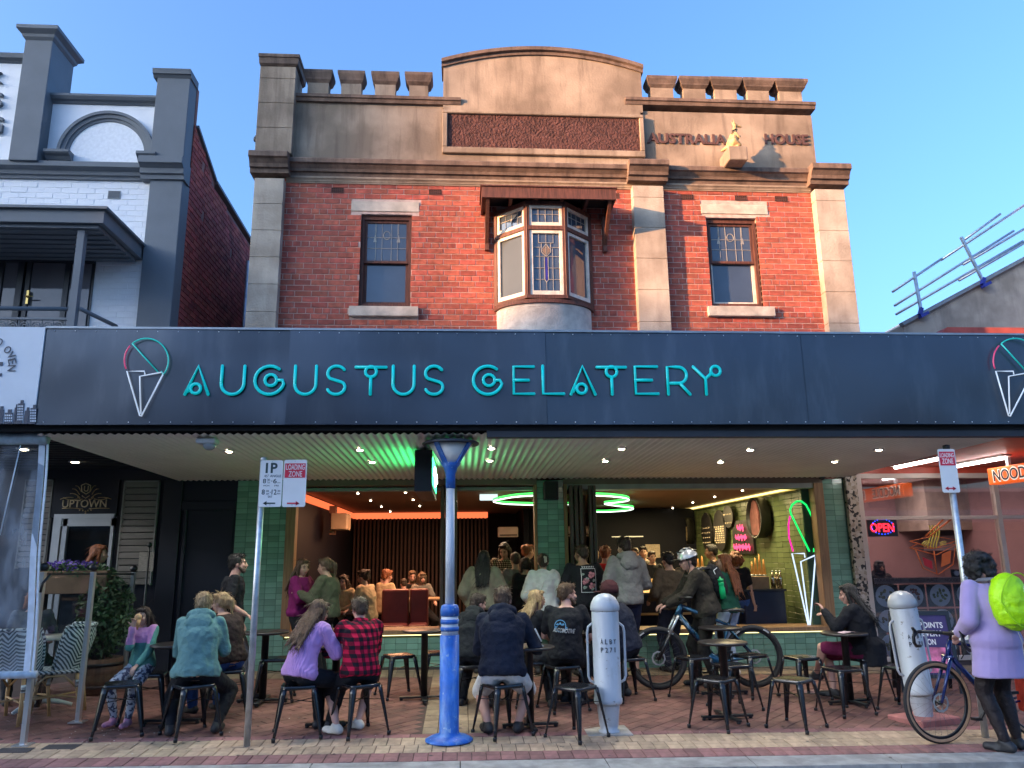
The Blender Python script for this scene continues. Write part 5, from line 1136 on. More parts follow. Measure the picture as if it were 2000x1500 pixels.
m = MB(); m.lathe([(.0,zz_(861)),(.25,zz_(863)),(.278,zz_(866)),(.276,zz_(869)),(.215,zz_(868)),(.0,zz_(866))], n=32); m.build('lid', pm('dark_lid', (.05,.06,.08), .4), lp)
# sign poles
def plate(t, x0, x1, z0, z1, y, nm='sign_plate'):
    m = MB(); r = .018; P = []
    for cx, cz, a0 in ((x1-r,z1-r,0),(x0+r,z1-r,90),(x0+r,z0+r,180),(x1-r,z0+r,270)):
        for k in range(5): a = R_(a0+22.5*k); P.append((cx+r*math.cos(a), cz+r*math.sin(a)))
    m.prism(P, y, y+.003); return m.build(nm, pm('sign_white', (.72,.74,.76), .4, .04, 5), t)
INKG = pm('sign_green_black', (.02,.05,.055), .5); REDP = pm('sign_red', (.62,.015,.055), .4, .06, 5)
g_ = G(482, 1457); sp_ = thing('sign_pole', 'galvanised pole with a 1P parking plate and a LOADING ZONE plate', 'traffic sign', tuple(g_), 0)
yy = g_.y; top = PY(512, 896, yy).z
m = MB(); m.tube([(g_.x, yy, g_.z-.05), (g_.x, yy, top)], .029, 14); m.build('pole', STEEL, sp_)
m = MB(); m.lathe([(.031, top-.03),(.031, top+.01),(0, top+.02)], (g_.x, yy, 0), 14); m.build('pole_cap', STEEL, sp_)
Y2 = yy-.035; q1 = rect(507, 899, 551, 990, Y2); q2 = rect(553, 898, 598, 990, Y2)
plate(sp_, *q1, Y2); plate(sp_, *q2, Y2)
def ll(t, s, px0, py0, px1, py1, mt, Y, b=.0): q = rect(px0, py0, px1, py1, Y); return letters('lettering', s, *q, Y, mt, t, .002, b)
Y3 = Y2-.002
for s, r4, b in (('1P', (519,904,542,924), .03), ('45° ANGLE', (516,927,549,932), 0), ('8', (513.5,935,519.5,944), .01), ('30', (522,935,527,940), 0), ('-', (529,939,532,940), 0), ('6', (533.5,935,540.5,944), .01), ('AM', (522,942,527,944), 0), ('PM', (542,942,547,944), 0), ('MON', (514.5,947,526,950), 0), ('FRI', (536,947,544,950), 0),
    ('8', (511,956,517,966), .01), ('30', (519.5,957,525,961), 0), ('-', (527,961,529,962), 0), ('12', (530.5,956,540,966), .01), ('30', (542,957,547,961), 0), ('AM', (519.5,963,525,966), 0), ('PM', (541,963,547,966), 0), ('SAT', (523,968,532,972), 0)):
    ll(sp_, s, *r4, INKG, Y3, b)
q = rect(556.5, 905, 596.5, 933, Y3); m = MB(); m.box(q[0], q[1], Y3-.0005, Y3+.001, q[2], q[3]); m.build('red_panel', REDP, sp_)
WL = pm('sign_lettering_white', (.75,.75,.78), .4); ll(sp_, 'LOADING', 559, 907, 595, 917.5, WL, Y3-.002, .008); ll(sp_, 'ZONE', 563.5, 920, 590, 931, WL, Y3-.002, .008)
def arrow(t, px0, px1, py, mt, Y, heads):
    a, b = PY(px0, py, Y), PY(px1, py, Y); m = MB(); h = .008; m.box(min(a.x,b.x)+.012, max(a.x,b.x)-.012, Y-.001, Y+.001, a.z-.006, a.z+.006)
    for c, s in heads: e = a if c == 0 else b; m.prism([(e.x, e.z), (e.x-s*.035, e.z+.02), (e.x-s*.035, e.z-.02)], Y-.001, Y+.001)
    m.build('arrow', mt, t)
arrow(sp_, 513, 540, 983, INKG, Y3, ((0,-1),)); arrow(sp_, 558, 585, 983, REDP, Y3, ((1,1),))
m = MB()
for px, py in ((532,902),(577,901),(527,986),(570,986)): p = PY(px, py, Y3); m.ell(p, (.006,.004,.006), None, 8, 5)
m.build('bolt', STEEL, sp_)
g_ = G(1925, 1440); sp2 = thing('sign_pole', 'galvanised pole with a single narrow LOADING ZONE plate beside the parked bicycle', 'traffic sign', tuple(g_), 0)
yy = g_.y; top = PY(1848, 872, yy).z; m = MB(); m.tube([(g_.x, yy, g_.z-.05), (g_.x, yy, top)], .031, 14); m.build('pole', STEEL, sp2); m = MB(); m.lathe([(.033, top-.03),(.033, top+.01),(0, top+.02)], (g_.x, yy, 0), 14); m.build('pole_cap', BLACKM, sp2)
Y2 = yy-.04; q1 = rect(1836, 877, 1870, 962, Y2); plate(sp2, *q1, Y2); Y3 = Y2-.002
q = rect(1836.5, 882, 1863.5, 909, Y3); q = (q1[0]+.012, q1[1]-.012, q[2], q[3]); m = MB(); m.box(q[0], q[1], Y3-.0005, Y3+.001, q[2], q[3]); m.build('red_panel', REDP, sp2)
hz = (q[3]-q[2]); letters('lettering', 'LOADING', q[0]+.008, q[1]-.008, q[2]+hz*.58, q[3]-hz*.1, Y3-.002, WL, sp2, .002, .008); letters('lettering', 'ZONE', q[0]+.02, q[1]-.02, q[2]+hz*.12, q[2]+hz*.5, Y3-.002, WL, sp2, .002, .008)
arrow(sp2, 1846, 1868, 954, REDP, Y3, ((0,-1),(1,1)))
# grey bollards (vent posts) with grab rails
BOL = streak(pm('grey_enamel', (.46,.49,.53), .38, .05, 4, .05, 20), .55, (.25,.25,.25), 4, 1.0, .52, .74); BOL = streak(BOL, .75, (.14,.11,.09), 8, 8, .64, .67); BOL2 = pm('cap_grey', (.33,.35,.37), .28, .05, 4, .03, 20)
def bollard(px, py, lab, lean, capm, plate_m, txt):
    g = G(px, py); t = thing('bollard', lab, 'bollard', tuple(g), 0, 'grey torpedo shaped bollards', False); t.rotation_euler = (0, lean, 0)
    m = MB(); m.lathe([(.098,.0),(.10,.02),(.082,.03),(.09,.07),(.108,.24),(.112,.26)], n=28); m.build('foot', BOL, t)
    m = MB(); m.lathe([(.13,.255),(.135,.27),(.135,.30),(.128,.31),(.131,1.08),(.125,1.10)], n=36); m.build('body', BOL, t)
    m = MB(); m.lathe([(.132,1.095),(.141,1.105),(.141,1.14),(.132,1.17),(.105,1.22),(.06,1.25),(0,1.262)], n=36); m.build('cap', capm, t)
    m = MB()
    for s in (-1, 1): x = s*.125; m.tube([(x,0,.44),(x+s*.04,0,.46),(x+s*.055,0,.50),(x+s*.055,0,.90),(x+s*.045,0,.95),(x,0,.985)], .012, 8)
    m.build('grab_rail', BOL, t)
    INK2 = pm('stencil', (.05,.055,.07), .6)
    for s, z0, z1 in txt:
        n = len(s)
        for i, ch in enumerate(s):
            if ch == ' ': continue
            a = (-.5 + (i+.5)/n)*R_(74); r = .133; ww = .004 if ch == '1' else .012
            Mx = M.Translation((r*math.sin(a), -r*math.cos(a), 0)) @ M.Rotation(a, 4, 'Z'); letters('lettering', ch, -ww, ww, z0, z1, -.002, INK2, t, .003, .01, Mx)
    if plate_m == 'concrete':
        m = MB(); m.box(-.22,.20,-.14,.26,-.02,.006); m.build('footing', CONC, t, .004)
    else:
        m = MB(); m.box(-.26,.26,-.2,.22,-.03,.05); o = m.build('footing', pm('pink_kerb_blocks', (.42,.16,.14), .8, .2, 6, .3, 40), t, .012); o.rotation_euler = (0, -lean, R_(18))
    return t
bollard(1190, 1430, 'grey bollard with side grab rails and stencilled ALBY P271, in the middle', 0, BOL, 'concrete', (('ALBY', .80, .845), ('P271', .725, .77)))
bollard(1806, 1408, 'grey bollard leaning slightly left, behind the parked bicycle wheel', R_(-4.5), BOL2, 'pink', (('ALBY', .80, .845), ('P271', .725, .77)))

# ================================================================== TABLES, STOOLS, CHAIRS
SEATM = pm('gloss_black_steel', (.010,.011,.014), .22, .1, 6, .03, 60, spec=.6)
def make_stool():
    t = thing('stool', 'x', 'stool', (0,0,0), 0, 'black metal stools', False); h = .45; a = .152; b = .205
    m = MB(); P = []; N = 6
    def ring(hw, z, r):
        R = []
        for cx, cy, a0 in ((hw-r,hw-r,0),(-hw+r,hw-r,90),(-hw+r,-hw+r,180),(hw-r,-hw+r,270)):
            for k in range(N): q = R_(a0+90*k/(N-1)); R.append((cx+r*math.cos(q), cy+r*math.sin(q), z))
        return R
    rings = [ring(a-.004,h-.035,.04), ring(a,h-.03,.04), ring(a,h-.006,.04), ring(a-.006,h,.038), ring(a-.03,h-.002,.03), ring(.05,h-.012,.03), ring(.022,h-.013,.02)]
    n = 4*N; P = [p for r in rings for p in r]; F = []
    for k in range(len(rings)-1):
        for i in range(n): F.append((k*n+i, k*n+(i+1) % n, k*n+n+(i+1) % n, k*n+n+i))
    m.add(P, F, True); m.build('seat', SEATM, t)
    cap_m = MB(); 
    for sx in (-1, 1):
        for sy in (-1, 1):
            m = MB(); p0 = V((sx*(a-.022), sy*(a-.022), h-.02)); p1 = V((sx*b, sy*b, .0)); o = V((sx,sy,0)).normalized(); s_ = V((-sy,sx,0)).normalized()
            rg = []
            for u, wd, dp in ((0,.034,.026),(.12,.034,.024),(.75,.02,.015),(.8,.017,.013),(1,.0155,.012)):
                c = p0.lerp(p1, u); rg += [c + s_*wd, c + s_*wd*.55 + o*dp, c - s_*wd*.55 + o*dp, c - s_*wd, c - s_*wd*.5 - o*.004, c + s_*wd*.5 - o*.004]
            F = []
            for k in range(4):
                for i in range(6): F.append((k*6+i, k*6+6+i, k*6+6+(i+1) % 6, k*6+(i+1) % 6))
            m.add(rg, F + [(0,1,2,3,4,5), (29,28,27,26,25,24)], True); lg = m.build('leg', SEATM, t)
            m = MB(); m.lathe([(.018,.0),(.019,.03),(.015,.034)], (p1.x, p1.y, 0), 10); m.build('foot_cap', BLACKM, lg)
    m = MB(); e = .168
    m.bar((-e,-e,.30),(e,e,.30),.02,.004); m.bar((-e,e,.306),(e,-e,.306),.02,.004); m.build('cross_brace', SEATM, t)
    return t
STOOLS = [(230,1434,20,'empty black stool nearest the glass barrier, in front of the girl'),(372,1436,38,'black stool under the woman in the teal hoodie'),(440,1398,15,'black stool under the woman in the dark brown tee'),(284,1408,10,'black stool under the girl eating ice cream'),
 (580,1437,12,'black stool under the woman in the lilac sweater'),(700,1433,34,'black stool under the man in the red flannel shirt'),(535,1368,8,'empty black stool behind the lilac sweater, left of the slim pedestal table'),(778,1360,25,'empty black stool behind the flannel shirt, beside the lone table'),
 (858,1352,5,'black stool half hidden behind the blue lamp post'),(920,1384,10,'black stool under the man in the charcoal hoodie, right of the lamp post'),(982,1434,28,'black stool under the man in the navy hoodie'),(1127,1440,42,'empty black stool standing just left of the grey bollard'),
 (1100,1386,20,'black stool under the man in the black printed tee'),(1040,1376,5,'black stool under the blonde woman in black'),(1230,1366,18,'black stool just right of the grey bollard, under a seated customer'),
 (1358,1364,22,'empty black stool in front of the mountain bike front wheel'),(1404,1420,44,'empty black stool in front of the pair of pedestal tables'),(1470,1358,25,'empty black stool by the mountain bike rear wheel'),(1436,1384,15,'empty black stool close right of the front pedestal table'),
 (1556,1421,40,'empty black stool out alone in front, left of the table with the leaflet'),(1572,1364,12,'empty black stool by the ledge below the neon cone'),(1652,1393,16,'empty black stool in front of the table with the leaflet'),(1694,1366,20,'black stool under the woman in the black cardigan'),(1772,1388,30,'black stool half hidden behind the leaning bollard')]
proto = make_stool(); SPOS = []
for i, (px, py, rz, lab) in enumerate(STOOLS):
    o = proto if i == 0 else copy_tree(proto); g = G(px, py); o.location = g; o.rotation_euler = (0, 0, R_(rz)); o['label'] = lab; SPOS.append(g)
TTOP = pm('dark_table_top', (.022,.018,.018), .35, .1, 6)
def make_table():
    t = thing('pedestal_table', 'x', 'table', (0,0,0), 0, 'round black pedestal tables', False)
    m = MB(); m.lathe([(0,.715),(.23,.715),(.25,.722),(.25,.738),(.244,.742),(0,.742)], n=40); m.build('table_top', TTOP, t)
    m = MB(); m.lathe([(.038,.02),(.038,.70),(.07,.705),(.07,.715)], n=20); m.build('column', BLACKM, t)
    m = MB(); 
    for a in (0, 90):
        d = V((math.cos(R_(a)), math.sin(R_(a)), 0)); m.bar(d*-.27+V((0,0,.028)), d*.27+V((0,0,.028)), .055, .022)
    fb = m.build('cross_foot', BLACKM, t, .004)
    m = MB()
    for k in range(4): d = V((math.cos(k*math.pi/2), math.sin(k*math.pi/2), 0))*.25; m.lathe([(.02,0),(.02,.017)], tuple(d), 10)
    m.build('glide', BLACKM, fb); return t
TABLES = [(828,1366,5,'lone black pedestal table left of the lamp post with nobody at it'),(512,1372,0,'black pedestal table half hidden behind the parking sign pole'),(334,1413,0,'black pedestal table between the girl and the woman in teal'),(652,1418,8,'black pedestal table between the lilac sweater and the flannel shirt'),
 (1036,1420,4,'black pedestal table between the navy hoodie and the blonde woman'),(1421,1404,6,'front one of the two overlapping pedestal tables by the mountain bike'),(1415,1356,0,'rear one of the two overlapping pedestal tables by the mountain bike'),(1662,1374,10,'black pedestal table with a leaflet on it, beside the woman in black'),(1170,1372,0,'black pedestal table hidden behind the grey bollard')]
proto = make_table(); TPOS = []
for i, (px, py, rz, lab) in enumerate(TABLES):
    o = proto if i == 0 else copy_tree(proto); g = G(px, py); o.location = g; o.rotation_euler = (0, 0, R_(rz)); o['label'] = lab; TPOS.append(g)
g = TPOS[7]; t = thing('leaflet', 'folded white and pink leaflet lying on the table beside the woman in black', 'leaflet', (g.x+.03, g.y-.03, g.z+.743), R_(15), None, False); m = MB(); m.add([(-.1,-.06,0),(0,-.06,.012),(.1,-.06,.002),(-.1,.06,0),(0,.06,.012),(.1,.06,.002),(-.1,-.06,-.0008),(.1,-.06,.0005)], [(0,1,4,3),(1,2,5,4)]); m.build('sheet', pm('leaflet_paper', (.6,.45,.5), .5, .5, 25), t)
g = TPOS[3]; t = thing('drink_cup', 'clear cup of blue drink with a dark straw on the small table', 'cup', (g.x-.03, g.y-.06, g.z+.742), 0, None, False); m = MB(); m.lathe([(.026,0),(.036,.10)], n=16); m.build('cup', pm('blue_slush', (.1,.3,.45), .2, .3, 14), t); m = MB(); m.lathe([(.039,.10),(.039,.105),(.02,.118),(0,.118)], n=16); m.build('lid', pm('clear_lid', (.55,.62,.66), .2), t); m = MB(); m.tube([(0,0,.06),(-.012,.01,.2)], .005, 6); m.build('straw', BLACKM, t)
# ------------------------------------------------------------------ glass wind break, clear blind, bistro chairs, planters
wb = thing('glass_windbreak', 'glass barrier on slanting aluminium posts running back from the kerb beside the first stool', 'barrier', tuple(G(152,1410)))
BP = [(G(45,1456), 1117), (G(152,1411), 1117), (G(240,1343), 1118)]; tops = []
for (g, pt), (pxt) in zip(BP, (72, 180, 262)):
    tp = PY(pxt, pt, g.y); tp = V((g.x, g.y, tp.z)); tops.append(tp)
    m = MB(); m.bar(g, tp, .05, .04, V((1,0,0))); po = m.build('post', ALU, wb); m = MB(); m.box(g.x-.07, g.x+.07, g.y-.06, g.y+.06, g.z, g.z+.012); m.build('foot_plate', ALU, po)
    m = MB(); m.ell(tp + V((0,0,.045)), (.045,.045,.04)); m.build('knob', BLACKM, po)
GLB = glass('barrier_glass', (.95,.975,.965), .0)
for i in range(2):
    a, b = BP[i][0], BP[i+1][0]; ta, tb_ = tops[i], tops[i+1]; z0 = .10
    P = [(a.x,a.y+.03,a.z+z0),(b.x,b.y-.03,b.z+z0),(tb_.x,tb_.y-.03,tb_.z-.04),(ta.x,ta.y+.03,ta.z-.04)]; m = MB(); m.add(P + [(x+.008,y,z) for x,y,z in P], [(3,2,1,0),(4,5,6,7),(0,1,5,4),(1,2,6,5),(2,3,7,6),(3,0,4,7)]); m.build('glass_panel', GLB, wb)
m = MB(); m.bar(tops[0]+V((0,-.02,-.02)), tops[2]+V((0,.02,-.02)), .03, .02); m.build('top_rail', BLACKM, wb)
m = MB(); c0 = tops[0] + V((.03,-.05,-.1)); m.tube([c0+V((0,-.02,-.08)), c0+V((.0,0,.0)), c0+V((.05,.03,.08))], .012, 6); m.build('chain_hook', BLACKM, wb)
g = G(268,1340); t = thing('shade_pole', 'thin black pole standing at the back end of the glass barrier', 'pole', tuple(g), 0); m = MB(); m.tube([g, V((g.x, g.y, PY(268,1064,g.y).z))], .012, 8); m.lathe([(.025,-.03),(.03,0),(.012,.03)], (g.x, g.y, PY(268,1064,g.y).z), 10); m.build('pole', BLACKM, t)
# clear plastic drop blind on the neighbour's side
bl = thing('clear_blind', 'scuffed clear plastic drop blind with white welded edges at the far left', 'blind', (-4.5, 7.3, 1))
By = 7.35; ztop = PY(60, 868, By).z; zbl = PY(40, 1318, By).z; xr = PY(88, 880, By).x; xr2 = PY(62, 1300, By).x
PLAST = glass('scuffed_plastic', (.93,.95,.97), .06, .08, .20, (.55,.62,.70)); WEB = pm('white_webbing', (.6,.66,.74), .5, .1, 12)
m = MB(); n = 14; P = []; F = []
for j in range(9):
    v = j/8; xe = xr2 + (xr-xr2)*v
    for i in range(n+1): x = -6.6 + (xe+6.6)*i/n; P.append((x, By + .02*math.sin(i*1.1+v*3) + .015*math.sin(v*9+i*.4), zbl+(ztop-zbl)*v))
for j in range(8):
    for i in range(n): k = j*(n+1)+i; F.append((k, k+1, k+n+2, k+n+1))
m.add(P, F, True); m.build('plastic_sheet', PLAST, bl)
m = MB(); pts = [V((xr2-.03+(xr-xr2+.0)*v, By-.012+.015*math.sin(v*9), zbl+(ztop-zbl)*v)) for v in [q/10 for q in range(11)]]
for a, b in zip(pts, pts[1:]): m.bar(a, b, .055, .008, V((0,1,0)))
for a, b in zip(pts, pts[1:]): m.bar(a+V((.055,-.01,0)), b+V((.055,-.01,0)), .018, .012, V((0,1,0)))
m.build('edge_webbing', WEB, bl)
m = MB(); m.tube([(-6.6, By-.02, ztop+.05),(xr+.02, By-.02, ztop+.05)], .055, 12); m.build('roll', pm('rolled_plastic', (.5,.56,.62), .3, .25, 9), bl)
m = MB(); m.tube([(-6.6, By-.0, zbl),(xr2+.05, By-.0, zbl)], .032, 12); m.build('bottom_bar', pm('bar_enamel', (.55,.6,.66), .35, .2, 12), bl)
m = MB(); m.tube([PY(40,870,By-.03), PY(0,1045,By-.03)], .006, 5); m.build('cord', WEB, bl)
# bistro chairs
CANE = pm('cane', (.42,.27,.12), .6, .2, 12, .2, 40); WEAVE = pm('black_white_weave', (.5,.55,.55), .7)
n_, L_, b_ = nodes(WEAVE); tc = n_.new('ShaderNodeTexCoord'); sx_ = n_.new('ShaderNodeSeparateXYZ'); L_.new(tc.outputs['Object'], sx_.inputs[0])
def mnode(op, a, b=None, val=None):
    q = n_.new('ShaderNodeMath'); q.operation = op; L_.new(a, q.inputs[0])
    if b is not None: L_.new(b, q.inputs[1])
    if val is not None: q.inputs[1].default_value = val
    return q.outputs[0]
pp = mnode('PINGPONG', sx_.outputs[0], None, .06); s1 = mnode('ADD', sx_.outputs[2], sx_.outputs[1]); s2 = mnode('ADD', s1, pp); s3 = mnode('MODULO', mnode('ADD', s2, None, 5.0), None, .045); s4 = mnode('GREATER_THAN', s3, None, .022)
mx = n_.new('ShaderNodeMix'); mx.data_type = 'RGBA'; mx.inputs['A'].default_value = (.55,.6,.6,1); mx.inputs['B'].default_value = (.02,.05,.06,1); L_.new(s4, mx.inputs['Factor']); L_.new(mx.outputs['Result'], b_.inputs['Base Color'])
def bistro(px, py, rz, lab):
    g = G(px, py); t = thing('bistro_chair', lab, 'chair', tuple(g), R_(rz), 'woven cane bistro chairs', False)
    m = MB(); m.box(-.22,.22,-.22,.22,.43,.465); m.build('seat', WEAVE, t, .015)
    P = []; N = 12
    for z, sc_ in ((.47, .9), (.62, 1.0), (.78, 1.04), (.88, .9)):
        for i in range(N+1): a = math.pi*(-.08 + 1.16*i/N); P.append((.25*sc_*math.cos(a), .02+.21*math.sin(a)*sc_+(z-.47)*.22, z))
    F = [(j*(N+1)+i, j*(N+1)+i+1, (j+1)*(N+1)+i+1, (j+1)*(N+1)+i) for j in range(3) for i in range(N)]
    m = MB(); m.add(P + [(x*.96, y*.97, z) for x, y, z in P], F + [tuple(k+len(P) for k in reversed(f)) for f in F], True); m.build('backrest', WEAVE, t)
    m = MB(); m.tube(P[-(N+1):], .018, 8); m.tube([P[0], P[N+1], P[2*(N+1)], P[3*(N+1)]], .016, 8); m.tube([P[N], P[2*N+1], P[3*N+2], P[4*N+3]], .016, 8); m.build('back_frame', WEAVE, t)
    for sx in (-1, 1):
        for sy in (-1, 1):
            m = MB(); m.tube([(sx*.19, sy*.19, .43), (sx*.21, sy*.22, .2), (sx*.22, sy*.25, 0)], [.019,.018,.016], 8); lg = m.build('leg', CANE, t); m = MB(); m.lathe([(.022,.30),(.023,.37)], (sx*.205, sy*.205, 0), 10); m.build('binding', pm('binding_stripes', (.4,.45,.45), .6, .8, 60, stretch=(.1,.1,1)), lg)
    m = MB(); m.tube([(-.19,-.2,.30),(-.08,-.2,.41),(.08,-.2,.41),(.19,-.2,.30)], .012, 6); m.tube([(.2,-.19,.30),(.2,-.08,.41),(.2,.08,.41),(.2,.19,.30)], .012, 6); m.tube([(-.2,-.2,.2),(.2,.2,.2)], .01, 6); m.tube([(-.2,.2,.2),(.2,-.2,.2)], .01, 6); m.build('brace', CANE, t)
bistro(105, 1400, -72, 'black and white woven bistro chair turned sideways behind the glass barrier'); bistro(22, 1410, 176, 'black and white woven bistro chair behind the clear plastic, far left')
g = G(70, 1385); t = thing('cafe_table', 'small pale topped cafe table between the bistro chairs behind the glass', 'table', tuple(g), 0, None, False); m = MB(); m.lathe([(0,.70),(.3,.70),(.3,.73),(0,.73)], n=28); m.build('table_top', pm('pale_top', (.35,.36,.33), .4), t); m = MB(); m.lathe([(.035,.02),(.035,.7)], n=14); m.build('column', BLACKM, t); m = MB()
for a in (20, 140, 260): d = V((math.cos(R_(a)), math.sin(R_(a)), 0)); m.tube([d*.05+V((0,0,.08)), d*.2+V((0,0,.06)), d*.33+V((0,0,.02))], [.03,.025,.018], 8)
m.build('foot', pm('cast_grey', (.45,.52,.54), .4), t)
LEAF = pm('dark_leaf', (.035,.075,.028), .55, .5, 4); LEAF2 = pm('flower_purple', (.13,.06,.42), .6, .4, 9); BARK = pm('bark', (.08,.055,.04), .9)
def leaves(mb, c, r, n, s, rnd=.9):
    for _ in range(n):
        d = V((random.gauss(0,1), random.gauss(0,1), random.gauss(0,1))).normalized(); k = random.random()**.45
        p = V(c) + V((d.x*r[0], d.y*r[1], d.z*r[2]))*k; u = V((random.gauss(0,1), random.gauss(0,1), random.gauss(0,1))).normalized(); w_ = u.orthogonal().normalized(); q = s*random.uniform(.6,1.3)
        mb.add([p-u*q, p+w_*q*.45, p+u*q, p-w_*q*.45+u.cross(w_)*q*.15], [(0,1,2,3)])
g = G(190, 1352); t = thing('planter_shrub', 'tall dark green shrub in a half barrel behind the glass barrier', 'plant', tuple(g), 0, None, False)
m = MB(); m.lathe([(.2,0),(.25,.18),(.24,.38),(.22,.38),(.2,.34),(0,.34)], n=24); o = m.build('barrel', pm('barrel_staves', (.10,.05,.03), .7, .3, 4, .3, 30, stretch=(8,8,.5)), t); m = MB()
for z in (.06, .30): m.lathe([(.232 if z < .1 else .252, z),(.24 if z < .1 else .25, z+.035)], n=24)
m.build('hoop', BLACKM, o); m = MB(); m.tube([(0,0,.3),(.02,.01,.8),(-.02,0,1.2)], [.03,.02,.01], 6); m.build('stem', BARK, t); m = MB(); leaves(m, (0,0,.85), (.33,.28,.50), 2200, .035); m.build('foliage', LEAF, t)
g = G(122, 1352); t = thing('flower_box', 'raised timber flower box with purple flowers behind the glass barrier', 'planter', tuple(g), 0, None, False)
zf = PY(122, 1105, g.y).z - g.z; m = MB(); m.box(-.42,.42,-.13,.13,zf-.32,zf-.06); m.build('box', pm('box_timber', (.14,.085,.05), .8, .3, 5, .2, 30), t, .006); m = MB()
for s in (-.36, .36): m.box(s-.03, s+.03, -.1, .1, 0, zf-.32)
m.build('stand', BLACKM, t); m = MB(); leaves(m, (0,0,zf-.06), (.45,.16,.10), 900, .03); m.build('foliage', LEAF, t); m = MB(); leaves(m, (-.05,-.02,zf+.0), (.36,.15,.07), 420, .018); m.build('flowers', LEAF2, t)
t = thing('menu_stand', 'yellow folded menu card standing on the small table behind the girl', 'menu', tuple(TPOS[2]+V((.02,.1,.742))), 0, None, False); m = MB(); m.prism([(-.05,0),(.05,0),(.05,.08),(-.05,.08)], 0, .01); m.build('card', pm('yellow_card', (.75,.38,.02), .5), t)
# A frame board
g = G(1812, 1352); af = thing('sandwich_board', 'purple and black sandwich board reading POINTS EVERY, behind the leaning bollard', 'sign', tuple(g), R_(-14), None, False)
hz = PY(1815, 1193, g.y).z - g.z; PUR = pm('purple_poster', (.045,.03,.13), .5, .1, 3)
for s in (-1, 1):
    Mx = M.Rotation(R_(s*11), 4, 'X') if s > 0 else M.Rotation(R_(-11), 4, 'X'); Mx = M.Translation((0, -s*.0, hz)) @ M.Rotation(R_(-s*12), 4, 'X') @ M.Translation((0,0,-hz))
    m = MB(); 
    for a, b, c, d in ((-.33,-.29,0,hz),(.29,.33,0,hz),(-.29,.29,hz-.05,hz),(-.29,.29,.16,.2)): m.box(a, b, -.015, .015, c, d)
    moved(m, Mx); fr_ = m.build('board_frame', BLACKM, af); m = MB(); m.box(-.29,.29,-.006,.006,.2,hz-.05); moved(m, Mx); m.build('panel', PUR if s > 0 else BLACKM, af)
    if s > 0:
        for tx, x0, x1, z in (('POINTS', -.02, .24, .14), ('EVERY', -.0, .21, .235), ('ON', .04, .13, .33)): letters('lettering', tx, x0, x1, hz-z-.055, hz-z+.012, -.008, WL, af, .002, .02, Mx)
        m = MB(); m.box(-.2,.22,-.009,-.006,.22,.5); moved(m, Mx); m.build('pink_graphic', pm('pink_graphic', (.6,.16,.3), .5, .6, 9), af)
# ================================================================== PEOPLE
SKIN = {'a': pm('skin_fair', (.50,.30,.22), .55, .08, 9), 'b': pm('skin_tan', (.36,.20,.13), .55, .08, 9), 'c': pm('skin_rosy', (.52,.29,.23), .55, .1, 9)}
def hairm(name, c, c2): return pm(name, c, .5, .2, 5, .6, 70, col2=c2, stretch=(14,14,1.2), lo=.3, hi=.7)
HAIR = {'black': hairm('hair_black', (.008,.007,.008), (.02,.017,.017)), 'dark': hairm('hair_dark_brown', (.02,.011,.008), (.05,.028,.018)), 'brown': hairm('hair_brown', (.06,.032,.018), (.14,.075,.04)), 'light': hairm('hair_mouse', (.07,.04,.022), (.15,.09,.052)),
    'blonde': hairm('hair_blonde', (.20,.12,.05), (.55,.38,.20)), 'streak': hairm('hair_brown_streaked', (.045,.022,.013), (.20,.11,.062)), 'red': hairm('hair_auburn', (.14,.035,.012), (.32,.10,.03)), 'grey': hairm('hair_grey', (.12,.11,.10), (.25,.24,.22))}
FAB = {}
def fab(name, col, rough=.9, var=.12, **k):
    if name not in FAB: FAB[name] = pm(name, col, rough, var, 7, .55, 17, spec=.25, dist=.035, detail=8, **k)
    return FAB[name]
EYE = pm('eye', (.03,.02,.018), .2); LIP = pm('lips', (.38,.12,.11), .5); BROW = pm('brow', (.04,.022,.015), .8)
RUB = pm('sole', (.5,.5,.48), .7)
def ik(A, B, a, b, hint):
    d = B - A; L = d.length; L2 = min(L, (a+b)*.999); d = d/L if L > 1e-6 else V((0,0,-1)); B = A + d*L2
    x = (a*a - b*b + L2*L2)/(2*L2); h = math.sqrt(max(a*a - x*x, 0)); n = hint - d*hint.dot(d)
    if n.length < 1e-4: n = d.orthogonal()
    return A + d*x + n.normalized()*h, B
VX = V((1,0,0)); VY = V((0,1,0)); VZ = V((0,0,1))
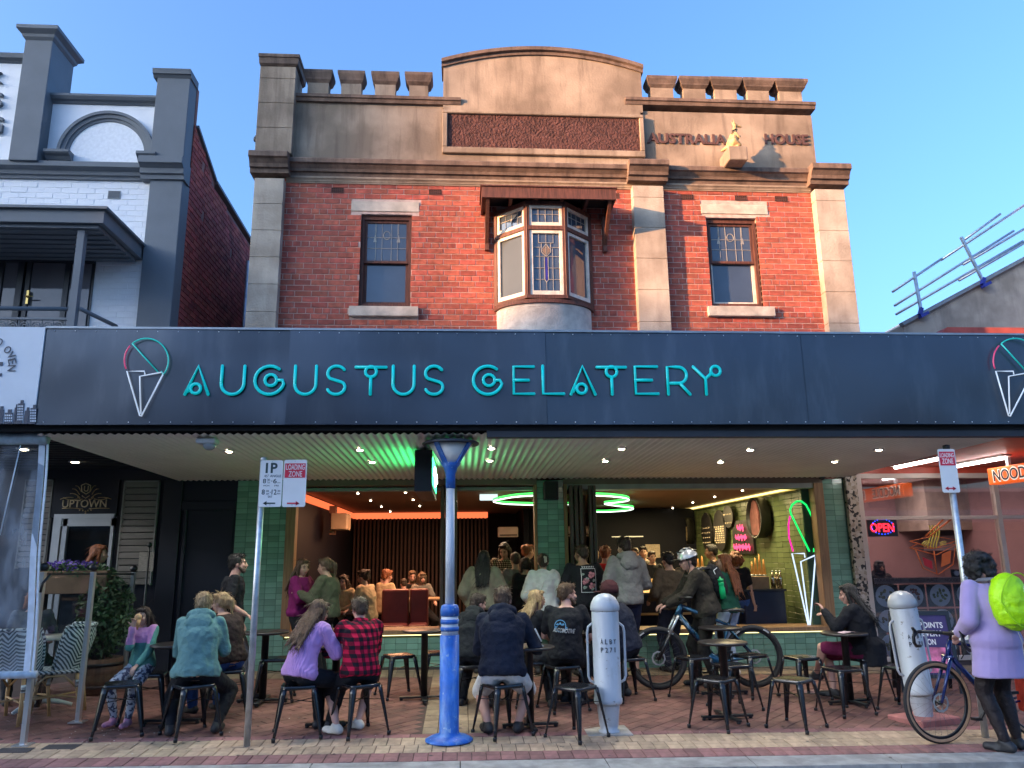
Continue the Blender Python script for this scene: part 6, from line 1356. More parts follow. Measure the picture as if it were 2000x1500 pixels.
def person(lab, x, y, z0, yaw, crown=None, H=1.72, pose='stand', top=None, bottom=None, shoe=None, hair=('brown','short'), skin='a', sleeve='long', legs='long', hood=False, bulk=1.0, lean=0, side=0,
           hands=None, head=(0,0), feet=None, face=True, fine=True, female=False, yoke=None, group=None, seat=.45, collar=None, dress=0, sock=None, beard=None, puff=0.0, lowdet=False, cape=False):
    """x,y,z0: where the feet or the stool stand. crown: height of the top of the head in the street, sets the size."""
    if crown is not None:
        if pose == 'stand': H = max(1.1, min(2.0, (crown - z0)/(1 - .0012*abs(lean) - .02)))
        else: H = max(1.0, min(1.98, 1.75*(crown - z0 - seat)/(.878 - .0022*abs(lean))))
    s = H/1.75; t = thing('person', lab, 'person', (x, y, z0), R_(yaw), group, False)
    L = R_(lean); sdir = V((math.sin(R_(side)), math.sin(L), math.cos(L))).normalized(); fwd = (VY - sdir*sdir.y).normalized(); rt = fwd.cross(sdir).normalized()
    hipz = .92*s if pose == 'stand' else seat + .10*s
    Hp = V((0, 0, hipz)); tl = .50*s; bow = lambda t_: -fwd*.03*s*math.sin(math.pi*min(max(t_,0),1))*(1 if lean > 4 else .3)
    sp = lambda t_: Hp + sdir*tl*t_ + bow(t_)
    wf = .93 if female else 1.0; hf = 1.06 if female else 1.0; bk = bulk
    RG = [(-.17,.10,.085),(-.10,.155*hf,.115),(.02,.172*hf,.125),(.20,.150*wf,.108),(.40,.150*wf,.112),(.62,.168*wf,.122),(.80,.178*wf,.115),(.92,.165*wf,.095),(1.0,.115,.075),(1.06,.062,.058)]
    def torso(mb, e, t0=-.2, t1=2, ex=0.0):
        rr = [(sp(t_), rt, (hw*bk+e+ (ex if t_ < .3 else 0))*s, fwd, (hd*bk*(1.0 if bk <= 1 else bk)+e+(ex if t_ < .3 else 0))*s) for t_, hw, hd in RG if t0 <= t_ <= t1]
        mb.loft(rr, 20)
    shw = (.172*wf)*s*(1+.35*(bk-1)); SH = [sp(.93) + rt*sg*shw for sg in (-1, 1)]
    nb = sp(1.02); hy, hp = head; up_ = (sdir*.45 + VZ*.55).normalized()
    Rh = M.Rotation(R_(hy), 3, 'Z') @ M.Rotation(R_(-hp), 3, 'X')
    hc = nb + up_*.135*s + (Rh @ VY)*.022*s + fwd*.015*s
    hl = lambda a, b, c: hc + Rh @ V((a*s, b*s, c*s))
    vx = (.009 if fine else .0135)*s if not lowdet else .016*s
    # --- body
    B = MB(); torso(B, -.024)
    for sg, S in zip((-1, 1), SH): B.ell(S, (.055*s,.052*s,.055*s))
    B.cap(nb - up_*.03*s, hl(0,-.012,-.05), .062*s*(.88 if female else 1), .054*s*(.88 if female else 1))
    B.ell(hl(0,-.012,.030), (.074*s,.093*s,.088*s), Rh, 14, 10); B.ell(hl(0,.026,-.032), (.060*s,.066*s,.080*s), Rh, 12, 8); B.ell(hl(0,.052,-.088), (.030*s,.030*s,.024*s), Rh)
    B.cap(hl(0,.088,.008), hl(0,.104,-.030), .009*s, .0145*s); B.cap(hl(-.03,.078,.022), hl(.03,.078,.022), .012*s, .012*s); B.ell(hl(0,.088,-.060), (.022*s,.009*s,.011*s), Rh)
    for sg in (-1, 1): B.ell(hl(sg*.074,-.006,-.008), (.011*s,.02*s,.031*s), Rh); B.ell(hl(sg*.038,.068,-.025), (.022*s,.02*s,.02*s), Rh)
    hands = hands or ((-.26,.02,.78) if pose == 'stand' else (-.17,.34,.66), (.26,.02,.78) if pose == 'stand' else (.17,.34,.66))
    arms = []
    for sg, S, hd in zip((-1, 1), SH, hands):
        if hd == 'mouth': hd = hl(sg*.025,.20,-.115)/(s if pose == 'stand' else 1)
        W = V(hd)*(s if pose == 'stand' else 1); W = V((W.x, W.y, W.z if pose == 'stand' else W.z))
        E_, W = ik(S, W, .30*s, .26*s, V((sg*.45, -.6, -.55))); f = (W - E_).normalized()
        arms.append((S, E_, W)); B.cap(S, E_, .050*s*bk**.5, .041*s*bk**.5); B.cap(E_, W, .040*s, .027*s)
        pn_ = f.cross(VX*sg); pn_ = pn_.normalized() if pn_.length > .1 else VZ; sd_ = f.cross(pn_).normalized(); pc = W + f*.05*s
        B.cap(W + f*.015*s, W + f*.075*s, .028*s, .036*s, 10, .48, sd_)
        cu = -pn_ if pn_.z > 0 else pn_
        for q, ln in ((-.027,.066),(-.009,.076),(.009,.072),(.027,.056)):
            k0 = W + f*.085*s + sd_*q*s; k1 = k0 + (f*.8 + cu*.35).normalized()*ln*.5*s; k2 = k1 + (f*.45 + cu*.85).normalized()*ln*.5*s
            B.cap(k0, k1, .0095*s, .009*s, 7); B.cap(k1, k2, .009*s, .0078*s, 7)
        th0 = W + f*.03*s - sd_*sg*.026*s; B.cap(th0, th0 + (f*.6 - sd_*sg*.7 + cu*.4).normalized()*.06*s, .012*s, .009*s, 7)
    feet = feet or ((( -.10,.0,0),(.10,.03,0)) if pose == 'stand' else ((-.16,.10,0),(.16,.12,0)))
    lg = []
    for sg, ft in zip((-1, 1), feet):
        HJ = Hp + rt*sg*.088*s*hf*bk**.4 + V((0,0,-.02*s)); A_n = V(ft[:3]) + V((0,0,.085*s))
        K, A2 = ik(HJ, A_n, .44*s, .415*s, V((sg*(.12 if pose == 'stand' else .3), 1.0, .35 if pose != 'stand' else 0)))
        lg.append((HJ, K, A2)); B.cap(HJ, K, .082*s*bk**.6*hf, .056*s*bk**.4); mid = K.lerp(A2, .33) - VY*.012*s; B.cap(K, mid, .053*s*bk**.4, .055*s*bk**.4); B.cap(mid, A2, .053*s*bk**.4, .034*s)
        ty = V((ft[3] if len(ft) > 3 else sg*.15, 1, 0)).normalized(); hp_ = V((A2.x, A2.y, 0.0)); B.cap(hp_ - ty*.035*s + VZ*.036*s, hp_ + ty*.15*s + VZ*.028*s, .036*s, .028*s, 10)
    body = organic(B, 'body', SKIN[skin], vx, 2, parent=t)
    # --- top
    dz = .011 + puff
    T = MB(); torso(T, dz, -.12 if not dress else -.2, 1.0, .012+puff*.5)
    if dress:
        c = Hp; rr = [(sp(.25), rt, (.16*bk+dz)*s, fwd, (.115*bk+dz)*s), (sp(0), rt, (.19*bk+.015)*s, fwd, (.14*bk+.015)*s), (Hp - VZ*dress*.5*s, VX, (.225*bk)*s, VY, (.155*bk)*s), (Hp - VZ*dress*s, VX, (.255*bk)*s, VY, (.17*bk)*s)]; T.loft(rr, 20)
    for sg, (S, E_, W) in zip((-1, 1), arms):
        T.ell(S - rt*sg*.01*s, (.062*s+dz*.5,.06*s+dz*.5,.06*s+dz*.4)); T.cap(S - rt*sg*.05*s - sdir*.02*s, S, .07*s, .058*s)
        if sleeve == 'long': T.cap(S, E_, .052*s*bk**.5+dz*s, .044*s*bk**.5+dz*1.3*s); T.cap(E_, W.lerp(E_, .08), .044*s+dz*1.3*s, .031*s+dz*.9*s)
        else: M_ = S.lerp(E_, .72); T.cap(S, M_, .054*s*bk**.5+dz*s, .052*s*bk**.5+dz*1.2*s)
    if hood:
        D_ = MB(); D_.tube([nb + rt*math.cos(a)*.098*s*bk**.5 + fwd*(math.sin(a)*.085 - .012)*s + sdir*(.012 - .035*math.sin(a))*s for a in [q*math.pi/8 for q in range(16)]], [.046*s if 8 <= q <= 16 else .034*s for q in range(16)], 8, True)
        D_.ell(nb - fwd*(.105+.02*bk)*s - sdir*.055*s, (.135*s,.055*s,.095*s), M.Rotation(R_(-lean-12), 3, 'X')); D_.cap(nb - fwd*.12*s*bk**.5 - sdir*.10*s, nb - fwd*.13*s*bk**.5 - sdir*.165*s, .06*s, .018*s, 10)
        organic(D_, 'hood', top, vx*1.35, 2, .022*s, .06, t)
    elif collar: T.cap(nb + rt*-.05*s - fwd*.035*s + sdir*.01*s, nb + rt*.05*s - fwd*.035*s + sdir*.01*s, .034*s, .034*s)
    tv = vx*1.35
    zy = sp(.62)
    pk = None
    if yoke: pk = (lambda c: 1 if (c - zy).dot(sdir) > 0 and abs((c - zy).dot(rt)) < shw*1.25 else 0)
    shirt = organic(T, 'top', [top, yoke] if yoke else top, tv, 4, (.030 if not dress else .014)*s, (.085 if not dress else .2)*s, t, pk)
    # --- bottom
    if bottom is not None:
        Q = MB(); rr = [(sp(t_), rt, (hw*bk+.006)*s, fwd, (hd*bk+.006)*s) for t_, hw, hd in RG if t_ <= .22]; Q.loft(rr, 18)
        for (HJ, K, A2) in lg:
            e = .020*s if legs != 'tight' else .012*s
            Q.cap(HJ, K, .084*s*bk**.6*hf+e, .060*s*bk**.4+e)
            if legs == 'short': Q.v = Q.v
            else: mid = K.lerp(A2, .33) - VY*.012*s; Q.cap(K, mid, .058*s*bk**.4+e, .057*s*bk**.4+e); Q.cap(mid, A2.lerp(K, .04), .055*s*bk**.4+e, (.040 if legs != 'tight' else .034)*s+e)
        if legs == 'skirt':
            Q = MB(); (h0, k0, _), (h1, k1, _) = lg; rr = [(sp(.2), rt, .16*s*bk, fwd, .12*s*bk), (Hp, rt, .19*s*bk, fwd, .14*s*bk)]; Q.loft(rr, 18)
            Q.cap(h0, k0.lerp(h0,.08), .10*s*bk, .078*s); Q.cap(h1, k1.lerp(h1,.08), .10*s*bk, .078*s); Q.cap((h0+h1)/2, (k0+k1)/2, .10*s, .075*s)
        organic(Q, 'trousers' if legs in ('long','tight') else ('skirt' if legs == 'skirt' else 'shorts'), bottom, tv*1.2, 3, .018*s, .09*s, t)
    if shoe is not None:
        for sg, ft, (HJ, K, A2) in zip((-1, 1), feet, lg):
            ty = V((ft[3] if len(ft) > 3 else sg*.15, 1, 0)).normalized(); hp_ = V((A2.x, A2.y, A2.z-.085*s)); sd_ = ty.cross(VZ)
            S_ = MB(); S_.cap(hp_ - ty*.04*s + VZ*.045*s, hp_ + ty*.15*s + VZ*.035*s, .045*s, .037*s, 12, .95); S_.cap(hp_ - ty*.03*s + VZ*.06*s, hp_ + VZ*.075*s + ty*.02*s, .042*s, .044*s, 12); S_.ell(hp_ + ty*.07*s + VZ*.02*s, (.05*s,.05*s,.02*s))
            if sock: S_.cap(hp_ + VZ*.07*s, hp_ + VZ*.07*s + (K - A2).normalized()*sock*s, .046*s, .056*s)
            for i, v in enumerate(S_.v): S_.v[i] = (v[0], v[1], max(v[2], hp_.z + .004))
            organic(S_, 'shoe', shoe, vx*1.1, 2, parent=t)
    # --- head details
    hcol, hst = hair; HM = HAIR[hcol]; Hh = MB(); bun = None
    if hst != 'none':
        Hh.ell(hl(0,-.024,.045), (.084*s,.098*s,.086*s), Rh, 14, 10); Hh.ell(hl(0,-.062,-.005), (.070*s,.055*s,.065*s), Rh)
        Hh.cap(hl(-.04,.052,.092), hl(.04,.052,.092), .026*s, .026*s)
        for sg in (-1, 1): Hh.ell(hl(sg*.066,-.012,.028), (.02*s,.045*s,.04*s), Rh)
        nbk = hl(0,-.07,-.03)
        if hst in ('long', 'longer', 'wavy'):
            Ln = {'long': .26, 'longer': .36, 'wavy': .24}[hst]
            for q in (-.07,-.045,-.02,.0,.02,.045,.07):
                a = hl(q, -.05 - .03*(1-abs(q)/.07), .0); bk_ = sp(1 - Ln/.5*.8) - fwd*(.135*bk+.03+puff*1.4)*s + rt*q*1.3*s; md = nb - fwd*(.108+puff*.5)*s + rt*q*1.25*s - sdir*.02*s
                wig = V((random.uniform(-.015,.015), random.uniform(-.01,.01), random.uniform(-.03,.03)))*s
                Hh.cap(a, md, .034*s, .030*s, 8); Hh.cap(md, bk_ + wig, .030*s, .012*s, 8)
            for sg in (-1, 1): Hh.cap(hl(sg*.074,.015,.03), hl(sg*.08,.005,-.10), .022*s, .022*s, 8); Hh.cap(hl(sg*.08,.005,-.10), hl(sg*.085,-.01,-.10) - VZ*.12*s, .022*s, .010*s, 8)
        elif hst == 'pony': b0 = hl(0,-.10,.055); Hh.ell(b0, (.03*s,.03*s,.03*s)); Hh.cap(b0, hl(0,-.15,.02), .03*s, .034*s); Hh.cap(hl(0,-.15,.02), hl(0,-.15,-.14), .034*s, .012*s)
        elif hst == 'bun': Hh.ell(hl(0,-.105,.07), (.045*s,.04*s,.045*s), Rh); Hh.cap(hl(-.03,-.09,-.03), hl(0,-.11,.06), .03*s, .03*s); Hh.cap(hl(.03,-.09,-.03), hl(0,-.11,.06), .03*s, .03*s)
        elif hst == 'clip': Hh.ell(hl(0,-.095,.02), (.06*s,.04*s,.06*s), Rh); Hh.cap(hl(-.02,-.1,.0), hl(.03,-.1,.08), .03*s, .03*s); [Hh.cap(hl(q,-.075,-.02), hl(q*1.4,-.082,-.085), .018*s, .006*s, 6) for q in (-.05,-.03,.03,.05)]
        elif hst == 'curly':
            for _ in range(64):
                d = V((random.gauss(0,1), random.gauss(0,1)-.5, random.gauss(0,1)+.15)).normalized()
                if d.y > .45 and d.z < .5: continue
                Hh.ell(hl(d.x*.122, -.02 + d.y*.122, .01 + d.z*.118), (.034*s,)*3, None, 8, 6)
        elif hst == 'bob':
            for q in range(9): a = math.pi + math.pi*(q-4)/4*.62 - math.pi/2; Hh.cap(hl(.075*math.cos(a+math.pi), -.02+.085*math.sin(a), .03), hl(.088*math.cos(a+math.pi), -.02+.09*math.sin(a), -.095), .03*s, .02*s, 8)
        elif hst == 'tousled':
            for _ in range(26):
                d = V((random.gauss(0,1), random.gauss(0,1)-.4, abs(random.gauss(0,1))+.2)).normalized(); Hh.ell(hl(d.x*.082, -.02+d.y*.088, .04+d.z*.082), (.025*s,)*3, None, 8, 6)
        ho = organic(Hh, 'hair', HM, min(vx*1.25, .0115*s), 2, .014*s, .022, t)
        if not lowdet:                                     # loose strands over the mass of hair
            m = MB(); vv = ho.data.vertices; ln = {'long': .10, 'longer': .12, 'wavy': .09, 'pony': .06}.get(hst, .035)*s; mid = nb
            for _ in range(340 if fine else 110):
                v = random.choice(vv); nn = v.normal; g_ = -VZ + nn*VZ.dot(nn) + V((random.gauss(0,.25), random.gauss(0,.25), random.gauss(0,.25)))
                if hst in ('curly','tousled'): g_ = V((random.gauss(0,1), random.gauss(0,1), random.gauss(0,1)))
                if g_.length < .05: g_ = V((random.gauss(0,1), random.gauss(0,1), .1))
                g_.normalize(); L_s = ln*random.uniform(.5,1.3); p_ = v.co
                m.tube([p_ - nn*.002, p_ + nn*random.uniform(.002,.009)*s + g_*L_s*.5, p_ + nn*random.uniform(-.003,.010)*s + g_*L_s], [.0028*s,.0026*s,.0006], 3)
            stuff(m.build('hair_strands', HM, t))
    if beard:
        Q = MB(); Q.cap(hl(-.055,.02,-.05), hl(-.03,.062,-.095), .02*s, .024*s); Q.cap(hl(.055,.02,-.05), hl(.03,.062,-.095), .02*s, .024*s); Q.cap(hl(-.03,.062,-.095), hl(.03,.062,-.095), .026*s, .026*s); Q.cap(hl(-.028,.086,-.05), hl(.028,.086,-.05), .009*s, .009*s)
        organic(Q, 'beard', HAIR[beard], vx*1.1, 2, .006*s, .02, t)
    if face:
        for sg in (-1, 1):
            m = MB(); m.ell(hl(sg*.031,.086,.004), (.013*s,.007*s,.0055*s), Rh, 10, 6); m.build('eye', EYE, t)
            m = MB(); m.cap(hl(sg*.018,.092,.024), hl(sg*.045,.082,.024), .005*s, .004*s, 6); m.build('eyebrow', BROW, t)
        m = MB(); m.cap(hl(-.02,.094,-.060), hl(.02,.094,-.060), .0055*s, .0055*s, 8, 1); m.build('mouth', LIP, t)
    t['_h'] = list(hc)
    return dict(t=t, s=s, head=hc, hl=hl, Rh=Rh, top=shirt, sp=sp, fwd=fwd, rt=rt, sdir=sdir, arms=arms, legs=lg, body=body, hip=Hp)
def decal(P, mb, name, mat, off=.003):
    """print on the back of a garment: flat mesh in x-z (person space) laid onto the cloth from behind"""
    me = P['top'].data; bv = BVHTree.FromPolygons([v.co for v in me.vertices], [tuple(p.vertices) for p in me.polygons]); out = []; last = -.15
    for v in mb.v:
        h = bv.ray_cast(V((v[0], -1.5, v[2])), VY)
        if h[0] is not None: last = h[0].y
        out.append((v[0], last - off - max(0, -v[1]), v[2]))
    mb.v = out; return mb.build(name, mat, P['t'])
def at_stool(i): g = SPOS[i]; return g.x, g.y, g.z
def crown(px, py, Y): return PY(px, py, Y).z

# fabrics
TEALH = fab('teal_fleece', (.125,.25,.25)); LILAC = pm('lilac_rib_knit', (.50,.27,.60), .9, .06, 9, .0, 60, spec=.2, sheen=.2)
n_, L_, b_ = nodes(LILAC); tc = n_.new('ShaderNodeTexCoord'); wv = n_.new('ShaderNodeTexWave'); wv.inputs['Scale'].default_value = 14; L_.new(tc.outputs['Object'], wv.inputs['Vector']); bp = n_.new('ShaderNodeBump'); bp.inputs['Strength'].default_value = .5; bp.inputs['Distance'].default_value = .01; L_.new(wv.outputs['Fac'], bp.inputs['Height']); L_.new(bp.outputs[0], b_.inputs['Normal'])
def checks(name, c_light, c_mid, c_dark, size):
    m = pm(name, c_mid, .9, .05, 9, .2, 150, spec=.2); n, L, b = nodes(m); tc = n.new('ShaderNodeTexCoord'); sx = n.new('ShaderNodeSeparateXYZ'); L.new(tc.outputs['Object'], sx.inputs[0])
    ad = n.new('ShaderNodeMath'); ad.operation = 'MULTIPLY_ADD'; L.new(sx.outputs[1], ad.inputs[0]); ad.inputs[1].default_value = .7; L.new(sx.outputs[0], ad.inputs[2])
    def bandf(o, off):
        a = n.new('ShaderNodeMath'); a.operation = 'ADD'; L.new(o, a.inputs[0]); a.inputs[1].default_value = 10+off; q = n.new('ShaderNodeMath'); q.operation = 'MODULO'; L.new(a.outputs[0], q.inputs[0]); q.inputs[1].default_value = size*2; g = n.new('ShaderNodeMath'); g.operation = 'GREATER_THAN'; L.new(q.outputs[0], g.inputs[0]); g.inputs[1].default_value = size; return g.outputs[0]
    su = n.new('ShaderNodeMath'); su.operation = 'ADD'; L.new(bandf(ad.outputs[0], 0), su.inputs[0]); L.new(bandf(sx.outputs[2], .01), su.inputs[1]); hv = n.new('ShaderNodeMath'); hv.operation = 'MULTIPLY'; hv.inputs[1].default_value = .5; L.new(su.outputs[0], hv.inputs[0])
    cr = n.new('ShaderNodeValToRGB'); cr.color_ramp.interpolation = 'CONSTANT'; cr.color_ramp.elements[0].color = (*c_light, 1); e = cr.color_ramp.elements[1]; e.position = .75; e.color = (*c_dark, 1); e = cr.color_ramp.elements.new(.25); e.color = (*c_mid, 1)
    L.new(hv.outputs[0], cr.inputs[0]); L.new(cr.outputs[0], b.inputs['Base Color']); return m
FLAN = checks('red_black_flannel', (.55,.012,.055), (.15,.006,.022), (.012,.010,.016), .036); HOUND = checks('houndstooth', (.5,.42,.28), (.1,.08,.06), (.015,.012,.012), .014)
BLK = fab('black_cloth', (.011,.012,.016)); NAVYC = fab('navy_fleece', (.013,.017,.032)); CHAR = fab('charcoal_fleece', (.014,.017,.020)); BRNT = fab('dark_brown_jersey', (.030,.019,.018)); DEN = fab('blue_denim', (.035,.085,.26)); LDEN = fab('pale_denim', (.28,.36,.47))
WHTC = fab('white_cotton', (.60,.61,.60)); BEIGE = fab('beige_knit', (.27,.24,.17)); GREYF = fab('grey_marle', (.20,.20,.20)); REDF = fab('red_fleece', (.50,.022,.03)); MAG = fab('magenta_fleece', (.17,.012,.10)); OLIV = fab('olive_knit', (.075,.082,.05)); BRNJ = fab('brown_jacket', (.10,.075,.05)); DKBR = fab('dark_olive_jacket', (.035,.030,.023))
CREAM = fab('cream_cotton', (.48,.36,.22)); LILT = pm('lilac_wool', (.36,.28,.52), .95, .03, 9, .25, 160, spec=.2, sheen=.3); TIGHT = fab('sheer_tights', (.020,.015,.017), .6); GRN = fab('green_knit', (.012,.075,.05)); PINKY = fab('pink_fleece', (.50,.25,.46)); TEALG = fab('seafoam_fleece', (.085,.25,.22)); PLUM = fab('plum_skirt', (.13,.012,.055)); GREYP = fab('grey_trousers', (.07,.07,.065))
LEGG = pm('patterned_leggings', (.45,.5,.58), .8, .1, 26, col2=(.04,.05,.10), lo=.50, hi=.53)
DSHOE = pm('dark_shoe', (.02,.02,.023), .6); WSHOE = pm('white_shoe', (.6,.57,.5), .6); PSHOE = pm('pink_shoe', (.5,.22,.34), .6); BOOT = pm('charcoal_boot', (.022,.022,.024), .7)

# ---- outside, seated, left to right
x, y, z = at_stool(3); x -= .08
P = person('girl in a pink and green sweatshirt eating an ice cream', x, y, z, 168, crown(285,1184,y), pose='sit', top=TEALG, yoke=PINKY, bottom=LEGG, legs='tight', shoe=PSHOE, hair=('dark','long'), skin='a', hands=((-.13,.28,.56),'mouth'), feet=((-.07,.26,0),(.10,.22,0)), female=True, head=(6,6), lean=4, bulk=.95)
hw = P['arms'][1][2]; mw = P['t'].location; Rz = M.Rotation(R_(168), 3, 'Z'); c = V(mw) + Rz @ P['hl'](.0,.135,-.055)
t = thing('ice_cream_cone', 'waffle ice cream cone held at the mouth of the girl', 'ice cream', tuple(c), 0, None, False); m = MB(); m.lathe([(.008,-.07),(.03,.03)], n=12); m.build('cone', pm('wafer', (.5,.28,.12), .7, .2, 40), t); m = MB(); m.ell((0,0,.05), (.034,.034,.036)); m.build('scoop', pm('caramel_gelato', (.6,.36,.17), .5), t)
x, y, z = at_stool(1)
person('woman in a teal hoodie seen from behind, fair hair clipped up', x, y+.03, z, 6, crown(397,1158,y), pose='sit', top=TEALH, hood=True, bottom=BLK, legs='tight', shoe=BOOT, sock=.22, hair=('blonde','clip'), bulk=1.22, lean=10, head=(3,8), hands=((-.10,.38,.72),(.12,.38,.70)), feet=((-.19,-.02,0),(.21,.02,0)), female=True, face=False)
x, y, z = at_stool(2)
person('woman in a dark brown tee with a long fair ponytail', x-.02, y, z, 52, crown(425,1158,y), pose='sit', top=BRNT, sleeve='short', bottom=DEN, shoe=DSHOE, hair=('blonde','pony'), bulk=1.22, lean=14, head=(18,4), hands=((-.14,.36,.68),(.16,.34,.66)), feet=((-.10,.38,0),(.14,.30,0)), female=True)
Y = 9.2; g = PY(446, 1300, Y)
person('bearded man in a black tee walking right along the shopfront', g.x, Y, gz(g.x,Y), -72, crown(462,1077,Y), top=BLK, sleeve='short', bottom=fab('stone_trousers', (.35,.32,.27)), shoe=DSHOE, hair=('black','short'), beard='dark', skin='c', hands=((-.24,.14,.86),(.20,.15,.98)), feet=((-.09,-.18,0),(.09,.22,0)), bulk=1.05, head=(-6,-4))
x, y, z = at_stool(4)
person('woman in a lilac ribbed sweater with long brown hair, leaning over her table', x, y, z, -38, crown(617,1172,y), pose='sit', top=LILAC, bottom=BLK, shoe=DSHOE, hair=('streak','longer'), lean=20, head=(-6,16), hands=((-.10,.44,.76),(.10,.47,.76)), feet=((-.05,.30,0),(.08,.34,0)), female=True, puff=.014)
x, y, z = at_stool(5)
person('man in a red and black checked flannel shirt', x, y, z, 14, crown(698,1168,y), pose='sit', top=FLAN, bottom=BLK, legs='short', shoe=WSHOE, hair=('light','short'), skin='c', lean=14, head=(14,8), hands=((-.22,.40,.74),(.06,.44,.74)), feet=((-.20,.04,0,-.9),(.02,.18,0,-.5)), bulk=1.08, collar=True, puff=.008)
x, y, z = at_stool(9)
person('man in a charcoal hoodie looking down beside the lamp post', x, y, z, -28, crown(946,1160,y), pose='sit', top=CHAR, hood=True, bottom=BLK, shoe=DSHOE, hair=('dark','short'), skin='c', lean=16, head=(-34,14), hands=((-.10,.40,.72),(.14,.40,.72)), bulk=1.12)
x, y, z = at_stool(10)
P = person('broad man in a navy hoodie seen from behind, white shirt hem showing', x, y, z, -6, crown(984,1148,y), pose='sit', top=NAVYC, hood=True, bottom=WHTC, legs='short', shoe=DSHOE, hair=('brown','short'), skin='c', lean=14, head=(-8,10), hands=((-.12,.42,.72),(.26,.40,.74)), feet=((-.14,.03,0,-.4),(.14,.05,0)), bulk=1.22, face=False)
for sx in (.18, .30):
    m = MB(); A = P['arms'][1]; q = [A[0].lerp(A[1], u) + V((.075*P['s'], -.045, .01)) for u in (.35,.5,.65,.8)] if sx < .2 else [A[1].lerp(A[2], u) + V((.065*P['s'], -.03, .02)) for u in (.05,.2,.3)]
    m.tube(q, .008, 5); m.build('sleeve_stripe', WHTC, P['t'])
x, y, z = at_stool(13)
person('blonde woman in a black top looking right', x, y, z, -62, crown(1045,1152,y), pose='sit', top=BLK, bottom=GREYP, shoe=DSHOE, hair=('blonde','wavy'), lean=6, head=(-14,2), hands=((-.10,.36,.72),(.14,.36,.70)), feet=((-.06,.30,0),(.12,.36,0)), female=True)
x, y, z = at_stool(12); x += .05
P = person('man in a black tee printed AUTOMOTIVE across the back', x, y, z, -14, crown(1112,1139,y), pose='sit', top=BLK, sleeve='short', bottom=BLK, shoe=DSHOE, hair=('brown','short'), beard='brown', skin='c', lean=6, head=(-58,0), hands=((-.20,.36,.66),(.22,.34,.68)), feet=((-.18,.05,0),(.12,.22,0)), bulk=1.1)
s = P['s']; zc = P['sp'](.62).z; PR = pm('white_print', (.7,.72,.74), .7); PB = pm('blue_print', (.10,.30,.50), .7)
mb = text_mb('AUTOMOTIVE', .02, .001); xs = [v[0] for v in mb.v]; x0, x1 = min(xs), max(xs); mb.v = [((v[0]-x0)/(x1-x0)*.235*s - .13*s + v[1]*.02, -.002, zc - .055*s + v[1]*.062*s - ((v[0]-x0)/(x1-x0))*.015) for v in mb.v]; decal(P, mb, 'shirt_lettering', PR, .007)
m = MB(); N = 36; cx, cz = -.045*s, zc+.005*s
for k in range(N): a, b = 2*math.pi*k/N, 2*math.pi*(k+1)/N; m.add([(cx+r*s*math.cos(q), 0, cz+r*s*math.sin(q)) for r, q in ((.066,a),(.066,b),(.058,b),(.058,a))], [(0,1,2,3)])
decal(P, m, 'shirt_ring', PB, .004); m = MB(); m.add([(cx+u*s, 0, cz+v*s) for u, v in ((-.05,.012),(-.03,.03),(-.012,.022),(.0,.042),(.018,.02),(.035,.03),(.05,.012),(.03,.006),(-.03,.006))], [tuple(range(9))]); m.add([(cx+u*s, 0, cz+v*s) for u, v in ((-.07,-.032),(.075,-.04),(.08,-.012),(-.06,-.002))], [(0,1,2,3)]); decal(P, m, 'shirt_emblem', PB, .0035)
x, y, z = at_stool(14)
P = person('seated customer in navy and a maroon cap, half hidden behind the grey bollard', x, y, z, 55, crown(1216,1138,y), pose='sit', top=NAVYC, bottom=BLK, shoe=DSHOE, hair=('dark','short'), lean=18, head=(10,10), bulk=1.1)
c = P['t'].matrix_basis @ (P['head'] + V((0,-.01,.06))); t = thing('cap', 'maroon cap with a white ring mark on the customer behind the bollard', 'cap', tuple(c), R_(65), None, False); m = MB(); m.lathe([(.108,-.05),(.108,.0),(.09,.06),(.04,.095),(0,.10)], n=20); m.build('crown', fab('maroon_cap', (.055,.018,.022)), t); m = MB(); m.ell((0,.12,-.04), (.08,.08,.01)); m.build('peak', fab('maroon_cap', (.055,.018,.022)), t); m = MB(); m.tube([(.109*math.cos(.0)+.002, .018*math.cos(a)-.03, .02*math.sin(a)*1.5-.005) for a in [q*math.pi/6 for q in range(12)]], .005, 5, True); m.build('ring_mark', PR, t)
x, y, z = at_stool(22)
P = person('woman in a long black cardigan and plum skirt with crossed bare legs', x, y, z, 58, crown(1662,1140,y), pose='sit', top=BLK, bottom=PLUM, legs='skirt', shoe=DSHOE, hair=('black','long'), skin='c', lean=6, head=(12,10), hands=((-.05,.36,.95),(.12,.34,.86)), feet=((.06,.52,.16),(-.02,.34,0)), female=True, bulk=1.15, puff=.012)
m = MB(); pp = [P['sp'](.3)-P['fwd']*.02, V((0,-.10,.62)), V((0,-.15,.47))]; m.loft([(pp[0],VX,.2*P['s'],VY,.15*P['s']),(pp[1],VX,.235*P['s'],VY,.16*P['s']),(pp[2]+V((0,.04,-.1)),VX,.24*P['s'],VY,.15*P['s'])], 18); organic(m, 'cardigan_tail', BLK, .014, 4, .02, .1, P['t'])
hw = P['arms'][0][2]; c = P['t'].location + M.Rotation(R_(58), 3, 'Z') @ (hw + V((.02,.10,.06))); t = thing('mobile_phone', 'small phone held up by the woman in black', 'phone', tuple(c), R_(58), None, False); m = MB(); m.box(-.035,.035,-.004,.004,-.07,.07); m.build('case', BLACKM, t, .003)
